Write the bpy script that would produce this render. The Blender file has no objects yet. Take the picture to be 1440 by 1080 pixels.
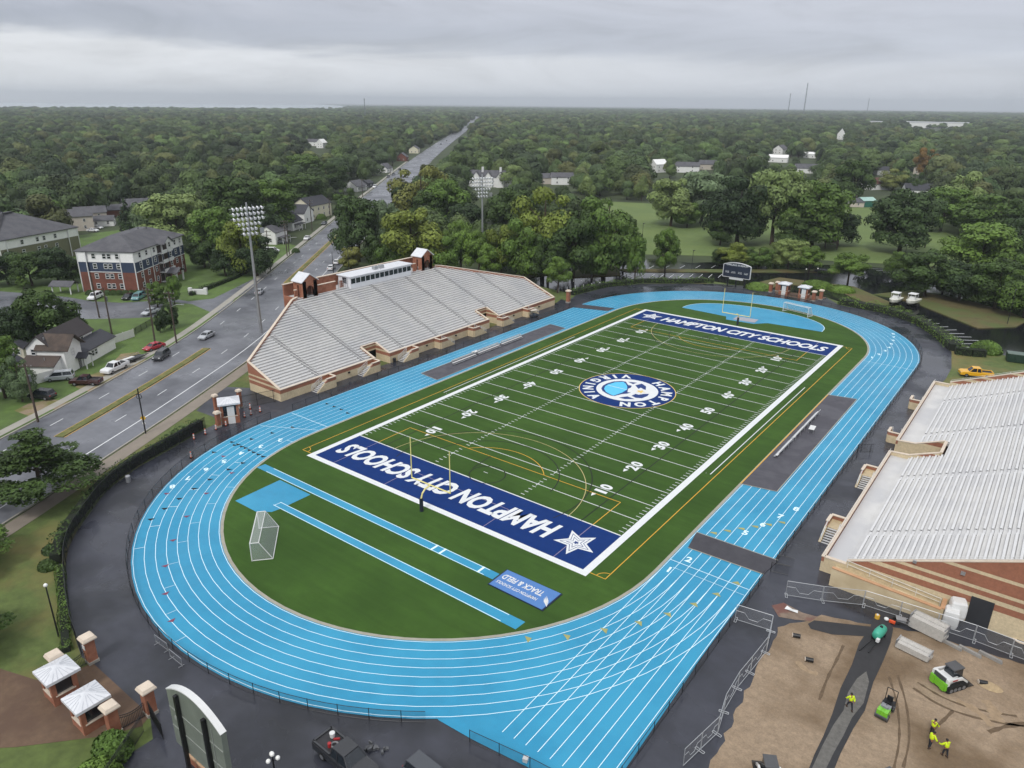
import bpy, math, random
from math import sin, cos, pi, radians, hypot, atan2, sqrt
from mathutils import Vector, Matrix
from mathutils.geometry import tessellate_polygon

rnd = random.Random(11)
SC = bpy.context.scene
COL = SC.collection

# ------------------------------------------------------------------ survey of the photograph
F_PX, CAMP = 1034.1694, Vector((61.5641, -118.4802, 51.2812))
YAW, PIT, ROL = -0.645638, 0.3643008, 0.0098964
def _basis():
    ca, sa, cb, sb = cos(YAW), sin(YAW), cos(PIT), sin(PIT)
    f = Vector((sa*cb, ca*cb, -sb)); r = Vector((ca, -sa, 0)); u = r.cross(f)
    cc, sc = cos(ROL), sin(ROL)
    return cc*r + sc*u, -sc*r + cc*u, f
CR, CU, CF = _basis()
def ray(px, py): return CF + CR*((px-720)/F_PX) + CU*((540-py)/F_PX)
def G(px, py, z=0.0):                       # where a sight line meets the level z: used to survey the place
    d = ray(px, py); t = (z-CAMP.z)/d.z
    p = CAMP + d*t
    return Vector((p.x, p.y, z))
def depth(p): return (Vector(p)-CAMP).dot(CF)
def pix(p):
    d = Vector(p)-CAMP; w = d.dot(CF)
    if w < 1: return (-9999, -9999)
    return (720+F_PX*d.dot(CR)/w, 540-F_PX*d.dot(CU)/w)

# ------------------------------------------------------------------ materials
def lin(c):
    f = lambda v: v/12.92 if v <= .04045 else ((v+.055)/1.055)**2.4
    if isinstance(c, str): c = [int(c[i:i+2], 16)/255 for i in (0, 2, 4)]; return tuple(f(v) for v in c)
    return tuple(c)
class NT:
    def __init__(s, tree): s.t = tree; s.n = tree.nodes; s.l = tree.links
    def new(s, typ, **kw):
        n = s.n.new(typ)
        for k, v in kw.items():
            if k == 'inp':
                for i, x in v.items(): n.inputs[i].default_value = x
            else: setattr(n, k, v)
        return n
    def link(s, a, b): s.l.new(a, b)
def noise_node(nt, scale, detail=4, rough=.6, coord=None, dist=0):
    n = nt.new('ShaderNodeTexNoise', inp={'Scale': scale, 'Detail': detail, 'Roughness': rough, 'Distortion': dist})
    if coord is not None: nt.link(coord, n.inputs['Vector'])
    return n
def mixc(nt, fac, a, b, blend='MIX'):
    m = nt.new('ShaderNodeMix', data_type='RGBA', blend_type=blend)
    for v, i in ((fac, 0), (a, 6), (b, 7)):
        if hasattr(v, 'links'): nt.link(v, m.inputs[i])
        elif i == 0: m.inputs[0].default_value = v
        else: m.inputs[i].default_value = (*v, 1)
    return m.outputs[2]
def ramp(nt, val, stops, interp='LINEAR'):
    r = nt.new('ShaderNodeValToRGB'); cr = r.color_ramp; cr.interpolation = interp
    while len(cr.elements) < len(stops): cr.elements.new(.5)
    for e, (p, c) in zip(cr.elements, stops):
        e.position = p; e.color = (c, c, c, 1) if isinstance(c, (int, float)) else (*c, 1)
    nt.link(val, r.inputs[0]); return r.outputs[0]
MATS = {}
def mat(name, col, rough=.7, metal=0.0, var=.12, scale=1.0, col2=None, scale2=None, rough2=None, rscale=.2, bump=0.0, bscale=8, spec=.5, coord='W', c2lo=.45, c2hi=.6, streak=None):
    """a plain procedural surface: base colour with noise, optional second colour in patches, optional roughness patches"""
    if name in MATS: return MATS[name]
    m = bpy.data.materials.new(name); m.use_nodes = True; nt = NT(m.node_tree)
    b = nt.n['Principled BSDF']
    c = lin(col)
    if coord == 'W': co = nt.new('ShaderNodeNewGeometry').outputs['Position']
    else: co = nt.new('ShaderNodeTexCoord').outputs['Object']
    n = noise_node(nt, scale, 5, .65, co)
    f = ramp(nt, n.outputs[0], [(.3, 0.0), (.7, 1.0)])
    out = mixc(nt, f, [v*(1-var) for v in c], [min(1, v*(1+var)) for v in c])
    if col2 is not None:
        n2 = noise_node(nt, scale2 or scale*.2, 4, .6, co)
        f2 = ramp(nt, n2.outputs[0], [(c2lo, 0.0), (c2hi, 1.0)])
        out = mixc(nt, f2, out, lin(col2))
    for streak in ([] if not streak else streak if isinstance(streak, list) else [streak]):   # (heading, size along, size across, strength): mowing passes, wheel tracks
        mpn = nt.new('ShaderNodeMapping', inp={'Rotation': (0, 0, -streak[0]), 'Scale': (1/streak[1], 1/streak[2], 1)}); nt.link(co, mpn.inputs[0])
        ns = noise_node(nt, 1.0, 5, .65, mpn.outputs[0], .3); fs = ramp(nt, ns.outputs[0], [(.32, 1-streak[3]), (.68, 1+streak[3])])
        out = mixc(nt, 1.0, out, fs, 'MULTIPLY')
    nt.link(out, b.inputs['Base Color'])
    b.inputs['Roughness'].default_value = rough; b.inputs['Metallic'].default_value = metal
    b.inputs['Specular IOR Level'].default_value = spec
    if rough2 is not None:
        n3 = noise_node(nt, rscale, 4, .6, co, .4)
        f3 = ramp(nt, n3.outputs[0], [(.42, rough), (.58, rough2)])
        nt.link(f3, b.inputs['Roughness'])
    if bump:
        n4 = noise_node(nt, bscale, 4, .6, co)
        bp = nt.new('ShaderNodeBump', inp={'Strength': bump, 'Distance': .05})
        nt.link(n4.outputs[0], bp.inputs['Height']); nt.link(bp.outputs[0], b.inputs['Normal'])
    MATS[name] = m; return m
def mat_bands(name, bands, top):
    """masonry in level courses: bands = [(z, colour)...] by height, fine brick noise"""
    if name in MATS: return MATS[name]
    m = bpy.data.materials.new(name); m.use_nodes = True; nt = NT(m.node_tree); b = nt.n['Principled BSDF']
    g = nt.new('ShaderNodeNewGeometry').outputs['Position']
    sx = nt.new('ShaderNodeSeparateXYZ'); nt.link(g, sx.inputs[0])
    mr = nt.new('ShaderNodeMapRange', inp={1: 0, 2: top, 3: 0, 4: 1}); nt.link(sx.outputs[2], mr.inputs[0])
    col = ramp(nt, mr.outputs[0], [(z/top, lin(c)) for z, c in bands], 'CONSTANT')
    n = noise_node(nt, 3.0, 6, .7, g); n2 = noise_node(nt, .35, 4, .6, g)
    f = ramp(nt, n.outputs[0], [(.3, .82), (.7, 1.12)]); f2 = ramp(nt, n2.outputs[0], [(.3, .85), (.7, 1.08)])
    o = mixc(nt, 1.0, col, f, 'MULTIPLY'); o = mixc(nt, 1.0, o, f2, 'MULTIPLY')
    nt.link(o, b.inputs['Base Color']); b.inputs['Roughness'].default_value = .75
    MATS[name] = m; return m
def mat_mesh(name, col, cover):
    """wire or net seen from afar: a share of the surface is thread, the rest is open"""
    if name in MATS: return MATS[name]
    m = bpy.data.materials.new(name); m.use_nodes = True; nt = NT(m.node_tree)
    b = nt.n['Principled BSDF']; b.inputs['Base Color'].default_value = (*lin(col), 1); b.inputs['Roughness'].default_value = .6
    b.inputs['Alpha'].default_value = cover
    MATS[name] = m; return m
def mat_leaf(name, cols, var=.35, scale=.25, wide=False):
    if name in MATS: return MATS[name]
    m = bpy.data.materials.new(name); m.use_nodes = True; nt = NT(m.node_tree); b = nt.n['Principled BSDF']
    oi = nt.new('ShaderNodeObjectInfo').outputs['Random']
    st = [(i/max(1, len(cols)-1), lin(c)) for i, c in enumerate(cols)]
    base = ramp(nt, oi, st)
    g = nt.new('ShaderNodeNewGeometry').outputs['Position']
    if wide:                                         # stands of lighter and darker kinds of tree, and each tree its own tone
        nw = noise_node(nt, .012, 3, .6, g); base = mixc(nt, 1.0, base, ramp(nt, nw.outputs[0], [(.35, .62), (.65, 1.28)]), 'MULTIPLY')
        om = nt.new('ShaderNodeMath', operation='FRACT'); ox = nt.new('ShaderNodeMath', operation='MULTIPLY'); ox.inputs[1].default_value = 13.7; nt.link(oi, ox.inputs[0]); nt.link(ox.outputs[0], om.inputs[0])
        base = mixc(nt, 1.0, base, ramp(nt, om.outputs[0], [(0, .6), (.6, 1.0), (1, 1.55)]), 'MULTIPLY')
    n = noise_node(nt, scale, 3, .6, g); n2 = noise_node(nt, scale*7, 3, .6, g)
    f = ramp(nt, n.outputs[0], [(.3, 1-var), (.7, 1+var)]); f2 = ramp(nt, n2.outputs[0], [(.3, .7), (.7, 1.35)])
    o = mixc(nt, 1.0, base, f, 'MULTIPLY'); o = mixc(nt, 1.0, o, f2, 'MULTIPLY')
    nt.link(o, b.inputs['Base Color']); b.inputs['Roughness'].default_value = .65; b.inputs['Specular IOR Level'].default_value = .25
    MATS[name] = m; return m

# ------------------------------------------------------------------ mesh building
class MB:
    def __init__(s): s.v = []; s.f = []; s.mi = []; s.m = 0
    def add(s, vs, fs):
        o = len(s.v); s.v += [tuple(v) for v in vs]; s.f += [tuple(i+o for i in f) for f in fs]; s.mi += [s.m]*len(fs); return s
    def hexa(s, p):       # 8 points: bottom loop 0-3, top loop 4-7
        return s.add(p, [(3, 2, 1, 0), (4, 5, 6, 7), (0, 1, 5, 4), (1, 2, 6, 5), (2, 3, 7, 6), (3, 0, 4, 7)])
    def box(s, c, d, rz=0.0, taper=1.0):   # c = centre of the base
        x, y, z = d[0]/2, d[1]/2, d[2]; R = Matrix.Rotation(rz, 3, 'Z'); c = Vector(c)
        p = [c+R@Vector((sx*x*k, sy*y*k, h)) for h, k in ((0, 1), (z, taper)) for sx, sy in ((-1, -1), (1, -1), (1, 1), (-1, 1))]
        return s.hexa(p)
    def bar(s, a, b, w, h=None):           # square bar from a to b
        a, b = Vector(a), Vector(b); h = h or w; d = (b-a).normalized()
        x = d.cross(Vector((0, 0, 1)));  x = Vector((1, 0, 0)) if x.length < 1e-4 else x.normalized()
        y = x.cross(d); x = x*w/2; y = y*h/2
        return s.hexa([a-x-y, a+x-y, b+x-y, b-x-y, a-x+y, a+x+y, b+x+y, b-x+y])
    def cyl(s, a, b, r0, r1=None, n=8, caps=True):
        a, b = Vector(a), Vector(b); r1 = r0 if r1 is None else r1; d = (b-a).normalized()
        x = d.cross(Vector((0, 0, 1))); x = Vector((1, 0, 0)) if x.length < 1e-4 else x.normalized(); y = d.cross(x)
        vs = [p+(x*cos(2*pi*i/n)+y*sin(2*pi*i/n))*r for p, r in ((a, r0), (b, r1)) for i in range(n)]
        fs = [(i, (i+1) % n, n+(i+1) % n, n+i) for i in range(n)]
        if caps: fs += [tuple(range(n-1, -1, -1)), tuple(range(n, 2*n))]
        return s.add(vs, fs)
    def tube(s, pts, r, n=6):
        for a, b in zip(pts, pts[1:]): s.cyl(a, b, r, r, n)
        return s
    def ball(s, c, r, n=8, m=6, sz=1.0):
        c = Vector(c); vs = [c+Vector((0, 0, -r*sz))]
        for j in range(1, m):
            t = -pi/2+pi*j/m
            vs += [c+Vector((r*cos(t)*cos(2*pi*i/n), r*cos(t)*sin(2*pi*i/n), r*sz*sin(t))) for i in range(n)]
        vs.append(c+Vector((0, 0, r*sz))); L = len(vs)-1
        fs = [(0, 1+(i+1) % n, 1+i) for i in range(n)]
        for j in range(m-2):
            fs += [(1+j*n+i, 1+j*n+(i+1) % n, 1+(j+1)*n+(i+1) % n, 1+(j+1)*n+i) for i in range(n)]
        fs += [(1+(m-2)*n+i, 1+(m-2)*n+(i+1) % n, L) for i in range(n)]
        return s.add(vs, fs)
    def quad(s, a, b, c, d): return s.add([a, b, c, d], [(0, 1, 2, 3)])
    def poly(s, pts, z=None):
        p = [Vector((q[0], q[1], q[2] if z is None and len(q) > 2 else (z or 0))) for q in pts]
        tr = tessellate_polygon([p]); fs = []
        for t in tr:
            a, b, c = (p[i] for i in t)
            fs.append(tuple(t) if (b-a).cross(c-a).z >= 0 else tuple(reversed(t)))
        return s.add(p, fs)
    def prism(s, pts, z0, z1):
        n = len(pts); area = sum(pts[i][0]*pts[(i+1) % n][1]-pts[(i+1) % n][0]*pts[i][1] for i in range(n))
        if area < 0: pts = list(reversed(pts))
        s.poly([(p[0], p[1]) for p in pts], z1)
        vs = [(p[0], p[1], z) for z in (z0, z1) for p in pts]
        return s.add(vs, [(i, (i+1) % n, n+(i+1) % n, n+i) for i in range(n)])
    def strip(s, a, b, w, z):              # flat painted line
        a, b = Vector((a[0], a[1], 0)), Vector((b[0], b[1], 0)); d = (b-a).normalized(); n = Vector((-d.y, d.x, 0))*w/2; Z = Vector((0, 0, z))
        return s.quad(a-n+Z, b-n+Z, b+n+Z, a+n+Z)
    def arc(s, c, r, a0, a1, w, z, n=48, ry=None):
        for i in range(n):
            t0, t1 = a0+(a1-a0)*i/n, a0+(a1-a0)*(i+1)/n; q = []
            for t, k in ((t0, -1), (t0, 1), (t1, 1), (t1, -1)): q.append((c[0]+(r+k*w/2)*cos(t), c[1]+((ry or r)+k*w/2)*sin(t), z))
            if a1 < a0: q.reverse()
            s.quad(q[0], q[1], q[2], q[3])
        return s
    def build(s, name, mats, parent=None, smooth=False, loc=None, rz=None):
        me = bpy.data.meshes.new(name); me.from_pydata(s.v, [], s.f); mats = mats if isinstance(mats, (list, tuple)) else [mats]
        for m in mats: me.materials.append(m)
        if len(mats) > 1: me.polygons.foreach_set('material_index', s.mi)
        if smooth: me.polygons.foreach_set('use_smooth', [True]*len(s.f))
        me.update(); o = bpy.data.objects.new(name, me); COL.objects.link(o)
        if parent: o.parent = parent
        if loc is not None: o.location = loc
        if rz is not None: o.rotation_euler[2] = rz
        return o
def tag(o, label=None, cat=None, group=None, kind=None):
    if label: o['label'] = label
    if cat: o['category'] = cat
    if group: o['group'] = group
    if kind: o['kind'] = kind
    return o
def thing(name, label, cat, loc=(0, 0, 0), rz=0.0, group=None):
    o = bpy.data.objects.new(name, None); COL.objects.link(o); o.empty_display_size = .3
    o.location = loc; o.rotation_euler = (0, 0, rz); return tag(o, label, cat, group)
def copy_tree(o, parent=None):
    c = o.copy(); COL.objects.link(c)
    if parent: c.parent = parent
    for ch in o.children: copy_tree(ch, c)
    return c
def dup(root, label, loc, rz=None, group=None):
    c = copy_tree(root); c.location = loc; c['label'] = label
    if rz is not None: c.rotation_euler[2] = rz
    if group: c['group'] = group
    return c
def part_copy(o, parent, loc, rz=0.0, sc=None):
    c = o.copy(); COL.objects.link(c); c.parent = parent; c.location = loc; c.rotation_euler[2] = rz
    if sc: c.scale = sc
    return c
def text_mesh(txt, size, bold=0.0, shear=0.0, spacing=1.0, sx=1.0):
    """letters as flat polygons (built-in font), centred, height about size"""
    cu = bpy.data.curves.new('lettering', 'FONT'); cu.body = txt; cu.size = 1.0; cu.offset = bold; cu.shear = shear
    cu.space_character = spacing; cu.align_x = 'CENTER'; cu.align_y = 'CENTER'; cu.fill_mode = 'FRONT'; cu.resolution_u = 3
    ob = bpy.data.objects.new('lettering', cu); COL.objects.link(ob)
    dg = bpy.context.evaluated_depsgraph_get(); me = bpy.data.meshes.new_from_object(ob.evaluated_get(dg))
    vs = [v.co.copy() for v in me.vertices]; fs = [tuple(p.vertices) for p in me.polygons]
    bpy.data.objects.remove(ob); bpy.data.curves.remove(cu); bpy.data.meshes.remove(me)
    y0 = min(v.y for v in vs); y1 = max(v.y for v in vs); x0 = min(v.x for v in vs); x1 = max(v.x for v in vs); k = size/(y1-y0)
    return [Vector(((v.x-(x0+x1)/2)*k*sx, (v.y-(y0+y1)/2)*k, 0)) for v in vs], fs
def put_text(mb, txt, size, origin, rz=0.0, z=0.0, bold=.02, shear=0.0, spacing=1.0, width=None, M=None):
    vs, fs = text_mesh(txt, size, bold, shear, spacing)
    if width:
        w = max(v.x for v in vs)-min(v.x for v in vs)
        for v in vs: v.x *= width/w
    if M is None: M = Matrix.Translation((origin[0], origin[1], z)) @ Matrix.Rotation(rz, 4, 'Z')
    mb.add([M @ v for v in vs], fs)

# ------------------------------------------------------------------ camera, sky, sun, air
cam = bpy.data.cameras.new('camera'); co = bpy.data.objects.new('camera', cam); COL.objects.link(co)
cam.sensor_width = 36; cam.lens = F_PX/1440*36; cam.clip_start = .5; cam.clip_end = 80000
M4 = Matrix((CR, CU, -CF)).transposed().to_4x4(); M4.translation = CAMP; co.matrix_world = M4
SC.camera = co
SC.view_settings.view_transform = 'Standard'; SC.view_settings.look = 'None'; SC.view_settings.gamma = 1; SC.view_settings.exposure = 0.4
SC.view_settings.use_curve_mapping = False
SC.cycles.max_bounces = 6; SC.cycles.diffuse_bounces = 2; SC.cycles.glossy_bounces = 3; SC.cycles.transparent_max_bounces = 16; SC.cycles.volume_bounces = 0
SC.cycles.use_adaptive_sampling = True; SC.cycles.adaptive_threshold = .02
try: SC.cycles.use_denoising = True; SC.cycles.denoiser = 'OPENIMAGEDENOISE'
except Exception: pass

SUN_EL, SUN_AZ = radians(50), radians(170)      # sun behind the cloud, over the right shoulder
W = bpy.data.worlds.new('World'); SC.world = W; W.use_nodes = True
nt = NT(W.node_tree); bg = nt.n['Background']; bg.inputs['Strength'].default_value = .1
sky = nt.new('ShaderNodeTexSky', sky_type='NISHITA'); sky.sun_disc = False; sky.sun_elevation = SUN_EL; sky.sun_rotation = SUN_AZ
tc = nt.new('ShaderNodeTexCoord').outputs['Generated']
sp = nt.new('ShaderNodeSeparateXYZ'); nt.link(tc, sp.inputs[0])
def math_(op, a, b=None, c=None):
    n = nt.new('ShaderNodeMath', operation=op)
    for i, v in enumerate((a, b, c)):
        if v is None: continue
        if hasattr(v, 'links'): nt.link(v, n.inputs[i])
        else: n.inputs[i].default_value = v
    return n.outputs[0]
mp = nt.new('ShaderNodeMapping', inp={'Scale': (1.6, 1.6, 16.0), 'Location': (3.1, .4, .2)}); nt.link(tc, mp.inputs[0])
n1 = noise_node(nt, 1.3, 6, .55, mp.outputs[0], .6)
mp2 = nt.new('ShaderNodeMapping', inp={'Scale': (3.5, 3.5, 26.0), 'Location': (1.3, 7.4, 2.2)}); nt.link(tc, mp2.inputs[0])
n2 = noise_node(nt, 1.6, 6, .6, mp2.outputs[0], .4)
wob = math_('ADD', math_('MULTIPLY', math_('SUBTRACT', n1.outputs[0], .5), .075), math_('MULTIPLY', math_('SUBTRACT', n2.outputs[0], .5), .022))
el = math_('ADD', sp.outputs[2], wob)
# azimuth side: + to the photograph's right
side = math_('ADD', math_('MULTIPLY', sp.outputs[0], CR.x), math_('MULTIPLY', sp.outputs[1], CR.y))
left = nt.new('ShaderNodeMapRange', inp={1: -.75, 2: .45, 3: 1.0, 4: 0.0}); nt.link(side, left.inputs[0])
el01 = nt.new('ShaderNodeMapRange', inp={1: -.02, 2: 1.0, 3: 0.0, 4: 1.0}); nt.link(el, el01.inputs[0])
S_ = lambda e: (e+.02)/1.02
left_band = ramp(nt, el01.outputs[0], [(S_(-.02), lin('dfe3e7')), (S_(.010), lin('e6e9ec')), (S_(.048), lin('e4e6e9')), (S_(.060), lin('adb3be')), (S_(.078), lin('a4aab7')), (S_(.105), lin('b9bdc8')), (S_(.16), lin('cdd0d8')), (S_(.35), lin('d2d5dc')), (S_(1.0), lin('e6e8ec'))])
right_band = ramp(nt, el01.outputs[0], [(S_(-.02), lin('cfd4dc')), (S_(.010), lin('d0d4dc')), (S_(.045), lin('ced2da')), (S_(.066), lin('bfc4cf')), (S_(.10), lin('c2c6d1')), (S_(.16), lin('c9ccd5')), (S_(.35), lin('d0d3da')), (S_(1.0), lin('e6e8ec'))])
cl = mixc(nt, left.outputs[0], right_band, left_band)
sc_ = nt.new('ShaderNodeVectorMath', operation='SCALE'); nt.link(cl, sc_.inputs[0]); sc_.inputs[3].default_value = 10.0
hi_ = nt.new('ShaderNodeMapRange', inp={1: .22, 2: .8, 3: 1.0, 4: 1.22}); nt.link(sp.outputs[2], hi_.inputs[0])
mp3 = nt.new('ShaderNodeMapping', inp={'Scale': (2.6, 2.6, 13.0), 'Location': (5.2, 2.9, .7)}); nt.link(tc, mp3.inputs[0])
n3 = noise_node(nt, 1.5, 7, .62, mp3.outputs[0], .8)
puff = ramp(nt, n3.outputs[0], [(.3, .84), (.5, 1.0), (.7, 1.10)])
nt.link(math_('MULTIPLY', math_('MULTIPLY', hi_.outputs[0], 8.4), puff), sc_.inputs[3])
fin = mixc(nt, .96, sky.outputs[0], sc_.outputs[0])
nt.link(fin, bg.inputs['Color'])
sun = bpy.data.lights.new('sun', 'SUN'); sun.energy = 1.5; sun.angle = radians(12); sun.color = (1, .97, .93)
so = bpy.data.objects.new('sun', sun); COL.objects.link(so)
so.rotation_euler = Vector((sin(SUN_AZ)*cos(SUN_EL), cos(SUN_AZ)*cos(SUN_EL), sin(SUN_EL))).to_track_quat('Z', 'Y').to_euler()
HAZE = 1.15e-4
# ================================================================== ground, pavements, track, field
m_grass = mat('rough_grass', '52602f', .9, var=.25, scale=.9, col2='77693f', scale2=.07, c2lo=.5, c2hi=.72)
m_lawn = mat('green_lawn', '52692f', .9, var=.18, scale=.8, col2='475a2b', scale2=.12)
m_park = mat('park_lawn', '5a6c38', .9, var=.12, scale=.5, col2='62733c', scale2=.05)
m_under = mat('wood_floor', '2c3420', .95, var=.3, scale=.2)
m_turf = mat('artificial_turf', '3c5823', .85, var=.12, scale=.5, col2='334d1e', scale2=.08, c2lo=.35, c2hi=.65, spec=.15, streak=[(.35, 14, 1.1, .10), (0, 200, 3.6, .07)])
m_track = mat('track_rubber', '2b8ab0', .5, var=.06, scale=.6, col2='3393b8', rough2=.33, rscale=.05, scale2=.09, spec=.35)
m_white = mat('white_line_paint', 'd6d9da', .6, var=.04, scale=2)
m_lane = mat('lane_line_paint', 'd8f0f8', .6, var=.04, scale=2)
m_apron = mat('wet_apron_asphalt', '34363f', .55, var=.22, scale=.35, col2='27292f', scale2=.1, rough2=.15, rscale=.08, streak=(1.2, 8, 1.5, .08), spec=.5)
m_lot = mat('wet_lot_asphalt', '191a1d', .14, var=.2, scale=.3, rough2=.02, rscale=.045, spec=.5)
m_road = mat('wet_road_asphalt', '6a6c72', .55, var=.1, scale=.25, col2='54565c', scale2=.08, rough2=.27, rscale=.06, streak=(2.15, 70, 1.5, .07), spec=.5)  # streaks: wheel tracks, and wet sheen along the lanes put into the colour
m_conc = mat('pale_concrete', '98958c', .8, var=.1, scale=.4)
m_walk = mat('tan_sidewalk', '82796e', .8, var=.12, scale=.5)
m_dirt = mat('bare_dirt', '8f7d68', .95, var=.16, scale=1.6, col2='6d5b46', scale2=.1, bump=.6, bscale=3.5, streak=[(1.2, 6, .6, .06), (0, .5, .5, .10), (0, .16, .16, .12)])
m_blue = mat('navy_turf', '10306a', .85, var=.08, scale=1.0, spec=.15)
m_sky = mat('light_blue_turf', '5fbde6', .8, var=.05, scale=1.0, spec=.15)
m_navy = mat('dark_navy_turf', '123370', .85, var=.05)
m_gold = mat('gold_turf', 'd9bd6e', .8, var=.05)
m_yel = mat('yellow_line_paint', 'd3a235', .7, var=.06)
m_tan = mat('tan_line_paint', 'b8ac78', .7, var=.06)
m_blk = mat('black_line_paint', '0a0d0b', .8, var=.1)
m_pad = mat('grey_rubber_pad', '46454c', .7, var=.1, scale=.5, rough2=.45)
m_curb = mat('weathered_kerb', '9a978a', .8, var=.12)

def ground_sheet(name, pts, z, m, kind='structure'):
    return tag(MB().poly([(p[0], p[1]) for p in pts], z).build(name, m), kind=kind)

# the ground: one sheet to the horizon
mb = MB(); NS = 24; B = 16000
for i in range(NS):
    for j in range(NS):
        x0, x1, y0, y1 = [-B+2*B*k/NS for k in (i, i+1, j, j+1)]
        mb.quad((x0, y0, 0), (x1, y0, 0), (x1, y1, 0), (x0, y1, 0))
m_ground = mat('ground_cover', '3c4826', .95, var=.25, scale=.12, col2='303a22', scale2=.03)
tag(mb.build('ground', m_ground), kind='structure')
# nearer grass round the stadium
ground_sheet('verge_grass', [(-160, -130), (-40, -132), (60, -125), (95, -110), (95, 66), (60, 100), (40, 118), (-25, 105), (-50, 78), (-75, 60), (-120, 30), (-170, -20)], .03, m_grass)
# apartments' and cottages' lawns
ground_sheet('lawn', [G(0, 700, 0)+Vector((-40, 0, 0)), (-66.5, -84.5), (-74, -69), (-88.5, -45), (-99, -30), (-106, -22.5), (-131, 5), (-170, 55), (-215, 60), (-260, 40), (-250, -60), (-150, -110)], .045, m_lawn)

# ---- the avenue
MED = [(-37, -130), (-47, -105), (-61.4, -77.4), (-69.5, -62.2), (-87.3, -31.7), (-108, -5), (-133.1, 25.5), (-180.1, 82.2), (-236, 149), (-306, 235), (-400, 349), (-505, 480), (-690, 715), (-900, 985), (-1442, 1668), (-2600, 3120), (-4500, 5500)]
def offset(poly, d):
    out = []
    for i, p in enumerate(poly):
        a = Vector(poly[max(0, i-1)]); b = Vector(poly[min(len(poly)-1, i+1)]); t = (b-a).normalized()
        out.append((p[0]-t.y*d, p[1]+t.x*d))
    return out
def smooth(poly, k=2):
    for _ in range(k):
        q = [poly[0]]
        for a, b in zip(poly, poly[1:]): q += [(a[0]*.75+b[0]*.25, a[1]*.75+b[1]*.25), (a[0]*.25+b[0]*.75, a[1]*.25+b[1]*.75)]
        poly = q+[poly[-1]]
    return poly
MED = smooth(MED)
def band(name, poly, d0, d1, z, m, mb=None):
    a, b = offset(poly, d0), offset(poly, d1); own = mb is None; mb = mb or MB()
    zf = (lambda i: z(i)) if callable(z) else (lambda i: z)
    for i in range(len(poly)-1):
        mb.quad((*b[i], zf(i)), (*a[i], zf(i)), (*a[i+1], zf(i+1)), (*b[i+1], zf(i+1)))
    return tag(mb.build(name, m), kind='structure') if own else mb
zr = lambda i: .09+.0006*max(0, hypot(MED[i][0]+60, MED[i][1]+77)-150)
band('road', MED, 8.4, -12.0, zr, m_road)
nearpart = [p for p in MED if p[1] < 420]
band('verge_path', nearpart, 11.4, 9.6, .075, m_conc)
band('sidewalk', [p for p in MED if -130 < p[1] < 15], -12.6, -15.2, .08, m_walk)
# kerbs, 0.13 m real steps
mb = MB()
for d in (8.5, -12.1):
    a, b = offset(nearpart, d), offset(nearpart, d+(.25 if d > 0 else -.25))
    for i in range(len(nearpart)-1):
        lo = [(*a[i], 0), (*a[i+1], 0), (*b[i+1], 0), (*b[i], 0)]
        mb.hexa([Vector(p) for p in lo]+[Vector((p[0], p[1], .22)) for p in lo])
tag(mb.build('kerb', m_conc), kind='structure')
def cut(poly, y0, y1): return [p for p in poly if y0 <= p[1] <= y1]
# grass medians with raised kerb
mb = MB()
for y0, y1 in ((-77.6, -30.5), (14, 105)):
    P = cut(MED, y0, y1); a, b = offset(P, .7), offset(P, -.7)
    loop = [(p[0], p[1]) for p in a]+[(p[0], p[1]) for p in reversed(b)]
    mb.prism(loop, .0, .24)
m_med = mat('median_grass', '5d6334', .9, var=.2, scale=1.2, col2='776f40', scale2=.3)
tag(mb.build('median', m_med), kind='structure')
mb = MB()
for y0, y1 in ((-77.6, -30.5), (14, 105)):
    P = cut(MED, y0, y1); band('', P, 1.0, .88, .11, None, mb); band('', P, -.88, -1.0, .11, None, mb)
tag(mb.build('yellow_edge_line', m_yel), kind='structure')
# lane dashes and edge line
mb = MB()
def dashes(d, L, gap, s0, ymax, w=.16):
    P = offset(MED, d); acc = 0; s = s0
    for a, b in zip(P, P[1:]):
        a, b = Vector(a), Vector(b); L0 = (b-a).length
        while s < acc+L0:
            p = a+(b-a)*((s-acc)/L0); q = p+(b-a).normalized()*L
            if p.y < ymax: mb.strip(p, q, w, .115)
            s += L+gap
        acc += L0
dashes(4.7, 3.0, 9.2, 1.5, 420); dashes(-4.8, 3.0, 9.2, 6.0, 420)
P = [p for p in MED if p[1] < -3]; band('', P, -8.5, -8.72, .115, None, mb)
P = [p for p in MED if 8 < p[1] < 120]; band('', P, -8.5, -8.7, .115, None, mb)
tag(mb.build('road_marking', m_white), kind='structure')

# ---- apartment parking lot and its driveway, cottages' drives
ground_sheet('driveway', [G(392, 392), G(362, 402), G(330, 420), G(318, 437), G(300, 441), G(270, 428), G(232, 424), G(220, 446), G(180, 448), G(120, 449), G(60, 452), G(0, 455), G(-30, 430), G(-30, 408), G(30, 412), G(95, 418), G(130, 424), G(170, 426), G(205, 424), G(230, 418), G(265, 424), G(300, 420), G(345, 398), G(372, 384)], .06, m_road)
ground_sheet('dirt_drive', [G(66, 575), G(40, 585), G(20, 578), G(40, 568), G(72, 562), G(105, 565), G(122, 573), G(112, 580)], .06, mat('dirt_drive', '8a7a64', .9, var=.2, scale=.6, col2='6c6a3c', scale2=.3))
ground_sheet('gravel_yard', [G(106, 545), G(140, 556), G(172, 538), G(205, 506), G(195, 495), G(170, 498), G(150, 520), G(120, 530)], .06, mat('gravel_yard', '8d7a5f', .9, var=.2, scale=.7, col2='6f6a40', scale2=.25))

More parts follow.
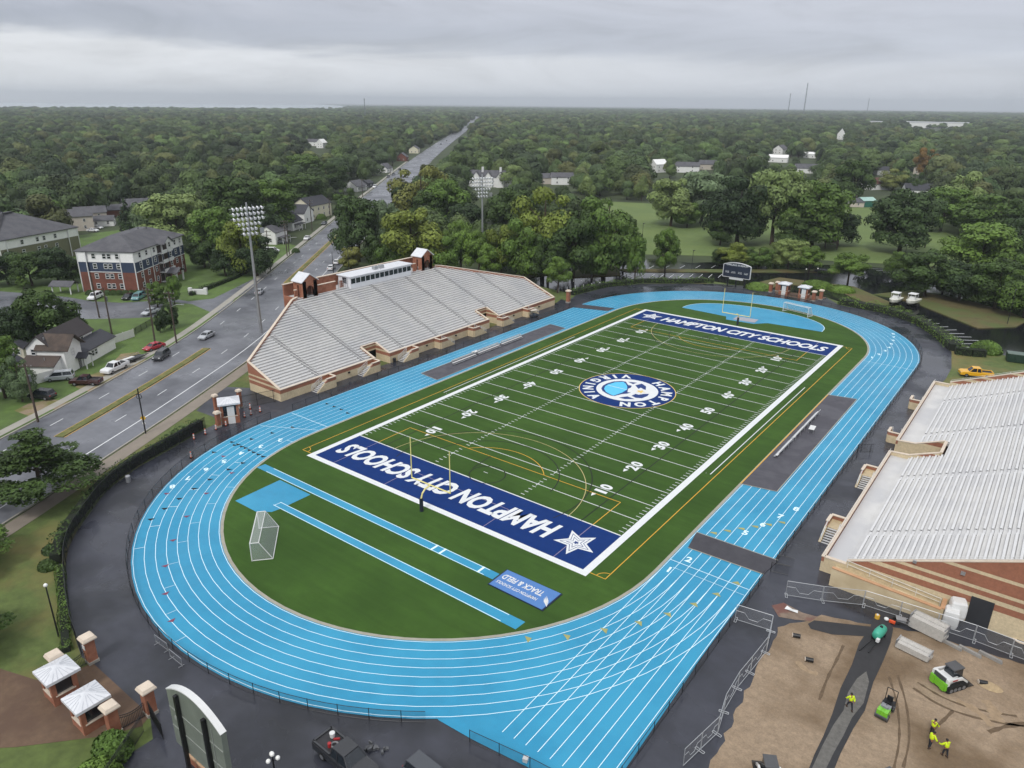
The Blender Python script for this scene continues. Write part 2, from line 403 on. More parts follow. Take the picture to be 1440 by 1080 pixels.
# ---- apron of wet asphalt round the track
apron = [G(115, 925), G(100, 880), G(92, 800), G(97, 770), G(110, 745), G(150, 690), G(195, 657), G(240, 632), G(290, 603), (-47.5, -56), (-55, -56.5), (-62, -47), (-57, -44), (-47, -43), (-47, 44), (-49, 51), G(798, 424), G(810, 415), G(853, 404), G(902, 399), G(963, 399), G(1003, 399), (-14, 100), (9, 101), G(1180, 429), G(1245, 441), G(1290, 457), G(1322, 478), G(1338, 495), G(1338, 518), (47.6, 46), (47, 38), (80, 40), (82, -36), (70, -41.5), (58.5, -42.6), (49.5, -46.3), (46.4, -51), (46.9, -62), (47.8, -73), (49, -112), (8, -112), (8.3, -98.5), (5.6, -97.3), (-5.2, -97.3)]
ground_sheet('apron', apron, .04, m_apron)
# brick plaza at the ticket booths
m_plaza = mat('brick_paving', '64503f', .85, var=.14, scale=1.5, col2='5a4638', scale2=.3)
ground_sheet('brick_plaza', [(-5.2, -97.3), (5.6, -97.3), (6.2, -98.4), (4.6, -101), (0, -106), (-8, -113), (-30, -118), (-14, -104), (-7, -101.6), (-5.4, -100.5)], .055, m_plaza)
ground_sheet('entry_plaza', [(-3.5, 95.4), (7.2, 93.8), (9, 99), (10, 108), (-8, 109), (-5.5, 100)], .05, m_plaza)

# ---- track
TC, TL, RI = Vector((0.1, 0.1)), 49.8, 31.45
def stadium(r, n=40):
    out = []
    for i in range(n+1): a = pi+pi*i/n; out.append((TC.x+r*cos(a), TC.y-TL+r*sin(a)))
    for i in range(n+1): a = pi*i/n; out.append((TC.x+r*cos(a), TC.y+TL+r*sin(a)))
    return out
def ring(mb, r0, r1, z, n=40, m=0):
    a, b = stadium(r0, n), stadium(r1, n); N = len(a); mb.m = m
    for i in range(N):
        j = (i+1) % N; mb.quad((*a[i], z), (*b[i], z), (*b[j], z), (*a[j], z))
RO = RI+8*1.22+.25
mb = MB(); ring(mb, RI-.1, RO, .07)
mb.poly([(14, -79), (26.3, -82.0), (30, -81.8), (RO+TC.x+.5, -80.4), (RO+TC.x-.02, -60), (RO+TC.x-.02, -49.8), (38, -55), (30, -66), (20, -74)], .064)
track = tag(mb.build('running_track', m_track), kind='structure')
mb = MB(); ring(mb, RI-.5, RI-.1, .085); tag(mb.build('track_kerb', m_curb), kind='structure')
mb = MB()
for k in range(9): ring(mb, RI+1.22*k, RI+1.22*k+.066, .082)
for k in range(9):                                    # chute: straight lanes carried on past the bend
    x = TC.x+RI+1.22*k+.04; mb.strip((x, TC.y-TL), (x, -79.6+.05*k), .066, .086)
# finish line, starts, exchange bars
mb.strip((TC.x+RI, -46.6), (TC.x+RO-.3, -46.6), .09, .09)
mb.strip((TC.x+RI+1, -47.9), (TC.x+RO-.3, -47.9), .05, .09)
mb.strip((TC.x-RI, -46.8), (TC.x-RO+.5, -46.8), .1, .09); mb.strip((TC.x-RI, -48.6), (TC.x-RO+.8, -53.5), .09, .0905)
mb.strip((TC.x+RI, 47.5), (TC.x+RO-.3, 47.5), .09, .09); mb.strip((TC.x-RI, 47.8), (TC.x-RO+.3, 47.8), .09, .09)
for k, a in enumerate((188, 196, 204, 211, 218, 225, 232, 239)):
    t = radians(a); r = RI+1.22*k
    mb.strip((TC.x+r*cos(t), TC.y-TL+r*sin(t)), (TC.x+(r+1.2)*cos(t), TC.y-TL+(r+1.2)*sin(t)), .08, .09)
    t += .5; mb.strip((TC.x+r*cos(t), TC.y-TL+r*sin(t)), (TC.x+(r+1.2)*cos(t), TC.y-TL+(r+1.2)*sin(t)), .05, .09)
for ch, px, py, rz in (('1', 941, 801.7, .05), ('2', 968.7, 787.8, .05), ('5', 1048, 750, .05), ('6', 1073, 738.3, .05), ('7', 1097.4, 727, .05), ('8', 1119.6, 716.5, .05), ('8', 242.5, 685, 4.2), ('7', 264, 673, 4.15), ('6', 289.7, 661, 4.1), ('5', 315, 649.5, 4.05), ('4', 339.7, 638, 4.0), ('3', 366.7, 628.7, 3.9), ('2', 394, 619.7, 3.85)):
    p = G(px, py); put_text(mb, ch, 1.15, (p.x, p.y), rz, .094, .035)
for k, (px, py) in enumerate(((1226, 503), (1236, 498.7), (1244.5, 493.7), (1250, 489), (1253.5, 484), (1256, 479), (1257, 474.5), (1256, 470))): p = G(px, py); put_text(mb, str(k+1), 1.15, (p.x, p.y), .25, .094, .035)
tag(mb.build('lane_marking', m_lane), kind='structure')
mb = MB()
def tri(t, r, z=.093, s=.55):
    c = Vector((TC.x+r*cos(t), TC.y-TL+r*sin(t))); e = Vector((cos(t), sin(t))); n = Vector((-e.y, e.x))
    for p in ((c-e*s, c+e*s, c+n*s*.9),): mb.add([(*q, z) for q in p], [(0, 1, 2)])
mb2 = MB(); mb3 = MB(); mb2 = MB(); mb3 = MB(); keep = mb
def marks(b, pts, s):
    for px, py in pts:
        p = G(px, py); t = atan2(p.y-(TC.y-TL), p.x-TC.x) if p.y < TC.y-TL else (0 if p.x > 0 else pi); c = Vector((p.x, p.y)); e = Vector((cos(t), sin(t))); n = Vector((-e.y, e.x))
        b.add([(*q, .093) for q in (c-e*s, c+e*s, c+n*s*1.1)], [(0, 1, 2)])
marks(keep, [(327.5, 621.7), (331, 626), (336, 625), (341, 628), (346.5, 630), (352, 633), (358, 636), (364.5, 639), (371, 642), (412.5, 601), (384, 609), (355, 617.5), (301.7, 636), (342.5, 651), (322.5, 660), (296, 674), (274, 687), (253, 701), (232.5, 715), (213, 730), (461, 568), (471, 572), (481, 576), (490, 581)], .5)
marks(mb2, [(315, 641.7), (326.7, 665), (290.8, 693.7), (263, 726), (235, 694), (243.7, 759.5), (232.5, 795.5), (232.5, 834.5), (241, 872.5)], .45)
marks(mb3, [(740, 900), (795, 897), (848, 888), (897, 878), (938, 866), (975, 852), (1007, 838), (1035, 822)], .55)
for k in range(6):
    x = TC.x+RI+1.22*(k+1.5); mb3.add([(x-.5, -38+k*1.6, .093), (x+.5, -38+k*1.6, .093), (x+.3, -37.4+k*1.6, .093), (x-.3, -37.7+k*1.6, .093)], [(0, 1, 2, 3)])
tag(keep.build('black_zone_mark', m_blk), kind='structure')
tag(mb2.build('red_zone_mark', mat('red_mark_paint', '7c3b52', .7)), kind='structure')
tag(mb3.build('yellow_zone_mark', mat('yellow_mark_paint', '9a9a62', .7)), kind='structure')

# ---- infield
mb = MB().poly(stadium(RI-.45, 48), .075); tag(mb.build('infield_turf', m_turf), kind='structure')
m_mow = mat('turf_light_pass', '42652a', .85, var=.1, scale=.5, spec=.15)
FW, FG, FE = 24.384, 45.72, 54.864
# endzones
for s in (-1, 1):
    mb = MB(); mb.poly([(-FW, s*FG), (FW, s*FG), (FW, s*FE), (-FW, s*FE)] if s > 0 else [(-FW, s*FE), (FW, s*FE), (FW, s*FG), (-FW, s*FG)], .084)
    tag(mb.build('endzone', m_blue), kind='structure')
# white border, yard lines, hash marks
mb = MB(); Z = .092; BW = .95
for s in (-1, 1):
    mb.strip((s*(FW+BW/2), -FE-BW), (s*(FW+BW/2), FE+BW), BW, Z); mb.strip((-FW, s*(FE+BW/2)), (FW, s*(FE+BW/2)), BW, Z)
for i in range(-10, 11):
    y = i*4.572; mb.strip((-FW+.1, y), (FW-.1, y), .2 if abs(i) == 10 else .125, Z+.002)
for i in range(-49, 50):
    y = i*.9144
    if i % 5 == 0:
        for x in (-8.13, 8.13): mb.strip((x, y-.45), (x, y+.45), .12, Z+.004)
        continue
    for x in (-8.13, 8.13): mb.strip((x-.32, y), (x+.32, y), .12, Z)
    for s in (-1, 1): mb.strip((s*(FW-.15), y), (s*(FW-.85), y), .11, Z)
for s in (-1, 1):
    mb.strip((s*(FW+2.2), -22.9), (s*(FW+2.2), 22.9), .14, Z); mb.strip((s*25.9, -22.9), (s*25.9, -22.8), .1, Z); mb.strip((-.4, s*(FG-2.7)), (.4, s*(FG-2.7)), .1, Z)
    for i in range(1, 10):                           # yard numbers with arrows
        yd = 50-abs(i-5)*10; y = (i-5)*9.144; d, u = str(yd)[0], '0'
        x = s*16.4; rz = pi/2 if s > 0 else -pi/2
        if s > 0: a, b = (y-.78, d), (y+.78, u)
        else: a, b = (y+.78, d), (y-.78, u)
        for yy, ch in (a, b): put_text(mb, ch, 1.95, (x, yy), rz, Z+.004, .045, width=1.25 if ch != '1' else .6)
        if yd != 50:
            t = -1 if y < 0 else 1; xa = x-s*.45
            mb.add([(xa-.38, y+t*1.75, Z+.004), (xa+.38, y+t*1.75, Z+.004), (xa, y+t*2.75, Z+.004)], [(0, 1, 2) if t > 0 else (0, 2, 1)])
tag(mb.build('field_marking', m_white), kind='structure')
# soccer and lacrosse lines
mb = MB(); Z = .1; m_or = m_yel
SX, SY = 27.43, 54.9
for s in (-1, 1):
    mb.strip((s*SX, -SY-.05), (s*SX, SY+.05), .11, Z)
    for x0, x1 in ((-SX, -FW-BW), (FW+BW, SX)): mb.strip((x0, s*SY), (x1, s*SY), .11, Z)
    mb.strip((-20.15, s*38.4), (20.15, s*38.4), .11, Z)
    for x in (-20.15, 20.15): mb.strip((x, s*38.4), (x, s*FG), .11, Z)
    c = math.acos(5.5/9.15); a0 = (pi/2-c) if s < 0 else (-pi/2-c); mb.arc((0, s*43.9), 9.15, a0, a0+2*c, .11, Z, 32)
    for x in (-SX, SX): mb.arc((x, s*SY), 1.2, 0 if (x < 0 and s < 0) else pi/2 if (x > 0 and s < 0) else pi if (x > 0) else 1.5*pi, (0 if (x < 0 and s < 0) else pi/2 if (x > 0 and s < 0) else pi if (x > 0) else 1.5*pi)+pi/2, .1, Z, 10)
tag(mb.build('soccer_line', m_or), kind='structure')
mb = MB()
m_pink = mat('faded_line_paint', '8f8296', .8, var=.05)
for s in (-1, 1):
    for x in (-20.15, -9.16, 9.16, 20.15): mb.strip((x, s*FG+s*.2), (x, s*FE), .09, .0875) if abs(x) > 10 else mb.strip((x, s*49.4), (x, s*FE), .09, .0875)
    mb.strip((-9.16, s*49.4), (9.16, s*49.4), .09, .0875)
tag(mb.build('goal_area_line', m_pink), kind='structure')
mb = MB(); mk = MB()
for s in (-1, 1):
    a0 = 0 if s < 0 else pi
    mb.arc((0, s*46), 16.4, a0, a0+pi, .1, Z+.004, 60)
    mk.arc((.6, s*43.4), 2.7, 0, 2*pi, .15, Z+.002, 32); mk.arc((0, s*43), 10.9, a0+.1, a0+pi-.1, .15, Z+.002, 48); mk.arc((.5, s*43), 15.3, a0-.3, a0+pi+.3, .15, Z+.002, 60)
    mk.strip((-2.4, s*43.2), (-2.8, s*38.4), .16, Z+.002)
    mk.strip((s*18.4, -FG), (s*18.4, FG), .16, Z-.003)
mk.strip((-FW, 4.2), (FW, 4.2), .06, Z-.003)
tag(mb.build('lacrosse_fan_line', m_tan), kind='structure'); tag(mk.build('lacrosse_line', m_blk), kind='structure')
# endzone lettering and stars
mb = MB(); ms = MB()
def star(c, r, rot, k, z, b):
    pts = [(c[0]+(r if i % 2 == 0 else r*k)*cos(rot+i*pi/5), c[1]+(r if i % 2 == 0 else r*k)*sin(rot+i*pi/5)) for i in range(10)]
    b.poly(pts, z)
for s in (-1, 1):
    rz = pi if s < 0 else 0
    put_text(mb, 'HAMPTON CITY SCHOOLS', 3.9, (s*2.9, s*50.3), rz, .095, .04, .22, .97, 40.5)
    c = (-s*20.7, s*50.6); r0 = rz+.12+pi/2
    star(c, 2.9, r0, .45, .095, mb); star(c, 2.15, r0, .45, .099, ms); star(c, 1.95, r0, .45, .103, mb); star(c, 1.3, r0, .45, .107, ms); star(c, 1.1, r0, .45, .111, mb); star(c, .45, r0, .45, .114, ms)
tag(mb.build('endzone_lettering', m_white), kind='structure'); tag(ms.build('star_outline', m_navy), kind='structure')
# midfield emblem: navy ring with the town's name round a white disc with a light blue shield and gold spark
def disc(r, z, b, c=(0, 0), n=64, ry=None): b.poly([(c[0]+r*cos(2*pi*i/n), c[1]+(ry or r)*sin(2*pi*i/n)) for i in range(n)], z)
mb = MB(); disc(9.25, .1135, mb); tag(mb.build('emblem_rim', m_gold), kind='structure')
mb = MB(); disc(9.1, .117, mb); tag(mb.build('emblem_ring', m_blue), kind='structure')
E1 = Vector((8, 3.2)).normalized(); E2 = Vector((-E1.y, E1.x))        # the emblem is turned with its own axes
def ep(a, b): v = E1*a+E2*b; return (v.x, v.y)
mw = MB(); mn = MB(); msb = MB(); mg = MB()
disc(5.9, .1205, mw)
cg = lambda pts: [tuple(G(820+x/10.286, 515+y/10.286)[:2]) for x, y in pts]      # surveyed on the emblem itself
mn.poly(cg([(262, 330), (285, 290), (340, 258), (440, 228), (560, 222), (618, 232), (650, 280), (705, 290), (690, 318), (650, 335), (640, 385), (690, 388), (640, 405), (560, 412), (450, 440), (400, 432), (330, 400), (280, 365)]), .124)
msb.poly(cg([(302, 335), (318, 300), (360, 272), (460, 240), (580, 234), (618, 262), (638, 300), (636, 345), (560, 392), (440, 434), (390, 415), (330, 380)]), .1275)
mw.strip(*cg([(360, 282), (632, 350)]), .14, .131)
for q in ([(648, 234), (780, 246), (722, 268)], [(515, 462), (640, 444), (745, 484), (600, 484)], [(755, 285), (850, 260), (910, 300), (905, 352), (870, 340), (835, 318), (800, 336)], [(700, 436), (760, 408), (800, 420), (870, 410), (955, 408), (930, 440), (850, 472), (760, 466)]): mn.poly(cg(q), .124)
sc0 = cg([(830, 376)])[0]
for b_, r0, r1, z in ((mw, 1.5, .65, .1275), (mg, 1.0, .42, .131)): b_.poly([(sc0[0]+(r0 if i % 2 == 0 else r1)*cos(i*pi/5+.3), sc0[1]+(r0 if i % 2 == 0 else r1)*sin(i*pi/5+.3)) for i in range(10)], z)
a_of = atan2(E1.y, E1.x)
def arc_text(txt, a_mid, step, r, sz):
    n = len(txt)
    for i, ch in enumerate(txt):
        t = a_mid-(i-(n-1)/2)*step; put_text(mw, ch, sz, (r*cos(t), r*sin(t)), t-pi/2, .1205, .05)
arc_text('HAMPTON', radians(0), radians(21.3), 7.45, 2.1)
for i, ch in enumerate('VIRGINIA'):
    t = radians(182.5)+(i-3.5)*radians(17.8); put_text(mw, ch, 2.1, (7.45*cos(t), 7.45*sin(t)), t+pi/2, .1205, .05)
tag(mw.build('emblem_white', m_white), kind='structure'); tag(mn.build('emblem_navy', m_navy), kind='structure'); tag(msb.build('emblem_light_blue', m_sky), kind='structure'); tag(mg.build('emblem_gold', m_gold), kind='structure')

# ---- jumps: runways, fan, pads
mb = MB()
Zp = .0865
R1 = [G(361, 657.8), G(373, 653.3), G(702.5, 808), G(692.5, 815.6)]; R2 = [G(384, 711), G(395, 706.7), G(738.7, 875.6), G(725, 886)]
mb.poly([(p.x, p.y) for p in (G(331, 705), G(393.7, 675.6), G(436.7, 696.3), G(395, 716), G(382, 720.7), G(359.6, 720))], Zp-.004)
for r in (R1, R2): mb.poly([(p.x, p.y) for p in r], Zp)
arcp = [(TC.x-.2+18.3*cos(pi*i/24), 64.2+(12.6 if 1 else 0)*sin(pi*i/24)**.8) for i in range(25)]
mb.poly(arcp+[(-18.3, 63.8), (-5.5, 62.8), (-4.4, 60.0), (2.6, 60.4), (5.2, 63.4)], Zp)
tag(mb.build('jump_runway', m_track), kind='structure')
mb = MB()
def lerp(a, b, t): return a+(b-a)*t
for r, (s0, s1) in ((R1, (.05, .97)), (R2, (.0, .95))):
    a0, b0, b1, a1 = r
    for off in (.06, .94):
        p, q = lerp(a0, b0, off), lerp(a1, b1, off); mb.strip(lerp(p, q, s0), lerp(p, q, s1), .09, .0935)
    for t in ((.785, .815, .95) if r is R1 else (0.004,)):
        p, q = lerp(a0, a1, t), lerp(b0, b1, t); mb.strip(p, q, .3 if r is R1 else .09, .0965)
mb.arc((TC.x-.2, 64.2), 18.25, 0, pi, .12, .0965, 1) if 0 else None
for i in range(24): mb.strip(arcp[i], arcp[i+1], .13, .0935)
tag(mb.build('runway_marking', m_lane), kind='structure')
tag(MB().box((-.4, 63.0, .08), (5.6, 3.4, .07), .06).build('vault_pad', mat('pale_rubber_pad', '9a9aa2', .7)), kind='structure')
# grey pads of the team areas, crossing mats over the track
mb = MB()
mb.poly([(-37.2, -17.9), (-32.2, -18.6), (-32.2, 27.3), (-36.9, 27.9)], .1)
mb.poly([(31.25, -22.8), (36.1, -21.9), (36.1, 22.6), (31.25, 21.6)], .1)
tag(mb.build('team_area_pad', m_pad), kind='structure')
mb = MB()
for a, b, c, d in (((32.2, -42.9), (41.6, -42.6), (42.0, -38.9), (31.6, -39.1)), ((-32.2, 47.9), (-32.2, 51.5), (-41.6, 49.2), (-41.6, 45.2))):
    q = [a, b, c, d]; mb.prism(q, .06, .125)
tag(mb.build('crossing_mat', mat('black_rubber_mat', '39383e', .7, rough2=.5, var=.12, scale=.6)), kind='structure')
mb = MB()
for q in ([(31.25, -22.9), (31.25, 21.7)],): mb.strip(q[0], q[1], .16, .112)
tag(mb.build('pad_edge_line', m_yel), kind='structure')
mb = MB()
for p, q in (((36.2, -22), (36.2, 22.7)), ((31.3, -22.9), (36.1, -22)), ((31.3, 21.7), (36.1, 22.7)), ((-37.3, -17.9), (-37.0, 28)), ((-37.2, -18), (-32.2, -18.7)), ((-36.9, 28), (-32.2, 27.4)), ((-32.15, -18.6), (-32.15, 27.3)), ((32.2, -43), (41.6, -42.7)), ((31.6, -39), (42, -38.8))): mb.strip(p, q, .14, .13)
tag(mb.build('pad_white_edge', m_curb), kind='structure')

# ---- parking lots beyond the far bend
ground_sheet('parking_lot', [(-49.5, 58), (-80, 62), (-100, 75), (-88, 108), (-66, 118), (-42, 122), (-28, 138), (-2, 150), (20, 160), (58, 170), (90, 160), (95, 90), (72, 78), (56, 71), (47.2, 74), (40.5, 85.5), (28, 95.5), (13.5, 98), (9, 101), (-14, 100), (-24, 99.5), (-40.5, 86.5), (-47, 74)], .06, m_lot)
mb = MB()
for pl, zz in (([G(785, 392), G(800, 383), G(840, 376), G(870, 375), G(872, 388), G(830, 390)], .3), ([G(868, 379), G(1000, 379.5), G(1180, 380), G(1180, 384), G(1000, 383.5), G(880, 383)], .25), ([G(1228, 415), G(1285, 409), G(1345, 420), G(1420, 440), G(1445, 452), G(1428, 461), G(1375, 463), G(1330, 445), G(1280, 425)], .3), ([G(720, 388), G(770, 380), G(785, 385), G(740, 392)], .3), ([(-14, 103), (-7, 100), (-6, 110), (10, 111), (16, 104), (22, 100), (28, 103), (12, 120), (-10, 118)], .2)):
    mb.prism([(p[0], p[1]) for p in pl], .02, zz)
tag(mb.build('lot_island', mat('island_grass', '5c5433', .95, var=.25, scale=.4, col2='4f5a2c', scale2=.1)), kind='structure')
mb = MB()
for x0, y0, x1, y1 in ((490, 405, 565, 400), (560, 430, 640, 425), (630, 452, 715, 445), (690, 475, 780, 472), (720, 498, 850, 498), (790, 524, 915, 522), (830, 550, 975, 552), (880, 575, 1030, 578), (910, 600, 1085, 605), (955, 630, 1130, 630), (985, 658, 1090, 658), (740, 360, 800, 355), (780, 382, 860, 378), (835, 405, 940, 395), (900, 425, 1000, 422), (960, 445, 1085, 440), (1000, 468, 1150, 460)): mb.strip(G(1180+x0/5.54, 370+y0/5.54), G(1180+x1/5.54, 370+y1/5.54), .2, .075)
for i in range(12): a = G(880+i*13.5, 386); mb.strip(a, (a.x+1.0, a.y-5.5), .16, .07)
for i in range(4): a = G(796+i*10.5, 392-i*1.2); mb.strip(a, (a.x+3.0, a.y-4.6), .16, .07)
for i in range(6): a = G(786+i*11.5, 405-i*1.6); mb.strip(a, (a.x+3.0, a.y-4.6), .16, .07)
for i in range(8): a = G(890+i*22, 378-i*.2); mb.strip(a, (a.x-.6, a.y+5.2), .16, .07)
for i in range(6): a = G(1222+i*10, 378+i*2.4); mb.strip(a, (a.x+4.2, a.y+2.5), .16, .07)
tag(mb.build('parking_line', m_white), kind='structure')
ground_sheet('park_grass', [(-64, 124), (-30, 146), (0, 160), (30, 172), (80, 185), (120, 230), (60, 330), (-10, 345), (-60, 300), (-125, 262), (-165, 250), (-140, 190), (-90, 140)], .06, m_park)

# ---- construction ground
dirt = [(46.4, -51), (49.5, -46.3), (58.5, -42.6), (70, -41.5), (95, -39), (95, -112), (49, -112), (47.8, -73), (46.9, -62)]
jr = random.Random(4); dj = []
for i, p in enumerate(dirt):
    q = dirt[(i+1) % len(dirt)]; L = hypot(q[0]-p[0], q[1]-p[1]); n = max(1, int(L/.8))
    for k in range(n): t = k/n; x, y = p[0]+(q[0]-p[0])*t, p[1]+(q[1]-p[1])*t; dj.append((x+(jr.uniform(-.5, -.05) if x < 50 else 0), y+jr.uniform(.02, .35)))
ground_sheet('dirt_ground', dj, .05, m_dirt)
m_rut = mat('tyre_track_dirt', '5f4f3d', .95, var=.25, scale=3, bump=.5, bscale=5); m_rut2 = mat('pale_scraped_dirt', '948067', .95, var=.2, scale=2)
def rut(pts, w, m, name, z):
    P_ = smooth([tuple(G(*p)[:2]) for p in pts], 2); b = MB(); ww = [w*jr.uniform(.5, 1.2) for _ in P_]; A = [((P_[min(i+1, len(P_)-1)][0]-P_[max(i-1, 0)][0]), (P_[min(i+1, len(P_)-1)][1]-P_[max(i-1, 0)][1])) for i in range(len(P_))]
    for i in range(len(P_)-1):
        q = []
        for j, sg in ((i, -1), (i+1, -1), (i+1, 1), (i, 1)): L = hypot(*A[j]) or 1; q.append((P_[j][0]-A[j][1]/L*ww[j]/2*sg, P_[j][1]+A[j][0]/L*ww[j]/2*sg, z))
        b.quad(*reversed(q))
    tag(b.build(name, m), kind='structure')
for pts, w in (([(1186, 908), (1176, 930), (1164, 952), (1152, 985)], .3), ([(1290, 960), (1330, 985), (1380, 1000), (1430, 1008)], .28), ([(1284, 968), (1322, 994), (1376, 1012), (1440, 1022)], .28), ([(1340, 1000), (1320, 1020), (1305, 1030)], .3), ([(1262, 950), (1275, 990), (1280, 1040), (1270, 1080)], .25), ([(1250, 952), (1262, 990), (1266, 1040), (1256, 1085)], .25), ([(1390, 1030), (1420, 1020), (1450, 1018)], .5)): rut(pts, w, m_rut, 'tyre_track', .056)  # first strip paints the shading of a dirt ridge, the rest are tyre tracks
for pts, w in (([(1345, 985), (1375, 1000), (1395, 1022)], .7), ([(1385, 985), (1398, 1000), (1402, 1015)], 1.2), ([(1120, 930), (1135, 945), (1150, 948)], .6)): rut(pts, w, m_rut2, 'scraped_dirt', .0575)
m_fab = mat('black_filter_fabric', '2e2e30', .8, var=.15, scale=.8)
mb = MB()
L_ = [G(1228, 868), G(1224, 882), G(1208, 905), G(1198, 935), G(1182, 968), G(1170, 1005), G(1158, 1035), G(1145, 1062), G(1136, 1085), G(1172, 1085), G(1182, 1060), G(1200, 1025), G(1216, 1000), G(1228, 960), G(1242, 930), G(1252, 905), G(1256, 885), G(1248, 870)]
mb.poly([(p.x, p.y) for p in L_], .075); mb.poly([(p.x, p.y) for p in (G(1136, 878), G(1145, 873), G(1225, 882), G(1225, 896), G(1170, 893), G(1140, 885))], .073)  # second sheet is a side pit, its darkness put into flat colour
tag(mb.build('trench_fabric', m_fab), kind='structure')
mb = MB().poly([(p.x, p.y) for p in (G(1205, 955), G(1218, 945), G(1222, 960), G(1214, 990), G(1198, 1010), G(1186, 1035), G(1172, 1060), G(1160, 1085), G(1140, 1085), G(1156, 1050), G(1172, 1020), G(1186, 1000), G(1192, 975))], .09)
tag(mb.build('trench_gravel', mat('grey_gravel', '62605c', .9, var=.25, scale=2.5, bump=.4, bscale=6)), kind='structure')
mb = MB(); mb.poly([(p.x, p.y) for p in (G(1085, 852), G(1102, 848), G(1128, 862), G(1150, 868), G(1140, 874), G(1118, 872), G(1095, 868))], .058)
tag(mb.build('mud_patch', mat('muddy_patch', '7a6a5c', .9, var=.3, scale=1.2, col2='6c4a42', scale2=.5)), kind='structure')

# ---- the bay on the horizon
ground_sheet('water', [(-3900, 800), (-3750, 1800), (-3400, 2450), (-3600, 3100), (-8000, 6800), (-15900, 12600), (-15900, 500)], 1.0, mat('bay_water', 'b9c8cf', .12, var=.05, scale=.002))
# ================================================================== the two grandstands
BRK, CRM = '99664f', 'c9b594'
m_alu = mat('white_aluminium', 'd2d3d4', .45, metal=.0, var=.06, scale=.6, col2='bfc0c5', scale2=.12)
m_bench = mat('bench_plank', 'cfcfcf', .4, var=.05, scale=1.0)
m_tread = mat('grey_tread', 'c6c5c3', .55, var=.08, scale=.5, col2='b9b9ba', scale2=.12)
m_cope = mat('stone_coping', 'cdbfae', .8, var=.1, scale=1)
m_brick = mat('red_brick', '99664f', .85, var=.14, scale=3, col2='88553f', scale2=.6)
m_cream = mat('cream_block', 'cdbc9b', .85, var=.08, scale=1.2, col2='bba988', scale2=.3)
m_dark = mat('dark_void', '17171a', .8)
m_steel = mat('galvanised_steel', 'a9abae', .4, metal=.6, var=.1)
m_black = mat('black_metal', '17181a', .45, var=.1)
m_tinroof = mat('white_metal_roof', 'cfd1d5', .4, var=.05, scale=1.5)
m_glass = mat('dark_glass', '20262c', .12, var=.1, spec=.7)
m_trim = mat('white_trim', 'd3d4d3', .6, var=.04)
m_bandL = mat_bands('banded_masonry_west', [(0, 'cdbc9b'), (1.55, '99664f'), (2.2, 'cdbc9b'), (2.6, '99664f'), (3.15, 'cdbc9b'), (3.5, '99664f')], 16)
m_bandR = mat_bands('banded_masonry_east', [(0, 'cdbc9b'), (2.45, '99664f'), (3.25, 'cdbc9b'), (3.7, '99664f'), (4.3, 'cdbc9b'), (4.65, '99664f'), (6.1, 'cdbc9b'), (6.5, '99664f')], 16)
m_bandF = mat_bands('banded_front_wall', [(0, 'cdbc9b'), (1.5, '99664f')], 4)

def wall_run(mb, pts, tops, th, z0=0.0, side=1):
    """upright wall along a polyline with its own top height at each point; thickness th to one side"""
    pts = [Vector((p[0], p[1], 0)) for p in pts]
    for i in range(len(pts)-1):
        a, b = pts[i], pts[i+1]; d = (b-a).normalized(); n = Vector((-d.y, d.x, 0))*th*side
        lo = [a, b, b+n, a+n]
        if side < 0: lo = [a, a+n, b+n, b]
        t = [tops[i], tops[i+1], tops[i+1], tops[i]] if side > 0 else [tops[i], tops[i], tops[i+1], tops[i+1]]
        z = z0 if isinstance(z0, (list, tuple)) else [z0]*len(pts)
        zz = [z[i], z[i+1], z[i+1], z[i]] if side > 0 else [z[i], z[i], z[i+1], z[i+1]]
        mb.hexa([p+Vector((0, 0, k)) for p, k in zip(lo, zz)]+[p+Vector((0, 0, k)) for p, k in zip(lo, t)])
def cope_run(mb, pts, tops, th, side=1, h=.12, over=.06):
    pts2 = []
    P = [Vector((p[0], p[1], 0)) for p in pts]
    for i in range(len(P)-1):
        a, b = P[i], P[i+1]; d = (b-a).normalized(); n = Vector((-d.y, d.x, 0))*side
        q = [a-n*over, b-n*over, b+n*(th+over), a+n*(th+over)]; t = [tops[i], tops[i+1], tops[i+1], tops[i]]
        if side < 0: q = [q[0], q[3], q[2], q[1]]; t = [t[0], t[3], t[2], t[1]]
        mb.hexa([p+Vector((0, 0, k+.005)) for p, k in zip(q, t)]+[p+Vector((0, 0, k+h)) for p, k in zip(q, t)])

def rail(mb, pts, h=1.0, r=.03, nmid=2, step=1.6):
    pts = [Vector(p) for p in pts]
    for k in range(nmid+1):
        z = h*(1-k/(nmid+1)); mb.tube([p+Vector((0, 0, z)) for p in pts], r, 5)
    for a, b in zip(pts, pts[1:]):
        n = max(1, int((b-a).length/step))
        for i in range(n+1): p = a+(b-a)*i/n; mb.cyl(p, p+Vector((0, 0, h)), r, r, 5)

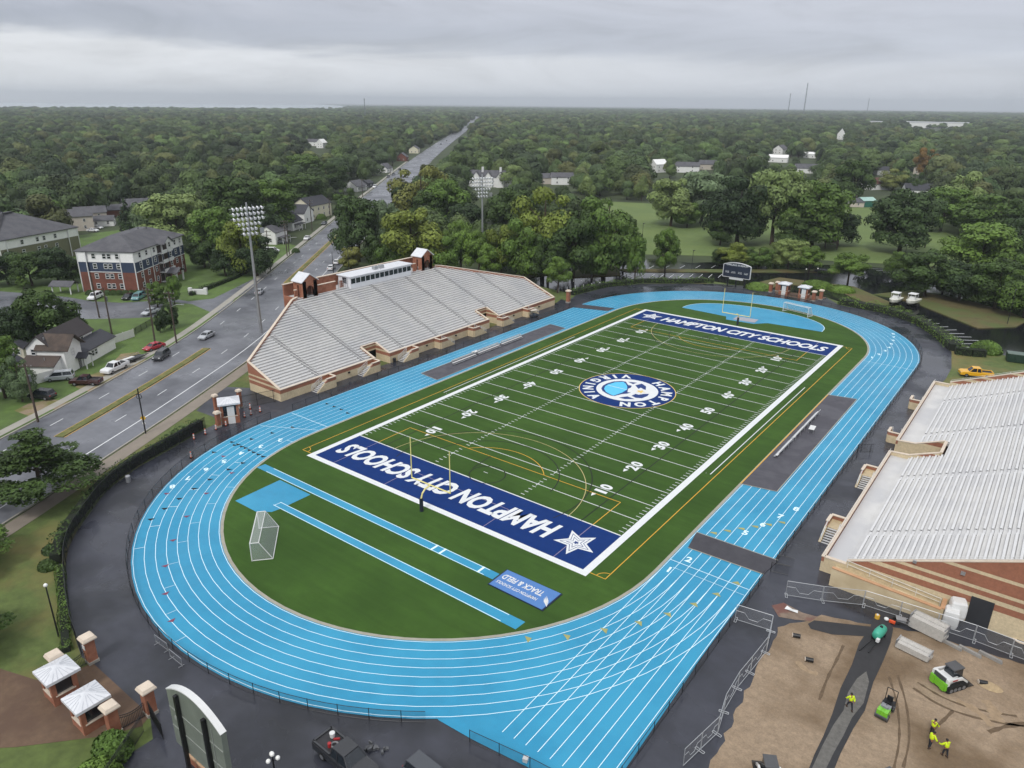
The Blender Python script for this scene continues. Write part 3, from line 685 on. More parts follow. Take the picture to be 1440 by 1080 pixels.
def grandstand(s, name, label, front, row0, nrow, z_row0, dz, ylo, yhi, aisles, notches, m_band, deck_z, front_top, stairs_dir, wlim):
    """s = -1 west stand, +1 east; ylo/yhi give the seating's ends as functions of the distance from the front"""
    root = thing(name, label, 'grandstand', (0, 0, 0))
    X = lambda d: s*(front+d)                       # distance behind the front wall -> world x
    pitch = .75
    # stepped deck
    mb = MB()
    def spans(d0, d1, aw=0.0):
        y0, y1 = ylo((d0+d1)/2)+.3, yhi((d0+d1)/2)-.3; cuts = []
        for (a, b, dep) in notches:
            if d0 < dep: cuts.append((a-.3, b+.3))
        if aw: cuts += [(a-aw/2, a+aw/2) for a in aisles]
        cuts.sort(); out = []; c = y0
        for a, b in cuts:
            if a > c: out.append((c, min(a, y1)))
            c = max(c, b)
            if c >= y1: break
        if c < y1: out.append((c, y1))
        return [(a, b) for a, b in out if b-a > .3]
    d_front = row0-.0
    for a, b in spans(.35, d_front): mb.box((X((.35+d_front)/2), (a+b)/2, deck_z-.2), (d_front-.35+.02, b-a, .2))
    for i in range(nrow):
        d0 = row0+i*pitch; z = z_row0+i*dz
        for a, b in spans(d0, d0+pitch):
            mb.box((X(d0+pitch/2), (a+b)/2, z-dz-.12), (pitch+.02, b-a, dz+.12))
    mb.build('seating_deck', m_tread, root)
    # benches, one part per row
    for i in range(nrow):
        d0 = row0+i*pitch; z = z_row0+i*dz; bb = MB()
        for a, b in spans(d0, d0+pitch, 1.25):
            bb.box((X(d0+.5), (a+b)/2, z+.24), (.26, b-a-.06, .05))
            n = max(2, int((b-a)/2.6))
            for k in range(n): bb.box((X(d0+.5), a+.3+(b-a-.6)*k/(n-1), z+.0), (.06, .06, .25))
        if bb.v: bb.build('bench', m_bench, root)
    # half steps in the aisles
    mb = MB(); steps = {}
    for i in range(nrow-1):
        d0 = row0+i*pitch; z = z_row0+i*dz
        for a in aisles:
            if ylo(d0+.7)+.8 < a < yhi(d0+.7)-.8 and not any(n0-1 < a < n1+1 and d0 < dep for n0, n1, dep in notches):
                steps.setdefault(a, MB()).box((X(d0+pitch*.80), a, z+.002), (.3, 1.15, dz*.5))
    for a in steps: steps[a].build('aisle_step', m_bench, root)
    mb = MB()
    for i in range(nrow-1):
        d0 = row0+i*pitch; z = z_row0+i*dz
        for a in aisles:
            if ylo(d0+.7)+.8 < a < yhi(d0+.7)-.8 and not any(n0-1 < a < n1+1 and d0 < dep for n0, n1, dep in notches):
                mb.box((X(d0+pitch*.63), a, z+.004), (.05, 1.1, dz*.42)); mb.box((X(d0+pitch*.985), a, z+.004+dz*.5), (.03, 1.1, dz*.42))
    mb.build('step_nosing', mat('black_nosing', '2a2a2d', .7), root)
    return root, X, spans, pitch

# ---------------- west stand (far side of the field from the east one), white benches, brick towers and press box
yloW = lambda d: -44.7 if d < 9.4 else -44.7+(d-9.4)*(20.9/13.6)
yhiW = lambda d: 44.2+min(d, 10)*.03 if d < 10.6 else 44.5-(d-10.6)*(20.6/12.2)
AIS_W = [-35.3, -23.8, -12.6, -1.6, 9.9, 20.9, 31.6]
rootW, XW, spW, pitch = grandstand(-1, 'grandstand', 'long grandstand of white benches with brick towers and a white press box, beside the avenue', 46.7, .8, 30, 2.15, .3, yloW, yhiW, AIS_W, [(-21.3, -17.4, 4.2), (15.9, 19.8, 4.2)], m_bandL, 1.9, 2.25, 1, 0)
zW = lambda d: 2.15+max(0, (d-.8))/.75*.3+.55                  # parapet height along the slope
# outer wall with parapet
mb = MB(); mc = MB(); th = .35
front = [(-44.7, -21.3), (-17.4, 15.9), (19.8, 44.2)]
for a, b in front:
    wall_run(mb, [(-46.7, a), (-46.7, b)], [2.25, 2.25], th, 0, 1); cope_run(mc, [(-46.7, a), (-46.7, b)], [2.25, 2.25], th, 1)
mb.build('front_wall', m_bandF, rootW)
side = MB()
pl = [(-46.7-.36, -44.7), (-56.1, -44.7), (-69.7, -23.8), (-70.2, -22.0)]; dl = [.36, 9.4, 23.0, 23.5]
tl = [zW(d)-.35 for d in dl]; wall_run(side, pl, tl, th, 0, -1); cope_run(mc, pl, tl, th, -1)
pr = [(-46.7-.36, 44.2), (-57.3, 44.5), (-69.5, 23.9), (-70.2, 22.0)]; dr = [.36, 10.6, 22.8, 23.5]
tr_ = [zW(d)-.35 for d in dr]; wall_run(side, pr, tr_, th, 0, 1); cope_run(mc, pr, tr_, th, 1)
for n0, n1, dep in ((-21.3, -17.4, 4.2), (15.9, 19.8, 4.2)):
    q = [(-46.7-.36, n0), (-46.7-dep, n0)]; t = [2.25, zW(dep)-.35]; wall_run(side, q, t, .3, 0, -1 if 0 else 1); cope_run(mc, q, t, .3, 1)
    q = [(-46.7-.36, n1), (-46.7-dep, n1)]; wall_run(side, q, t, .3, 0, -1); cope_run(mc, q, t, .3, -1)
    q = [(-46.7-dep, n0), (-46.7-dep, n1)]; t = [zW(dep)-.3]*2; wall_run(side, q, t, .3, 2.3, 1); cope_run(mc, q, t, .3, 1)
back = [(-70.2, -22.0), (-70.2, 22.0)]
side.build('side_wall', m_bandL, rootW); mc.build('coping', m_cope, rootW)
# back wall at the top of the stand
zt = zW(23.0)
mb = MB()
mb.box((-74.6, 0, 0), (.4, 44, zt+1.9)); mb.box((-71.6, -17.0+9, 0), (.3, 1.2, zt+.9))
for y0, y1 in ((-21.9, -21.3), (-15.7, -10.5), (14.8, 15.7), (21.4, 21.9)): mb.box((-70.9, (y0+y1)/2, 0), (.35, y1-y0, zt+1.2))
for sg in (-1, 1): mb.box((-72.4, sg*21.85, 0), (4.2, .35, zt-.5))
mb.build('back_wall', m_brick, rootW)
mb = MB(); mb.box((-74.6, 0, zt+1.9), (.6, 44.2, .14))
for y0, y1 in ((-21.9, -21.3), (-15.7, -10.5), (14.8, 15.7), (21.4, 21.9)): mb.box((-70.9, (y0+y1)/2, zt+1.2), (.5, y1-y0, .12))
mb.build('back_coping', m_cope, rootW)
MB().box((-72.3, 0, zt-1.0), (4.0, 43, .3)).build('walkway', m_tread, rootW)
# brick towers with arches and white gable roofs
def tower(y):
    w, dp, x0 = 4.0, 3.2, -69.6; zb, ze, zp = zt-.7, zt+2.95, zt+4.45; t = MB()
    xa, xb = x0, x0-dp
    for yy in (y-w/2+.5, y+w/2-.5):
        for xx in (xa-.35, xb+.35): t.box((xx, yy, zb-6), (.7, 1.0, ze-zb+6))
    def arch_wall(plane, c, half, lo, hi, zs, r, thick):
        """wall above an arched opening; plane 'x': in the y-z plane at x=c"""
        n = 10; prev = None
        for i in range(n+1):
            a = pi-pi*i/n; u = r*cos(a); zz = zs+r*sin(a)
            cur = (u, zz)
            if prev:
                for off in (0,):
                    q = [(prev[0], prev[1]), (cur[0], cur[1]), (cur[0], hi(cur[0])), (prev[0], hi(prev[0]))]
                    P = []
                    for dd in (0, thick):
                        for (uu, zq) in q: P.append(Vector((c-dd, y+uu, zq)) if plane == 'x' else Vector((c+uu, dd, zq)))
                    t.hexa([P[0], P[1], P[2], P[3], P[4], P[5], P[6], P[7]])
            prev = cur
        for sg in (-1, 1):
            q = [(sg*r, lo), (sg*half, lo), (sg*half, hi(sg*half)), (sg*r, hi(sg*r))]; P = []
            for dd in (0, thick):
                for (uu, zq) in q: P.append(Vector((c-dd, y+uu, zq)) if plane == 'x' else Vector((c+uu, dd, zq)))
            t.hexa(P)
    gable = lambda u: ze+(zp-ze)*(1-abs(u)/(w/2))-.08
    arch_wall('x', xa, w/2-.05, zb, gable, zt+.9, 1.0, .4); arch_wall('x', xb+.4, w/2-.05, zb, gable, zt+.9, 1.0, .4)
    for sg in (-1, 1):                                # side walls with a narrow arch
        yy = y+sg*(w/2-.2)
        for xx, dx in ((xa-.7, 1.2), (xb+.7, 1.2)): t.box((xx, yy, zb), (dx, .38, ze-zb))
        t.box(((xa+xb)/2, yy, ze-.9), (dp-2.4, .36, .9))
    o = t.build('tower', m_brick, rootW)
    r = MB()
    for sg in (-1, 1):
        e, m = y+sg*(w/2+.35), y; A = [Vector((xx, yy, z)) for xx in (xa+.3, xb-.3) for yy, z in ((e, ze-.18), (m, zp))]
        n = Vector((0, 0, .16)); r.hexa([A[0], A[2], A[3], A[1], A[0]+n, A[2]+n, A[3]+n, A[1]+n] if sg > 0 else [A[0], A[1], A[3], A[2], A[0]+n, A[1]+n, A[3]+n, A[2]+n])
    r.build('tower_roof', m_tinroof, o)
    b = MB()
    for i in range(5): b.box((xa-.3, y-.9+.45*i, zb), (.06, .06, 2.2))
    b.box((xa-.3, y, zb+.9), (.06, 2.2, .06)); b.build('grille', m_black, o)
tower(-18.6); tower(18.7)
# press box
pb = MB(); x0, x1 = -69.0, -73.2; y0, y1 = -7.6, 12.2; zb, zr_ = zt-2.2, zt+1.85
pb.box(((x0+x1)/2, (y0+y1)/2, zb), (x0-x1, y1-y0, zr_-zb)); pbo = pb.build('press_box', mat('white_siding', 'd9dade', .5, var=.04), rootW)
MB().box(((x0+x1)/2, (y0+y1)/2, zr_), (x0-x1+.7, y1-y0+.6, .2)).build('press_box_roof', m_tinroof, pbo)
for i in range(13):
    yc = y0+.8+(y1-y0-1.6)*i/12
    MB().box((x0+.02, yc, zr_-1.55), (.06, 1.25, 1.15)).build('window', m_glass, pbo)
MB().box(((x0+x1)/2, y0-.02, zr_-1.6), (1.4, .06, 1.3)).build('window', m_glass, pbo)
mb = MB(); mb.box((-70.6, 1.6, zr_+.2), (1.1, 1.0, .8)); mb.box((-70.6, 3.6, zr_+.2), (1.1, 1.0, .8)); mb.build('roof_unit', m_steel, pbo)
mb = MB()
for k in range(4): mb.bar((-70.0, -10.4, zt-.2+k*.5), (-70.0, -7.7, zt-.2+k*.5), .06)
for k in range(5): mb.bar((-70.0, -10.4+k*.68, zt-1), (-70.0, -10.4+k*.68, zt+1.6), .07)
rail(mb, [(-68.4, -10.2, zt-2.4), (-68.4, -7.7, zt-2.4), (-70, -7.7, zt-2.4)], 1.1, .03, 2)
mb.cyl((-69.3, 2.2, zb), (-69.3, 2.2, zr_+.9), .04); mb.build('metal_stair', m_steel, rootW)
# stair blocks along the front
def stair_block(root, x, y, sg, s, top, length=4.0, run=2.6, wd=1.55, mw=None):
    """landing against the front wall with steps running down along it (sg = direction of the descent)"""
    cx = x-s*wd/2
    b = MB(); b.box((cx, y-sg*.9, 0), (wd, 1.9, top-.85)); b.box((x-s*(wd+.14), y-sg*.9, 0), (.28, 1.9, top-.1))
    b.box((cx, y-sg*1.99, 0), (wd+.2, .28, top-.1)); n = 7; h = top-.85
    q = [(0.05, 0), (run+.0, 0), (run, h*.12), (.05, h+.55)]
    P = []
    for dx in (0, .28):
        for (u, z) in q: P.append(Vector((x-s*(wd+dx), y+sg*u, z)))
    b.hexa(P)
    o = b.build('stair', m_bandF if mw is None else mw, root)
    t = MB()
    for k in range(n): t.box((cx, y+sg*(.05+run*(k+.5)/n), h*(n-1-k)/n), (wd-.1, run/n-.12, .09))
    t.build('stair_tread', m_tread, o)
    c = MB(); c.box((x-s*(wd+.14), y-sg*.9, top-.1), (.4, 2.0, .1)); c.box((cx, y-sg*1.99, top-.098), (wd+.3, .4, .1)); c.build('stair_coping', m_cope, o)
    r = MB(); rail(r, [(x-s*(wd+.1), y+sg*.05, h*.95), (x-s*(wd+.1), y+sg*run, .1)], 1.0, .035, 2, .9)
    rail(r, [(x-s*.12, y+sg*.05, h*.95), (x-s*.12, y+sg*run, .1)], 1.0, .035, 2, .9); r.build('handrail', m_trim, o)
for i, a in enumerate(AIS_W): stair_block(rootW, -46.64, a, -1 if i < 3 else 1, -1, 2.25)
mb = MB()
for y in (-33, -28.6, -9.8, -6.3, 3.4, 12, 25.5, 36.6): mb.box((-46.55, y, 1.05), (.3, .35, .3))
mb.build('wall_lamp', m_black, rootW)

# ---------------- east stand, seen from its near end, wide walkway in front of the rows
yc0, yc1 = -37.7, 36.9
yloE = lambda d: yc0
yhiE = lambda d: yc1
AIS_E = [-28.9, -10.5, 8.0, 26.3]
NE_ = (-1.9, 2.9, 6.6)
rootE, XE, spE, _ = grandstand(1, 'grandstand', 'grandstand beside the dirt building site, with grey rows and a striped brick end wall', 46.5, 2.75, 36, 1.75, .31, yloE, yhiE, AIS_E, [NE_], m_bandR, 1.45, 2.1, 1, 0)
zE = lambda d: 1.75+max(0, (d-2.75))/.75*.31+.62
mb = MB(); mc = MB()
for a, b in ((yc0, NE_[0]), (NE_[1], yc1)):
    wall_run(mb, [(46.5, a), (46.5, b)], [1.95, 1.95], .3, 0, -1); cope_run(mc, [(46.5, a), (46.5, b)], [1.95, 1.95], .3, -1)
m_bandFE = mat_bands('banded_front_wall_east', [(0, 'cdbc9b'), (1.35, '99664f')], 4)
mb.build('front_wall', m_bandFE, rootE)
side = MB()
for yy, sg in ((yc0, 1), (yc1, -1)):
    q = [(46.8, yy), (49.2, yy)]; wall_run(side, q, [1.95, 1.95], .35, 0, sg); cope_run(mc, q, [1.95, 1.95], .35, sg)
    dl = [2.7, 29.4]; q = [(46.5+d, yy) for d in dl]; t = [zE(d)+.05 for d in dl]
    wall_run(side, q, t, .35, 0, sg); cope_run(mc, q, t, .35, sg)
for yy, sg in ((NE_[0], 1), (NE_[1], -1)):
    q = [(46.8, yy), (46.5+2.7, yy), (46.5+NE_[2], yy)]; t = [1.95, 2.1, zE(NE_[2])-.3]; wall_run(side, q, t, .3, 0, -sg); cope_run(mc, q, t, .3, -sg)
q = [(46.5+NE_[2], NE_[0]), (46.5+NE_[2], NE_[1])]; t = [zE(NE_[2])-.3]*2; wall_run(side, q, t, .3, 2.35, -1); cope_run(mc, q, t, .3, -1)
side.box((76.1, (yc0+yc1)/2, 0), (.4, yc1-yc0, 14.2))
# the ramp down along the near end
rm = MB(); ya, yb = yc0-.02, yc0-2.0
q0 = [(48.2, ya), (59.2, ya), (59.2, yb), (48.2, yb)]; zt0, zt1 = 1.4, .95
rm.hexa([Vector((x, y, 0)) for x, y in ((48.2, yb), (59.2, yb), (59.2, ya), (48.2, ya))]+[Vector((48.2, yb, zt0)), Vector((59.2, yb, zt1)), Vector((59.2, ya, zt1)), Vector((48.2, ya, zt0))])
ro = rm.build('ramp', m_cream, rootE)
wr = MB(); wall_run(wr, [(48.2, yb-.01), (59.3, yb-.01)], [2.3, 1.85], .3, 0, -1); wall_run(wr, [(59.22, yb), (59.22, ya)], [1.85, 1.85], .3, 0, -1); wr.build('ramp_wall', m_cream, ro)
wc = MB(); cope_run(wc, [(48.2, yb-.01), (59.3, yb-.01)], [2.3, 1.85], .3, -1); cope_run(wc, [(59.22, yb), (59.22, ya)], [1.85, 1.85], .3, -1); wc.build('ramp_coping', mat('orange_stone', 'b88f6c', .85), ro)
wr = MB(); rail(wr, [(49.4, ya-.25, 1.75), (59, ya-.25, 1.0)], .95, .03, 1, 2.0); wr.build('handrail', m_trim, ro)
so_ = side.build('side_wall', m_bandR, rootE); mc.build('coping', m_cope, rootE)
mb = MB(); mb.box((62.6, yc0-.01, 0), (2.1, .12, 3.35)); mb.build('doorway', mat('dim_doorway', '2b2d31', .8), so_)  # solid panel, the dim interior of the opening is put into its colour
mb = MB(); mb.box((55.8, yc0-.12, 5.05), (.35, .22, .3)); mb.box((60.3, yc0-.12, 5.5), (.42, .24, .34)); mb.build('wall_lamp', m_steel, so_)
rl = MB(); rail(rl, [(49.3, yc0+.2, zE(2.75)+.05), (75.8, yc0+.2, zE(29.3)+.05)], .55, .025, 1, 3.0)
rail(rl, [(46.65, yc0+.2, 2.05), (46.65, NE_[0], 2.05)], .35, .025, 0, 3.0); rail(rl, [(46.65, NE_[1], 2.05), (46.65, yc1, 2.05)], .35, .025, 0, 3.0)
rail(rl, [(49.3, yc1-.2, zE(2.75)), (75.8, yc1-.2, zE(29.3))], .5, .025, 1, 3.0); rl.build('guard_rail', m_trim, rootE)
for i, (y, sg) in enumerate(((-28.9, -1), (-11.0, -1), (8.0, 1), (26.0, 1))): stair_block(rootE, 46.44, y, sg, 1, 1.95, mw=m_bandFE)

# ================================================================== floodlights
def floodlight(loc, label, rz):
    t = thing('floodlight', label, 'floodlight', loc, rz, 'floodlight masts behind the long grandstand'); k9 = .93
    MB().cyl((0, 0, 0), (0, 0, 30.2), .42, .2, 10).build('pole', m_steel, t)
    fr = MB(); z0 = 23.4
    rows = [(0, 4), (1, 4), (2, 6), (3.0, 8), (4.0, 8), (5.0, 8)]
    for r, n in rows:
        z = z0+r*1.12; fr.bar((-n*.52, .25, z), (n*.52, .25, z), .1)
    for x in (-1.2, 1.2): fr.bar((x, .2, z0-.2), (x, .2, z0+6.3), .1)
    fr.build('lamp_frame', m_steel, t)
    lm = MB(); lm.cyl((0, 0, 0), (0, .42, -.24), .14, .33, 10); lm.cyl((0, -.28, .1), (0, .0, 0), .16, .16, 8)
    m_lamp = mat('silver_reflector', 'e6e8ea', .35, metal=.0, var=.05)
    proto = None
    for r, n in rows:
        z = z0+r*1.12
        for k in range(n):
            p = ((k-(n-1)/2)*.95, .3, z+.05)
            if proto is None: proto = lm.build('lamp', m_lamp, t, loc=p)
            else: part_copy(proto, t, p)
    bx = MB(); bx.box((-2.9, .2, 23.2), (.9, .3, 1.2)); bx.build('ballast_box', m_steel, t)
    return t
fA = floodlight((-86.4, -21.0, 0), 'tall grey floodlight mast by the avenue at the near corner of the long grandstand', -1.75)
fB = dup(fA, 'tall grey floodlight mast among the trees behind the far corner of the long grandstand', (-92.3, 68.9, 0), -2.05)

# ================================================================== field furniture
def goal_post(loc, rz, label):
    m_gy = mat('pale_yellow_paint', 'dfd48a', .4, var=.03)
    t = thing('goal_post', label, 'goal post', loc, rz, 'gooseneck goal posts')
    b = MB(); b.tube([(0, 0, 0), (0, 0, 1.9), (0, .25, 2.55), (0, .8, 3.0), (0, 1.5, 3.1), (0, 1.9, 3.1)], .11, 8); b.build('gooseneck', m_gy, t)
    MB().cyl((0, 0, 0), (0, 0, 1.95), .26, .26, 10).build('pad', mat('dark_post_pad', '1c2331', .6), t)
    MB().cyl((-3.56, 1.9, 3.1), (3.56, 1.9, 3.1), .1, .1, 8).build('crossbar', m_gy, t)
    u = MB().cyl((0, 0, 0), (0, 0, 6.1), .085, .06, 8).build('upright', m_gy, t, loc=(-3.52, 1.9, 3.1)); part_copy(u, t, (3.52, 1.9, 3.1))
    return t
gp1 = goal_post((0.2, -56.9, .08), 0, 'yellow goal post behind the near end zone, bent neck over the blue lettering')
dup(gp1, 'yellow goal post at the far end zone, in front of the light blue fan', (-.2, 56.9, .08), pi)

def soccer_goal(loc, rz, label):
    t = thing('soccer_goal', label, 'soccer goal', loc, rz, 'movable soccer goals'); m_net = mat_mesh('white_net', 'c9ced2', .3)
    w, h, d0, d1 = 7.32, 2.44, 1.0, 2.4; f = MB()
    A = [Vector((sx*w/2, 0, z)) for sx in (-1, 1) for z in (0, h)]
    f.tube([A[0], A[1], A[3], A[2]], .07, 6)
    f.build('frame', m_trim, t)
    b = MB()
    for sx in (-1, 1): b.tube([(sx*w/2, 0, h), (sx*w/2, -d0, h), (sx*w/2, -d1, .05), (sx*w/2, 0, .05)], .05, 6)
    b.tube([(-w/2, -d0, h), (w/2, -d0, h)], .05, 6); b.tube([(-w/2, -d1, .05), (w/2, -d1, .05)], .05, 6); b.build('back_frame', m_trim, t)
    n = MB()
    for sx in (-1, 1): n.add([(sx*w/2, 0, .05), (sx*w/2, 0, h), (sx*w/2, -d0, h), (sx*w/2, -d1, .05)], [(0, 1, 2, 3)])
    n.quad((-w/2, 0, h), (w/2, 0, h), (w/2, -d0, h), (-w/2, -d0, h)); n.quad((-w/2, -d0, h), (w/2, -d0, h), (w/2, -d1, .05), (-w/2, -d1, .05)); n.build('net', m_net, t)
    return t
a0, a1 = G(371, 718, 2.4), G(352, 720, 2.4)
g1, g2 = G(354, 791), G(381, 788)                     # near end, base
g1, g2 = G(354.4, 791), G(365, 743)
sg1 = soccer_goal(((g1.x+g2.x)/2, (g1.y+g2.y)/2, .08), atan2(g2.y-g1.y, g2.x-g1.x), 'white soccer goal standing on the turf inside the near bend')
p, q = G(1100, 438), G(1136, 447)
dup(sg1, 'white soccer goal turned to the track beside the light blue fan', ((p.x+q.x)/2, (p.y+q.y)/2, .1), atan2(q.y-p.y, q.x-p.x)+pi)

# pit cover with lettering
c = [G(685.6, 822.5), G(763, 860.6), G(791, 837), G(712.5, 802)]
t = thing('sand_pit_cover', 'blue printed cover over the jumping pit at the end of the short runway', 'pit cover')
MB().prism([(p.x, p.y) for p in c], .06, .16).build('border', mat('pit_border', '10203f', .7), t)
ctr = sum(c, Vector())/4; ins = [ctr+(p-ctr)*.955 for p in c]
MB().prism([(p.x, p.y) for p in ins], .1, .2).build('sheet', mat('periwinkle_vinyl', '4a78b4', .5, var=.05), t)
ax = (c[0]-c[1]+c[3]-c[2]).normalized(); ang = atan2(ax.y, ax.x); up = Vector((-ax.y, ax.x, 0))
mb = MB(); o = ctr+ax*.55
put_text(mb, 'TRACK & FIELD', .95, o-up*.45, ang, .206, .025, .12, 1.0, 5.6); put_text(mb, 'HAMPTON CITY SCHOOLS', .5, o+up*.75, ang, .206, .02, .12, 1.0, 5.6)
w0 = ctr-ax*3.15
for k in range(3): mb.poly([tuple((w0+ax*a+up*b)[:2]) for a, b in ((.45, -.5+k*.25), (-.2-k*.12, .1+k*.3), (-.5-k*.1, .55+k*.3), (.1, .0+k*.28))], .206)
mb.build('lettering', m_trim, t)

# team benches
def team_bench(loc, rz, label, L=7.6, group='benches on the team areas', dark=False):
    t = thing('team_bench', label, 'bench', loc, rz, group); m = m_bench
    MB().box((0, 0, .43), (.34, L, .05)).build('seat', m, t); MB().box((-.32, 0, .78), (.05, L, .24)).build('backrest', m, t)
    MB().box((.3, 0, .16), (.28, L, .04)).build('footboard', m_steel, t)
    lg = MB(); lg.bar((-.32, 0, 0), (-.32, 0, .95), .06); lg.bar((.3, 0, .0), (.3, 0, .2), .06); lg.bar((-.32, 0, .4), (.3, 0, .4), .06); lg.bar((.0, 0, 0), (.0, 0, .42), .06)
    k = lg.build('leg', m_steel, t, loc=(0, -L/2+.4, 0))
    for i in range(1, 4): part_copy(k, t, (0, -L/2+.4+(L-.8)*i/3, 0))
    return t
tb = team_bench((-35.6, -6.4, .1), 0, 'white team bench nearest the near end of the left grey pad')
dup(tb, 'white team bench in the middle of the left grey pad, behind the small white table', (-35.7, 2.0, .1)); dup(tb, 'white team bench nearest the far end of the left grey pad', (-35.7, 10.4, .1))
t = thing('side_table', 'small white table between two benches on the left grey pad', 'table', (-36.3, -1.9, .1))
MB().box((0, 0, .72), (.9, 1.9, .05)).build('tabletop', m_trim, t); k = MB().box((0, 0, 0), (.06, .06, .73)).build('leg', m_steel, t, loc=(-.35, -.8, 0))
for x, y in ((.35, -.8), (.35, .8), (-.35, .8)): part_copy(k, t, (x, y, 0))
t = dup(t, 'white table standing alone on the right grey pad', (33.9, 2.3, .1), .1)
for i, (y, lb) in enumerate(((-7.6, 'long pale team bench at the near half of the right grey pad'), (.6, 'long pale team bench in the middle of the right grey pad'), (7.0, 'long pale team bench at the far half of the right grey pad'))):
    b = dup(tb, lb, (32.5, y, .1), pi, 'benches on the right team area')

# ================================================================== far scoreboard and near scoreboard
def scoreboard(loc, rz, label, back_only=False, big=False):
    t = thing('scoreboard', label, 'scoreboard', loc, rz); mn = mat('scoreboard_navy', '1a2132', .5, var=.05); W_ = 8.4; z0, z1 = 2.9, 6.6
    p0 = MB().box((0, 0, 0), (.35, .35, 6.8)).build('post', m_black, t, loc=(-2.6, -.3, 0)); part_copy(p0, t, (0, -.3, 0)); part_copy(p0, t, (2.6, -.3, 0))
    b = MB(); n = 12; top = [(W_/2*(-1+2*i/n), z1+.75*(1-(-1+2*i/n)**2)) for i in range(n+1)]; out = [(-W_/2, z0)]+[(W_/2, z0)]+list(reversed(top))
    vs = [(x, y, z) for y in (-.15, .2) for x, z in out]; m = len(out); b.add(vs, [tuple(range(m-1, -1, -1)), tuple(range(m, 2*m))]+[(i, (i+1) % m, m+(i+1) % m, m+i) for i in range(m)])
    b.build('panel', mn, t)
    e = MB()
    for (x0, za), (x1, zb) in zip(top, top[1:]): e.bar((x0, .05, za), (x1, .05, zb), .5, .14)
    for sx in (-1, 1): e.bar((sx*W_/2, .05, z0), (sx*W_/2, .05, z1), .14, .5)
    e.bar((-W_/2, .05, z0), (W_/2, .05, z0), .5, .12); e.build('frame', m_trim, t)
    x = MB(); M = lambda cx, cz: Matrix.Translation((cx, .215, cz)) @ Matrix.Rotation(pi, 4, 'Z') @ Matrix.Rotation(pi/2, 4, 'X')
    put_text(x, 'DARLING STADIUM', .52, (0, 0), M=M(0, z1+.05), width=6.6, bold=.02)
    put_text(x, 'HOME', .3, (0, 0), M=M(2.9, 4.3)); put_text(x, 'GUEST', .3, (0, 0), M=M(-2.9, 4.3)); put_text(x, 'DOWN', .3, (0, 0), M=M(1.0, 4.3)); put_text(x, 'TO GO', .3, (0, 0), M=M(-1.0, 4.3))
    for cx in (-2.9, -1, 1, 2.9): x.add([(cx-.6, .21, 4.62), (cx+.6, .21, 4.62), (cx+.6, .21, 4.68), (cx-.6, .21, 4.68)], [(3, 2, 1, 0)])
    x.build('lettering', m_trim, t)
    d = MB(); d.box((0, .02, 2.25), (4.2, .3, .6)); d.build('message_panel', m_trim, t)
    return t
scoreboard((-16.3, 96.6, 0), pi, 'dark blue stadium scoreboard with an arched white edge at the far bend')
# the near one is seen from behind
t = thing('scoreboard', 'big scoreboard seen from behind with a curved white top edge by the brick gate', 'scoreboard', (16.4, -98.2, 0))
k = MB().box((0, 0, 0), (.28, .28, 8.5)).build('post', m_black, t, loc=(-1.95, -.42, 0)); part_copy(k, t, (1.85, -.42, 0))
n = 16; W_ = 7.5; z0, z1 = 2.5, 8.0; top = [(W_/2*(-1+2*i/n), z1+1.25*(1-(-1+2*i/n)**2)) for i in range(n+1)]; out = [(-W_/2, z0), (W_/2, z0)]+list(reversed(top)); m = len(out)
b = MB(); vs = [(x, y, z) for y in (-.22, .22) for x, z in out]; b.add(vs, [tuple(range(m-1, -1, -1)), tuple(range(m, 2*m))]+[(i, (i+1) % m, m+(i+1) % m, m+i) for i in range(m)])
b.build('panel', mat('grey_green_sheet', '71786f', .5, var=.12, scale=.8), t)
e = MB()
for (x0, za), (x1, zb) in zip(top, top[1:]): e.bar((x0, 0, za), (x1, 0, zb), .5, .1)
e.build('top_trim', m_trim, t)
e = MB()
for z in (4.4, 6.3): e.box((0, -.24, z), (W_-.1, .05, .06))
for x in (-2.6, 2.5): e.box((x, -.25, 3.2), (.05, .06, 4.6))
e.box((-2.9, -.26, 5.4), (.35, .08, .3)); e.build('seam', mat('dull_seam', '8b908a', .6), t)
t = thing('planter_wall', 'low brick wall with tan coping under the big scoreboard', 'wall', (14.6, -97.6, 0)); MB().box((.6, 0, 0), (4.6, .6, 1.0)).build('brickwork', m_brick, t); MB().box((.6, 0, 1.0), (4.9, .85, .14)).build('coping', mat('worn_stone', 'a88a6c', .85), t)

# ================================================================== gates: pillars, ticket booths, picket fences
def pillar(loc, label, h=2.75, group='brick gate pillars with stone caps', s=.9, rz=0.0):
    t = thing('gate_pillar', label, 'pillar', loc, rz, group)
    MB().box((0, 0, 0), (.95*s, .95*s, h)).build('shaft', m_brick, t); MB().box((0, 0, 0), (1.1*s, 1.1*s, .35)).build('base', m_conc, t)
    MB().box((0, 0, h), (1.45*s, 1.45*s, .14)).box((0, 0, h+.14), (1.4*s, 1.4*s, .22), 0, .82).build('cap', m_cope, t)
    return t
pA = pillar((-5.4, -97.2, 0), 'brick gate pillar with a white notice at the end of the dark hedge')
MB().box((.1, -.5, 1.85), (.5, .05, .45)).build('notice', m_trim, pA)
pillar((-5.35, -100.2, 0), 'brick gate pillar half hidden behind the left ticket booth'); pillar((5.4, -97.1, 0), 'brick gate pillar next to the big scoreboard'); pillar((5.0, -100.1, 0), 'brick gate pillar between the right ticket booth and the rounded shrubs')
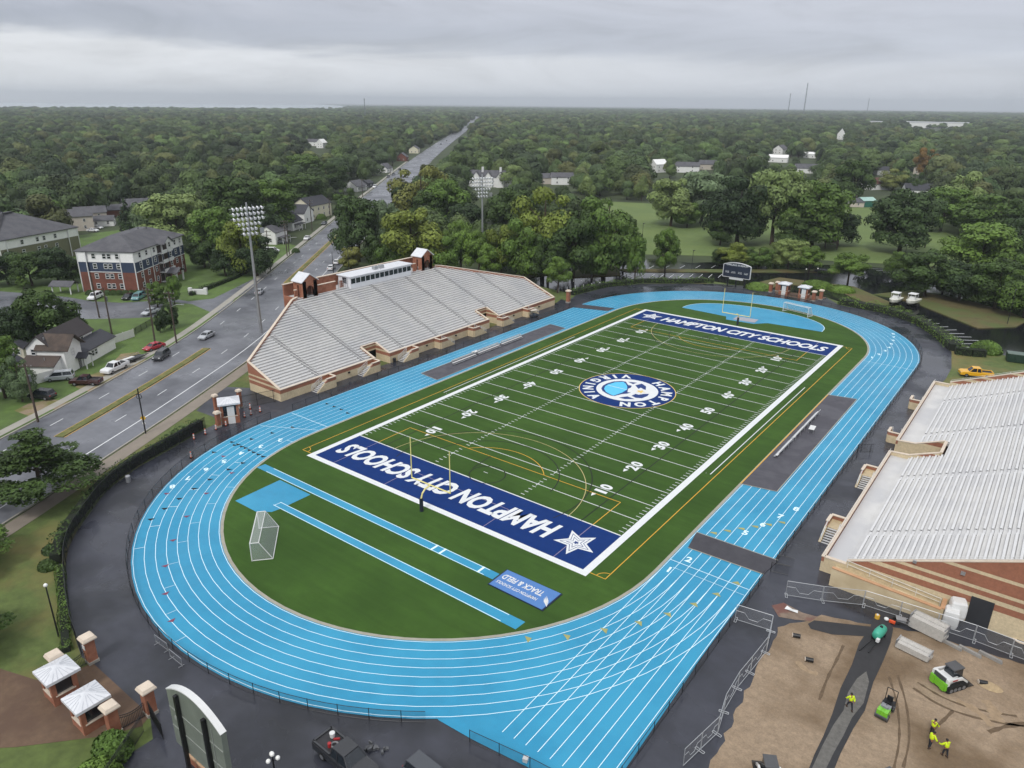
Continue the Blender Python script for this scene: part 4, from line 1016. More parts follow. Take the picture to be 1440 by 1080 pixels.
def booth(loc, label, group, rz=0.0, front_open=True, door=False, s=1.0, flat=False):
    t = thing('ticket_booth', label, 'ticket booth', loc, rz, group); w, d, h = 2.2*s, 2.2*s, 2.65*s
    b = MB()
    for sx in (-1, 1):
        for sy in (-1, 1): b.box((sx*(w/2-.2), sy*(d/2-.2), 0), (.42, .42, h))
    for sy in (-1, 1): b.box((0, sy*(d/2-.12), 0), (w-.4, .22, 1.0*s))
    for sx in (-1, 1): b.box((sx*(w/2-.12), 0, 0), (.22, d-.4, 1.0*s))
    b.build('brickwork', m_brick, t)
    b = MB()
    for sy in (-1, 1): b.box((0, sy*(d/2-.1), 1.0*s), (w-.5, .34, .1))
    for sx in (-1, 1): b.box((sx*(w/2-.1), 0, 1.0*s), (.34, d-.5, .1))
    b.build('counter', m_cope, t)
    for sy in (-1, 1): MB().box((0, sy*(d/2-.2), 1.12*s), (w-.8, .05, h-1.12*s-.1)).build('window', m_glass, t)
    for sx in (-1, 1): MB().box((sx*(w/2-.2), 0, 1.12*s), (.05, d-.8, h-1.12*s-.1)).build('window', m_glass, t)
    if door: MB().box((.15, -d/2-.02, .05), (1.15, .08, h-.35)).build('door', m_trim, t)
    R_ = MB(); rw, rd = w/2+.35, d/2+.35; R_.box((0, 0, h), (2*rw, 2*rd, .28)); z = h+.28
    apex = (0, 0, z+(.55 if not flat else .35)); cs = [(-rw, -rd, z), (rw, -rd, z), (rw, rd, z), (-rw, rd, z)]
    R_.add(cs+[apex], [(0, 1, 4), (1, 2, 4), (2, 3, 4), (3, 0, 4)]); ro = R_.build('roof', m_tinroof, t)
    q = MB()
    for i in range(4):
        a, c2 = Vector(cs[i]), Vector(cs[(i+1) % 4])
        for k in range(1, 6):
            p = a+(c2-a)*k/6; dd = Vector(apex)-p; q.bar(p+Vector((0, 0, .015)), p+dd*(.5 if k in (1, 5) else .75)+Vector((0, 0, .015)), .03, .03)
    q.build('seam', mat('roof_seam', 'b9bcc2', .5), ro)
    return t
GB = 'ticket booths at the near brick gate'
bo = booth((-3.1, -100.9, 0), 'left ticket booth with a white pleated roof on the brick plaza', GB); dup(bo, 'right ticket booth with a white pleated roof on the brick plaza', (2.35, -100.8, 0))
booth((-46.4, -55.2, 0), 'small brick booth with a white roof and white door by the row of traffic cones', None, radians(60), door=True, s=1.32)
bf = booth((-1.7, 96.9, 0), 'left one of two ticket booths with white roofs at the far gate', 'ticket booths at the far gate', 0, door=True, s=1.15); dup(bf, 'right one of two ticket booths with white roofs at the far gate', (4.1, 96.3, 0))
GP = 'gate pillars at the far gate'
for (x, y), lb in (((-5.6, 96.6), 'left front brick pillar of the far gate'), ((-4.6, 99.4), 'left rear brick pillar of the far gate'), ((7.4, 94.2), 'right front brick pillar of the far gate'), ((8.6, 97.0), 'right rear brick pillar of the far gate')): pillar((x, y, 0), lb, 2.6, GP)
pillar((-51.6, -54.6, 0), 'slim brick pillar in the hedge left of the small booth', 3.0, 'pillars by the small booth', .62); pillar((-50.0, -50.9, 0), 'slim brick pillar between the small booth and the grandstand end', 3.2, 'pillars by the small booth', .62); pillar((-45.6, -58.0, 0), 'low brick pillar right against the front of the small booth', 2.5, 'pillars by the small booth', .7)
pillar((-45.4, 48.9, 0), 'brick pillar beyond the far end of the long grandstand', 3.2)

def picket(a, b, label, h=1.5, group=None, sag=0.0):
    a, b = Vector(a), Vector(b); L = (b-a).length; d = (b-a)/L; t = thing('picket_fence', label, 'fence', a, atan2(d.y, d.x), group)
    m = MB(); n = int(L/.13)
    for i in range(n+1): x = L*i/n; m.box((x, 0, .08), (.025, .025, h-.1-sag*sin(pi*i/n)))
    m.build('picket', m_black, t); m = MB()
    for k in range(8):
        x0, x1 = L*k/8, L*(k+1)/8
        for z, s_ in ((.2, 0), (h, sag), (h-.25, sag)): m.bar((x0, 0, z-s_*sin(pi*k/8)), (x1, 0, z-s_*sin(pi*(k+1)/8)), .045)
    m.build('rail', m_black, t); return t
picket((5.2, -99.6, 0), (5.4, -97.6, 0), 'black picket gate leaf standing between two pillars by the rounded shrubs', 1.6, None, .25); picket((-5.4, -99.7, 0), (-5.4, -97.7, 0), 'black picket gate leaf between two pillars beside the hedge', 1.6, None, .25)
picket((5.9, -97.4, 0), (9.2, -98.0, 0), 'black picket fence running from the gate pillar towards the big scoreboard', 1.9); picket((7.0, -98.6, 0), (12.0, -106, 0), 'black picket fence behind the rounded shrubs', 1.9)
for x0, x1, lb in ((-3.2, 5.6, 'black picket gate between the two far ticket booths'),): picket((-.4, 96.9, 0), (2.8, 96.5, 0), lb, 1.8)

# ================================================================== chain-link fences
m_mesh = mat_mesh('black_chain_link', '1b1d20', .20); m_mesh2 = mat_mesh('dark_wind_screen', '16181a', .55); m_net2 = mat_mesh('grey_wire_mesh', '9a9da0', .13)
post_me = {}
def chain_fence(pts, label, h=1.25, step=2.9, mesh=None, group='black chain-link fences round the track', r=.035, mid=False):
    pts = [Vector((p[0], p[1], p[2] if len(p) > 2 else .04)) for p in pts]
    t = thing('chain_link_fence', label, 'fence', pts[0], 0, group); o = pts[0]; loc = [p-o for p in pts]
    m = MB()
    for a, b in zip(loc, loc[1:]): m.quad(a+Vector((0, 0, .05)), b+Vector((0, 0, .05)), b+Vector((0, 0, h)), a+Vector((0, 0, h)))
    m.build('wire_mesh', mesh or m_mesh, t)
    m = MB(); m.tube([p+Vector((0, 0, h)) for p in loc], r*.8, 5)
    if mid: m.tube([p+Vector((0, 0, h*.5)) for p in loc], r*.7, 5)
    m.tube([p+Vector((0, 0, .06)) for p in loc], r*.6, 4); m.build('rail', m_black, t)
    acc = 0; nxt = 0; P0 = None
    for a, b in zip(loc, loc[1:]):
        L = (b-a).length
        while nxt <= acc+L+1e-6:
            p = a+(b-a)*((nxt-acc)/max(L, 1e-6))
            if P0 is None: P0 = MB().cyl((0, 0, 0), (0, 0, h+.06), r, r, 6).build('post', m_black, t, loc=p)
            else: part_copy(P0, t, p)
            nxt += step
        acc += L
    return t
def arcpts(r, a0, a1, cy, n=30): return [(TC.x+r*cos(radians(a0+(a1-a0)*i/n)), cy+r*sin(radians(a0+(a1-a0)*i/n))) for i in range(n+1)]
RF = RO+.35; cyN, cyF = TC.y-TL, TC.y+TL
chain_fence([(TC.x-RF, 44), (TC.x-RF, -46)], 'black chain-link fence along the straight below the long grandstand')
chain_fence([(TC.x-RF, -50.5)]+arcpts(RF, 181, 232, cyN, 24), 'black chain-link fence along the left side of the near bend')
chain_fence(arcpts(RF, 233, 307.5, cyN, 30), 'black chain-link fence along the front of the near bend')
chain_fence([(30.0, -82.1), (36, -81.2), (RF+.6, -80.6)], 'black chain-link fence across the end of the straight lanes', 1.3)
chain_fence([(TC.x+RF+.2, -80.2), (TC.x+RF, -43.6)], 'black chain-link fence between the straight lanes and the dark apron strip')
chain_fence([(TC.x+RF, -38.6), (TC.x+RF, 49)], 'black chain-link fence along the straight below the near grandstand')
chain_fence([(TC.x+RF, 50)]+arcpts(RF, 0, 90, cyF, 30), 'black chain-link fence round the right half of the far bend')
chain_fence(arcpts(RF, 90, 168, cyF, 26), 'black chain-link fence round the left half of the far bend')
for (y, lb) in ((-41.5, 'black chain-link gate standing open by the near crossing mat'), (-39.6, 'second black chain-link gate leaf by the near crossing mat'), (-1.0, 'small black chain-link gate at the straight below the near grandstand')):
    chain_fence([(TC.x+RF+.1, y), (TC.x+RF+2.0, y+.5 if y < -39 else y+1.6)], lb, 1.3, 2.0, group='open fence gates')
chain_fence([(-49.6, -51.2), (-47.6, -45.2)], 'tall dark gate between a pillar and the grandstand end', 2.3, 3.0, None, 'tall fence gate', .05, True)
# outer fence behind the hedge
out_pts = [G(115, 920), G(100, 880), G(92, 800), G(97, 770), G(110, 745), G(150, 690), G(195, 657), G(240, 632), G(290, 603)]
out_s = smooth([(p.x, p.y) for p in out_pts], 1)
chain_fence(out_s, 'tall black fence with dark screen round the outside of the near left bend', 2.1, 2.6, m_mesh2, 'tall screened fence', .045)
# ================================================================== houses
m_shing = mat('grey_shingles', '56565a', .85, var=.12, scale=2.0, col2='4b4b50', scale2=.4)
m_brown = mat('brown_shingles', '453b37', .85, var=.14, scale=2.0, col2='4d413a', scale2=.25)
m_darkr = mat('dark_shingles', '393a40', .85, var=.12, scale=2)
m_wsid = mat('white_siding_boards', 'e6e6e4', .6, var=.06, scale=1.5)
m_beige = mat('beige_siding', 'c0b7ab', .7, var=.07, scale=1.5)
m_yels = mat('pale_yellow_siding', 'd6d1ba', .7, var=.06, scale=1.5)
m_olive = mat('olive_siding', '6d6d55', .7, var=.08, scale=2)
m_navys = mat('navy_siding', '2e3b52', .6, var=.08, scale=2)
m_brickR = mat('orange_brick', '74473a', .85, var=.14, scale=2.5, col2='653d31', scale2=.3)
m_green = mat('green_metal', '2f6a5a', .5)
m_vin = mat('white_vinyl', 'd5d5d1', .5, var=.05)

def gable_prism(mb, L, W_, z0, z1, over=.35, off=(0, 0), rz=0.0, th=.16):
    """two roof planes, ridge along local x"""
    R = Matrix.Rotation(rz, 3, 'Z'); o = Vector((off[0], off[1], 0)); k = (z1-z0)/(W_/2)
    for sg in (-1, 1):
        e = sg*(W_/2+over); ze = z0-k*over; n = Vector((0, 0, th)); q = [Vector((-L/2-over, 0, z1)), Vector((L/2+over, 0, z1)), Vector((L/2+over, e, ze)), Vector((-L/2-over, e, ze))]
        if sg > 0: q = [q[1], q[0], q[3], q[2]]
        q = [o+R@p for p in q]; q = list(reversed(q)); mb.hexa(q+[p+n for p in q])
def gable_walls(mb, L, W_, h, z1, off=(0, 0), rz=0.0):
    R = Matrix.Rotation(rz, 3, 'Z'); o = Vector((off[0], off[1], 0))
    v = [(-L/2, -W_/2, 0), (L/2, -W_/2, 0), (L/2, W_/2, 0), (-L/2, W_/2, 0), (-L/2, -W_/2, h), (L/2, -W_/2, h), (L/2, W_/2, h), (-L/2, W_/2, h), (-L/2, 0, z1-.03), (L/2, 0, z1-.03)]
    mb.add([o+R@Vector(p) for p in v], [(0, 1, 5, 4), (2, 3, 7, 6), (1, 2, 6, 9, 5), (3, 0, 4, 8, 7)])
win_proto = {}
def window(parent, c, n, w=.9, h=1.3, frame=True):
    """framed window on a wall; c = centre on the wall plane, n = outward angle"""
    key = (round(w, 2), round(h, 2))
    if key not in win_proto:
        f = MB(); t = .12
        for x in (-1, 1): f.box((.05, x*(w/2), -h/2), (.1, t, h))
        for z in (-h/2, h/2-t, -.05): f.box((.05, 0, z), (.1, w+t, t))
        fo = f.build('window', m_trim, parent); g = MB().box((.02, 0, -h/2+.02), (.05, w-.05, h-.06)).build('pane', m_glass, fo); win_proto[key] = (fo, g)
        fo.location = c; fo.rotation_euler[2] = n; return
    fo, g = win_proto[key]; f2 = part_copy(fo, parent, c, n); g2 = part_copy(g, f2, (0, 0, 0))
def house(loc, rz, L, W_, h, rh, wall, roof, label, cat='house', group=None, wins=2, floors=1, porch=False, chim=False, name='house'):
    t = thing(name, label, cat, loc, rz, group)
    m = MB(); gable_walls(m, L, W_, h, h+rh); m.build('wall', wall, t)
    m = MB(); gable_prism(m, L, W_, h, h+rh); r = m.build('roof', roof, t)
    if chim: MB().box((L*.2, .2, h+rh-.6), (.8, .8, 1.6)).build('chimney', m_trim, r)
    for fl in range(floors):
        z = 1.6+fl*2.75
        for k in range(wins):
            x = -L/2+L*(k+.5)/wins
            for sg in (-1, 1): window(t, (x, sg*W_/2, z), sg*pi/2)
        for sg in (-1, 1): window(t, (sg*L/2, W_*.2, z), 0 if sg > 0 else pi); window(t, (sg*L/2, -W_*.2, z), 0 if sg > 0 else pi)
    if porch:
        p = MB(); p.box((0, -W_/2-1.1, 2.5), (L*.7, 2.3, .16)); po = p.build('porch_roof', roof, t)
        k = MB().box((0, 0, 0), (.18, .18, 2.5)).build('post', m_trim, t, loc=(-L*.32, -W_/2-2.1, 0)); part_copy(k, t, (0, -W_/2-2.1, 0)); part_copy(k, t, (L*.32, -W_/2-2.1, 0))
    return t
DA = atan2(.80, -.60)                       # heading of the avenue

# ---- the white cottage by the avenue (wings, gables, lean-to)
O = Vector((-91.4, -61.9, 0)); A_ = atan2(.82, -.57)
t = thing('cottage', 'white two-storey cottage with brown and dark roofs and a yard full of vehicles', 'house', O, A_)
# local frame: x along the avenue, y away from it
w = MB(); gable_walls(w, 5.6, 5.4, 5.2, 7.5, (2.7, 3.0), pi/2); gable_walls(w, 13.5, 5.4, 5.2, 7.6, (7.4, 5.6), 0)
w.add([(5.2, .0, 0), (17, .0, 0), (17, 4.4, 0), (5.2, 4.4, 0), (5.2, 0, 2.7), (17, 0, 2.7), (17, 4.4, 2.7), (5.2, 4.4, 2.7), (17, 2.2, 4.0)], [(0, 1, 5, 4), (1, 2, 6, 8, 5), (2, 3, 7, 6)])
w.add([(-2.4, 1.2, 0), (0, 1.2, 0), (0, 7.6, 0), (-2.4, 7.6, 0), (-2.4, 1.2, 2.5), (0, 1.2, 3.7), (0, 7.6, 3.7), (-2.4, 7.6, 2.5)], [(0, 1, 5, 4), (3, 0, 4, 7), (2, 3, 7, 6)])
w.build('wall', m_wsid, t)
m = MB(); gable_prism(m, 6.2, 5.4, 5.2, 7.5, .35, (2.7, 2.6), pi/2); m.build('gable_roof', mat('faded_brown_shingles', '51453d', .85, var=.15, scale=1.5, col2='3d342f', scale2=.3), t)
m = MB(); gable_prism(m, 13.5, 5.4, 5.2, 7.6, .35, (7.4, 5.6)); m.build('main_roof', mat('charcoal_shingles', '383334', .85, var=.15, scale=2), t)
m = MB()
q = [Vector(p) for p in ((5.45, -.35, 2.6), (17.3, -.35, 2.6), (17.3, 2.9, 4.2), (5.45, 2.9, 4.2))]; m.hexa(q+[p+Vector((0, 0, .15)) for p in q]); q = [Vector(p) for p in ((14.2, 2.9, 4.2), (17.3, 2.9, 4.2), (17.3, 4.8, 2.7), (14.2, 4.8, 2.7))]; m.hexa(q+[p+Vector((0, 0, .15)) for p in q]); m.build('wing_roof', m_darkr, t)
m = MB(); q = [Vector(p) for p in ((-2.75, .9, 2.45), (.0, .9, 3.8), (.0, 7.9, 3.8), (-2.75, 7.9, 2.45))]; m.hexa(q+[p+Vector((0, 0, .15)) for p in q]); m.build('lean_to_roof', m_brown, t)
for c, n in (((2.7, .3, 3.9), -pi/2), ((9.3, 2.9, 4.1), -pi/2), ((10.4, 2.9, 4.1), -pi/2), ((8.6, 0, 1.7), -pi/2), ((9.7, 0, 1.7), -pi/2), ((-2.4, 6.6, 1.5), pi), ((-.05, 6.3, 4.6), pi), ((17, 2.2, 1.6), 0)): window(t, c, n)
d = MB(); d.box((4.3, .24, 0), (1.0, .08, 2.1)); d.build('door', m_darkr, t)
p = MB(); gable_prism(p, 2.2, 2.2, 2.5, 3.2, .2, (4.3, -.8), pi/2); p.build('porch_roof', m_darkr, t); k = MB().box((0, 0, 0), (.16, .16, 2.5)).build('porch_post', m_trim, t, loc=(3.3, -1.7, 0)); part_copy(k, t, (5.3, -1.7, 0))
m = MB(); m.cyl((1.2, 4.6, 6.3), (1.2, 4.6, 7.3), .12); m.cyl((3.6, 5.6, 7.0), (3.6, 5.6, 8.0), .1); m.cyl((-1.2, 3.6, 3.0), (-1.2, 3.6, 3.9), .08); m.build('vent_pipe', m_steel, t)
def panel_fence(a, b, label, h=1.9, m_=None, group=None):
    a, b = Vector(a), Vector(b); L = (b-a).length; d = (b-a)/L; t = thing('panel_fence', label, 'fence', a, atan2(d.y, d.x), group)
    MB().box((L/2, 0, .05), (L, .06, h)).build('panel', m_ or m_vin, t); k = MB().box((0, 0, 0), (.13, .13, h+.15)).build('post', m_ or m_vin, t); n = max(1, int(L/2.4))
    for i in range(1, n+1): part_copy(k, t, (L*i/n, 0, 0))
    return t
lf = lambda x, y: O+Matrix.Rotation(A_, 3, 'Z')@Vector((x, y, 0))
panel_fence(lf(17.2, 3.2), lf(25.5, .4), 'white vinyl fence running from the cottage wing towards the red car', 1.8); panel_fence(lf(-.1, 7.4), lf(-6.5, 12.5), 'white vinyl fence behind the cottage on the side of the grey house', 1.9)
panel_fence(lf(-2.4, 1.3), lf(-7.0, 4.0), 'white vinyl fence beside the lean-to of the cottage', 1.9)
chain_fence([G(184, 474), G(232, 446)], 'low dark wire fence crossing the lawn behind the red car', 1.5, 2.5, m_mesh2, 'dark wire fence on the lawn', .05)
# ---- grey house at the left edge with a porch
o = G(14, 545); t = house((o.x-6.0, o.y-2.5, 0), A_, 12, 8.5, 3.2, 2.6, mat('blue_grey_siding', 'a9aeb3', .6), m_darkr, 'pale grey house with a white porch under the tree at the left edge', 'house', None, 3, 1, True)
s = MB()
for k in range(2): s.bar((-1.5+k*3, -6.4, .9), (-1.5+k*3, -8.2, .1), .12)
s.bar((-4.2, -6.4, .95), (-1.5, -6.4, .95), .1); s.build('porch_rail', m_trim, t)
house(tuple(G(33, 500)), A_, 4.2, 3.6, 2.4, 1.1, m_beige, m_darkr, 'small garden shed with a dark roof behind the white fence', 'shed', None, 1, name='garden_shed')

# ---- apartment block with white, navy and brick storeys
def apartment(loc, rz, W_, D, bands_, zt, label, roofh, storeys, visible_side=True, balcony=True):
    t = thing('apartment_block', label, 'apartment block', loc, rz)
    for nm, mm, z0, z1 in bands_:
        b = MB(); b.box((0, 0, z0), (W_, D, z1-z0)); b.box((-W_/2+1.2, -D/2+.1, z0), (2.5, 1.0, z1-z0)); b.box((W_/2-2.0, -D/2+.1, z0), (4.1, .9, z1-z0)); b.build(nm, mm, t)
    R_ = MB(); ov = .7; x, y = W_/2+ov, D/2+ov; q = [(-x, -y, zt), (x, -y, zt), (x, y, zt), (-x, y, zt)]; rx = 1.5; ry = D/2-W_/2*.85
    R_.add(q+[(-rx, -ry, zt+roofh), (rx, -ry, zt+roofh), (rx, ry, zt+roofh), (-rx, ry, zt+roofh)], [(0, 1, 5, 4), (1, 2, 6, 5), (2, 3, 7, 6), (3, 0, 4, 7), (4, 5, 6, 7)])
    R_.box((0, 0, zt-.25), (2*x-.1, 2*y-.1, .25)); ro = R_.build('roof', m_shing, t)
    v = MB()
    for k in range(4): v.cyl((-2+k*1.3, -1+k*2.2, zt+roofh-.8), (-2+k*1.3, -1+k*2.2, zt+roofh+.4), .14)
    v.build('vent', m_darkr, ro)
    tr = MB()
    for xx, yy in ((-W_/2+2.5, -D/2-.45), (W_/2-4.0, -D/2-.4), (-W_/2, -D/2-.42), (W_/2, -D/2-.38)): tr.box((xx, yy, 0), (.22, .22, zt-.3))
    for nm, mm, z0, z1 in bands_[:-1]: tr.box((0, -D/2-.03, z1-.1), (W_, .12, .2)); tr.box((W_/2+.03, 0, z1-.1), (.12, D, .2))
    for k in range(5): tr.box((W_/2+.05, -D/2+D*(k+.6)/5, 0), (.2, .22, zt-.3))
    tr.build('white_corner_trim', m_trim, t)
    fh = (zt-.4)/storeys
    for f in range(storeys):
        z = f*fh+1.75
        for x in (-W_*.22, -W_*.03, W_*.055, W_*.2): window(t, (x, -D/2-.02, z), -pi/2, 1.05, 1.5)
        for k, y in enumerate((-.40, -.27, -.12, .20, .32, .43)): window(t, (W_/2+.02, D*y, z), 0, 1.05, 1.5)
    if balcony:
        k0 = None
        for f in range(storeys):
            z = f*fh+.25
            for y in (-.02, .10):
                b = MB(); b.box((.9, 0, 0), (1.8, D*.1, .14)); b.box((1.75, 0, .14), (.08, D*.1, .9)); b.box((.0, 0, .15), (.1, D*.085, 2.2))
                if k0 is None: k0 = b.build('balcony', m_trim, t, loc=(W_/2, D*y, z)); g0 = MB().box((.06, 0, .16), (.06, D*.08, 2.1)).build('balcony_door', mat('brown_door', '3c2f2c', .5), k0)
                else: q = part_copy(k0, t, (W_/2, D*y, z)); part_copy(g0, q, (0, 0, 0))
        g = MB(); gable_prism(g, 3.4, 5.2, zt-.1, zt+1.7, .3, (W_/2+.6, D*.04), 0); g.build('entrance_gable', m_shing, t)
        g = MB(); g.add([(W_/2+2.25, D*.04-2.5, zt-.1), (W_/2+2.25, D*.04+2.5, zt-.1), (W_/2+2.25, D*.04, zt+1.6)], [(0, 1, 2)]); g.build('gable_front', m_trim, t)
        g = MB(); gable_prism(g, 4.5, 5.0, 2.9, 4.0, .2, (W_/2+2.6, D*.04), 0); po = g.build('porch_roof', m_shing, t); k = MB().box((0, 0, 0), (.4, .4, 2.9)).build('porch_post', m_trim, t, loc=(W_/2+4.4, D*.04-1.9, 0)); part_copy(k, t, (W_/2+4.4, D*.04+1.9, 0))
    return t
ang = radians(34); Bc = Vector((-146.3, -19.0, 0)); wv, dv = 16.2, 28.5
ctr = Bc-Vector((cos(ang), sin(ang), 0))*wv/2+Vector((-sin(ang), cos(ang), 0))*dv/2
apartment(ctr, ang, wv, dv, [('brick_storey', m_brickR, 0, 5.75), ('navy_storey', m_navys, 5.75, 8.6), ('white_storey', m_wsid, 8.6, 11.7)], 11.7, 'four-storey apartment block of brick, navy and white siding under a grey hip roof', 3.4, 4)
a2 = radians(110); ctr2 = Vector((-218.5, -4.2, 0))-Vector((cos(a2), sin(a2), 0))*15+Vector((-sin(a2), cos(a2), 0))*10
apartment(ctr2, a2, 30, 24, [('olive_storey', m_olive, 0, 6.6), ('white_storey', m_wsid, 6.6, 9.6)], 9.6, 'large apartment block with olive and white siding behind the dark shrubs at the left edge', 6.4, 3, balcony=False)
# small pavilion by the lot and entrance wall sign
o = G(93, 412); t = thing('pavilion', 'small grey-roofed pavilion with white posts beside the brick apartment block', 'pavilion', o, ang)
g = MB(); gable_prism(g, 6, 4, 2.4, 3.4, .3); g.build('roof', m_shing, t); k = MB().box((0, 0, 0), (.25, .25, 2.5)).build('post', m_trim, t, loc=(-2.6, -1.7, 0))
for x, y in ((2.6, -1.7), (2.6, 1.7), (-2.6, 1.7)): part_copy(k, t, (x, y, 0))
o = G(279, 414); t = thing('entrance_sign', 'low white entrance sign wall with blank panels on the apartment lawn', 'sign', o, radians(35))
MB().box((0, 0, 0), (4.0, .5, 1.5)).build('panel', m_trim, t); k = MB().box((0, 0, 0), (.9, .8, 1.9)).build('pier', m_trim, t, loc=(-2.2, 0, 0)); part_copy(k, t, (2.2, 0, 0))

# ---- houses along the avenue and in the woods
def at(px, py): p = G(px, py); return (p.x, p.y, 0)
HG = 'houses beside the avenue'
house(at(440, 305), DA-.35, 17, 10, 6.2, 3.2, m_yels, m_darkr, 'long pale yellow house with a dark roof left of the avenue', 'house', HG, 4, 2)
house(at(421, 312), DA-pi/2-.2, 10, 9, 4.6, 3.2, m_wsid, m_darkr, 'white house with a dark cross roof and porch below the long yellow house', 'house', HG, 2, 1, True)
house(at(407, 322), DA-.2, 9, 8, 3.6, 3.0, m_wsid, m_darkr, 'low white house with white porch railings below the cross-roofed white house', 'house', HG, 2, 1, True)
house(at(385, 341), DA-.2, 9, 7, 4.6, 2.2, m_wsid, m_shing, 'pale house half hidden behind the floodlight and a utility pole', 'house', HG, 2, 1, True)
house(at(500, 268), DA-.3, 12, 9, 3.2, 3.0, m_wsid, m_shing, 'grey-roofed house with white walls near the bend of the avenue', 'house', HG, 3, 1, True)
house(at(516, 263), DA-.3, 7, 6, 2.8, 1.6, m_darkr, m_darkr, 'dark low shed beside the grey-roofed house', 'shed', None, 1, 1)
house(at(541, 242), DA-.3, 10, 9, 3.2, 3.4, m_wsid, m_shing, 'small white gabled house among the trees left of the avenue', 'house', HG, 2, 1, False)
house(at(566, 226), DA, 12, 10, 3.6, 3.6, m_brickR, m_shing, 'brick house with a white gable far along the avenue', 'house', HG, 2, 1)
house(at(583, 215), DA, 16, 10, 4.5, 3.0, m_yels, m_shing, 'tan house standing farthest along the avenue', 'house', HG, 3, 1)
for (px, py, L, Wd, h, rh, wm, rm_, rz, lb) in (
    (108, 323, 13, 9, 6.0, 2.4, m_beige, m_shing, ang+.6, 'beige two-storey house with its gable end beside the olive apartments'), (130, 316, 12, 8, 5.6, 2.2, m_beige, m_shing, ang+.6, 'beige two-storey house behind the white parked cars'), (158, 303, 15, 8, 3.0, 2.0, m_brickR, m_shing, ang+.5, 'low brick house beyond the beige houses'), (146, 317, 9, 6, 2.6, 1.6, m_wsid, m_shing, ang+.4, 'white garage between the beige houses and the conifer'),
    (196, 296, 14, 9, 3.2, 2.6, m_wsid, m_shing, 1.2, 'white bungalow beyond the dark conifer'), (310, 372, 7, 5, 2.6, 1.6, m_beige, m_darkr, 1.0, 'small tan shed at the edge of the trees above the entrance sign'),
    (441, 205, 16, 10, 5, 3, m_wsid, m_shing, .4, 'pale house roof showing left of two white gables deep in the woods'), (453, 208, 10, 9, 6, 4, m_wsid, m_wsid, 1.9, 'white gabled house deep in the woods left of the avenue'),
    (772, 258, 20, 9, 4.2, 2.6, m_beige, m_shing, .9, 'grey-roofed house end in front of the park trees'), (790, 259, 15, 9, 5.0, 2.6, m_wsid, m_shing, .7, 'white house with a grey roof beside the park trees'),
    (925, 242, 12, 9, 6.5, 3.5, m_wsid, m_wsid, 1.2, 'white gabled house beyond the park lawn'), (963, 242, 22, 10, 5, 3, m_wsid, m_shing, .5, 'grey-roofed white house beyond the park lawn'), (994, 238, 18, 10, 4.5, 3, m_beige, m_shing, .5, 'beige house right of the grey-roofed white house'),
    (1097, 216, 20, 11, 5.5, 4, m_wsid, m_shing, 1.6, 'white house upper of the cluster above the pale willow'), (1094, 228, 18, 9, 4.5, 2.5, m_wsid, m_wsid, .2, 'long white-roofed house lower of the cluster above the pale willow'), (1133, 243, 18, 11, 4.0, 3, m_wsid, m_shing, .5, 'white house with a flat grey roof right of the willow'), (1138, 222, 12, 9, 4.0, 2, m_wsid, m_wsid, .3, 'small white roof among trees above the flat grey roof'),
    (1182, 196, 16, 12, 9, 8, m_wsid, m_wsid, 1.8, 'bright white gable standing alone far in the woods'),
    (1228, 266, 13, 9, 4.0, 3.4, m_wsid, mat('red_brown_roof', '61443c', .85), 1.0, 'white house with a red-brown roof left of the tall white house'), (1243, 266, 10, 8, 6.0, 4, m_wsid, m_beige, 1.7, 'tall pale gabled house behind the big park tree'), (1247, 246, 18, 9, 4, 2.5, m_wsid, m_darkr, .5, 'house with white eaves above the tall pale house'), (1290, 276, 17, 9, 4.2, 3.4, m_wsid, m_darkr, .45, 'white house with a dark roof right of the big park tree'), (1298, 245, 14, 9, 5, 3, m_beige, m_shing, 1.2, 'grey house under the orange tree'),
    (1188, 283, 10, 8, 5.0, 3, m_beige, m_darkr, .9, 'dark-roofed tall house at the far edge of the park'), (1196, 290, 12, 7, 2.6, 1.8, m_beige, m_shing, .5, 'low grey house beside the green shed')):
    house(at(px, py), rz, L, Wd, h, rh, wm, rm_, lb, 'house', None, 2, 2 if h > 4.9 else 1)
house(at(1216, 290), .9, 8, 7, 3.4, 1.4, mat('teal_metal', '2c6657', .5), mat('pale_teal_roof', '9dbdb4', .5), 'teal metal shed with a pale roof at the edge of the park', 'shed', None, 0, name='metal_shed')
# town house terrace with a row of gables
p = G(690, 262); t = thing('terrace_houses', 'terrace of white houses with many front gables and white chimneys behind the far floodlight', 'terrace', p, .45)
w = MB(); gable_walls(w, 40, 11, 6.4, 10.2); w.build('wall', m_wsid, t); r = MB(); gable_prism(r, 40, 11, 6.4, 10.2); ro = r.build('roof', m_shing, t)
for k in range(5):
    g = MB(); gable_walls(g, 6, 5, 6.6, 9.6, (-16+k*8, -4.5), pi/2); gg = g.build('front_gable', m_wsid, t); g = MB(); gable_prism(g, 6.2, 5, 6.6, 9.7, .3, (-16+k*8, -4.5), pi/2); g.build('gable_roof', m_shing, gg)
for k in (-17, -5, 7, 18): MB().box((k, -1.2, 9), (1.3, 1.3, 3.4)).build('chimney', m_trim, ro)
for k in range(10):
    for z in (1.7, 4.6): window(t, (-18+k*4, -5.5, z), -pi/2)
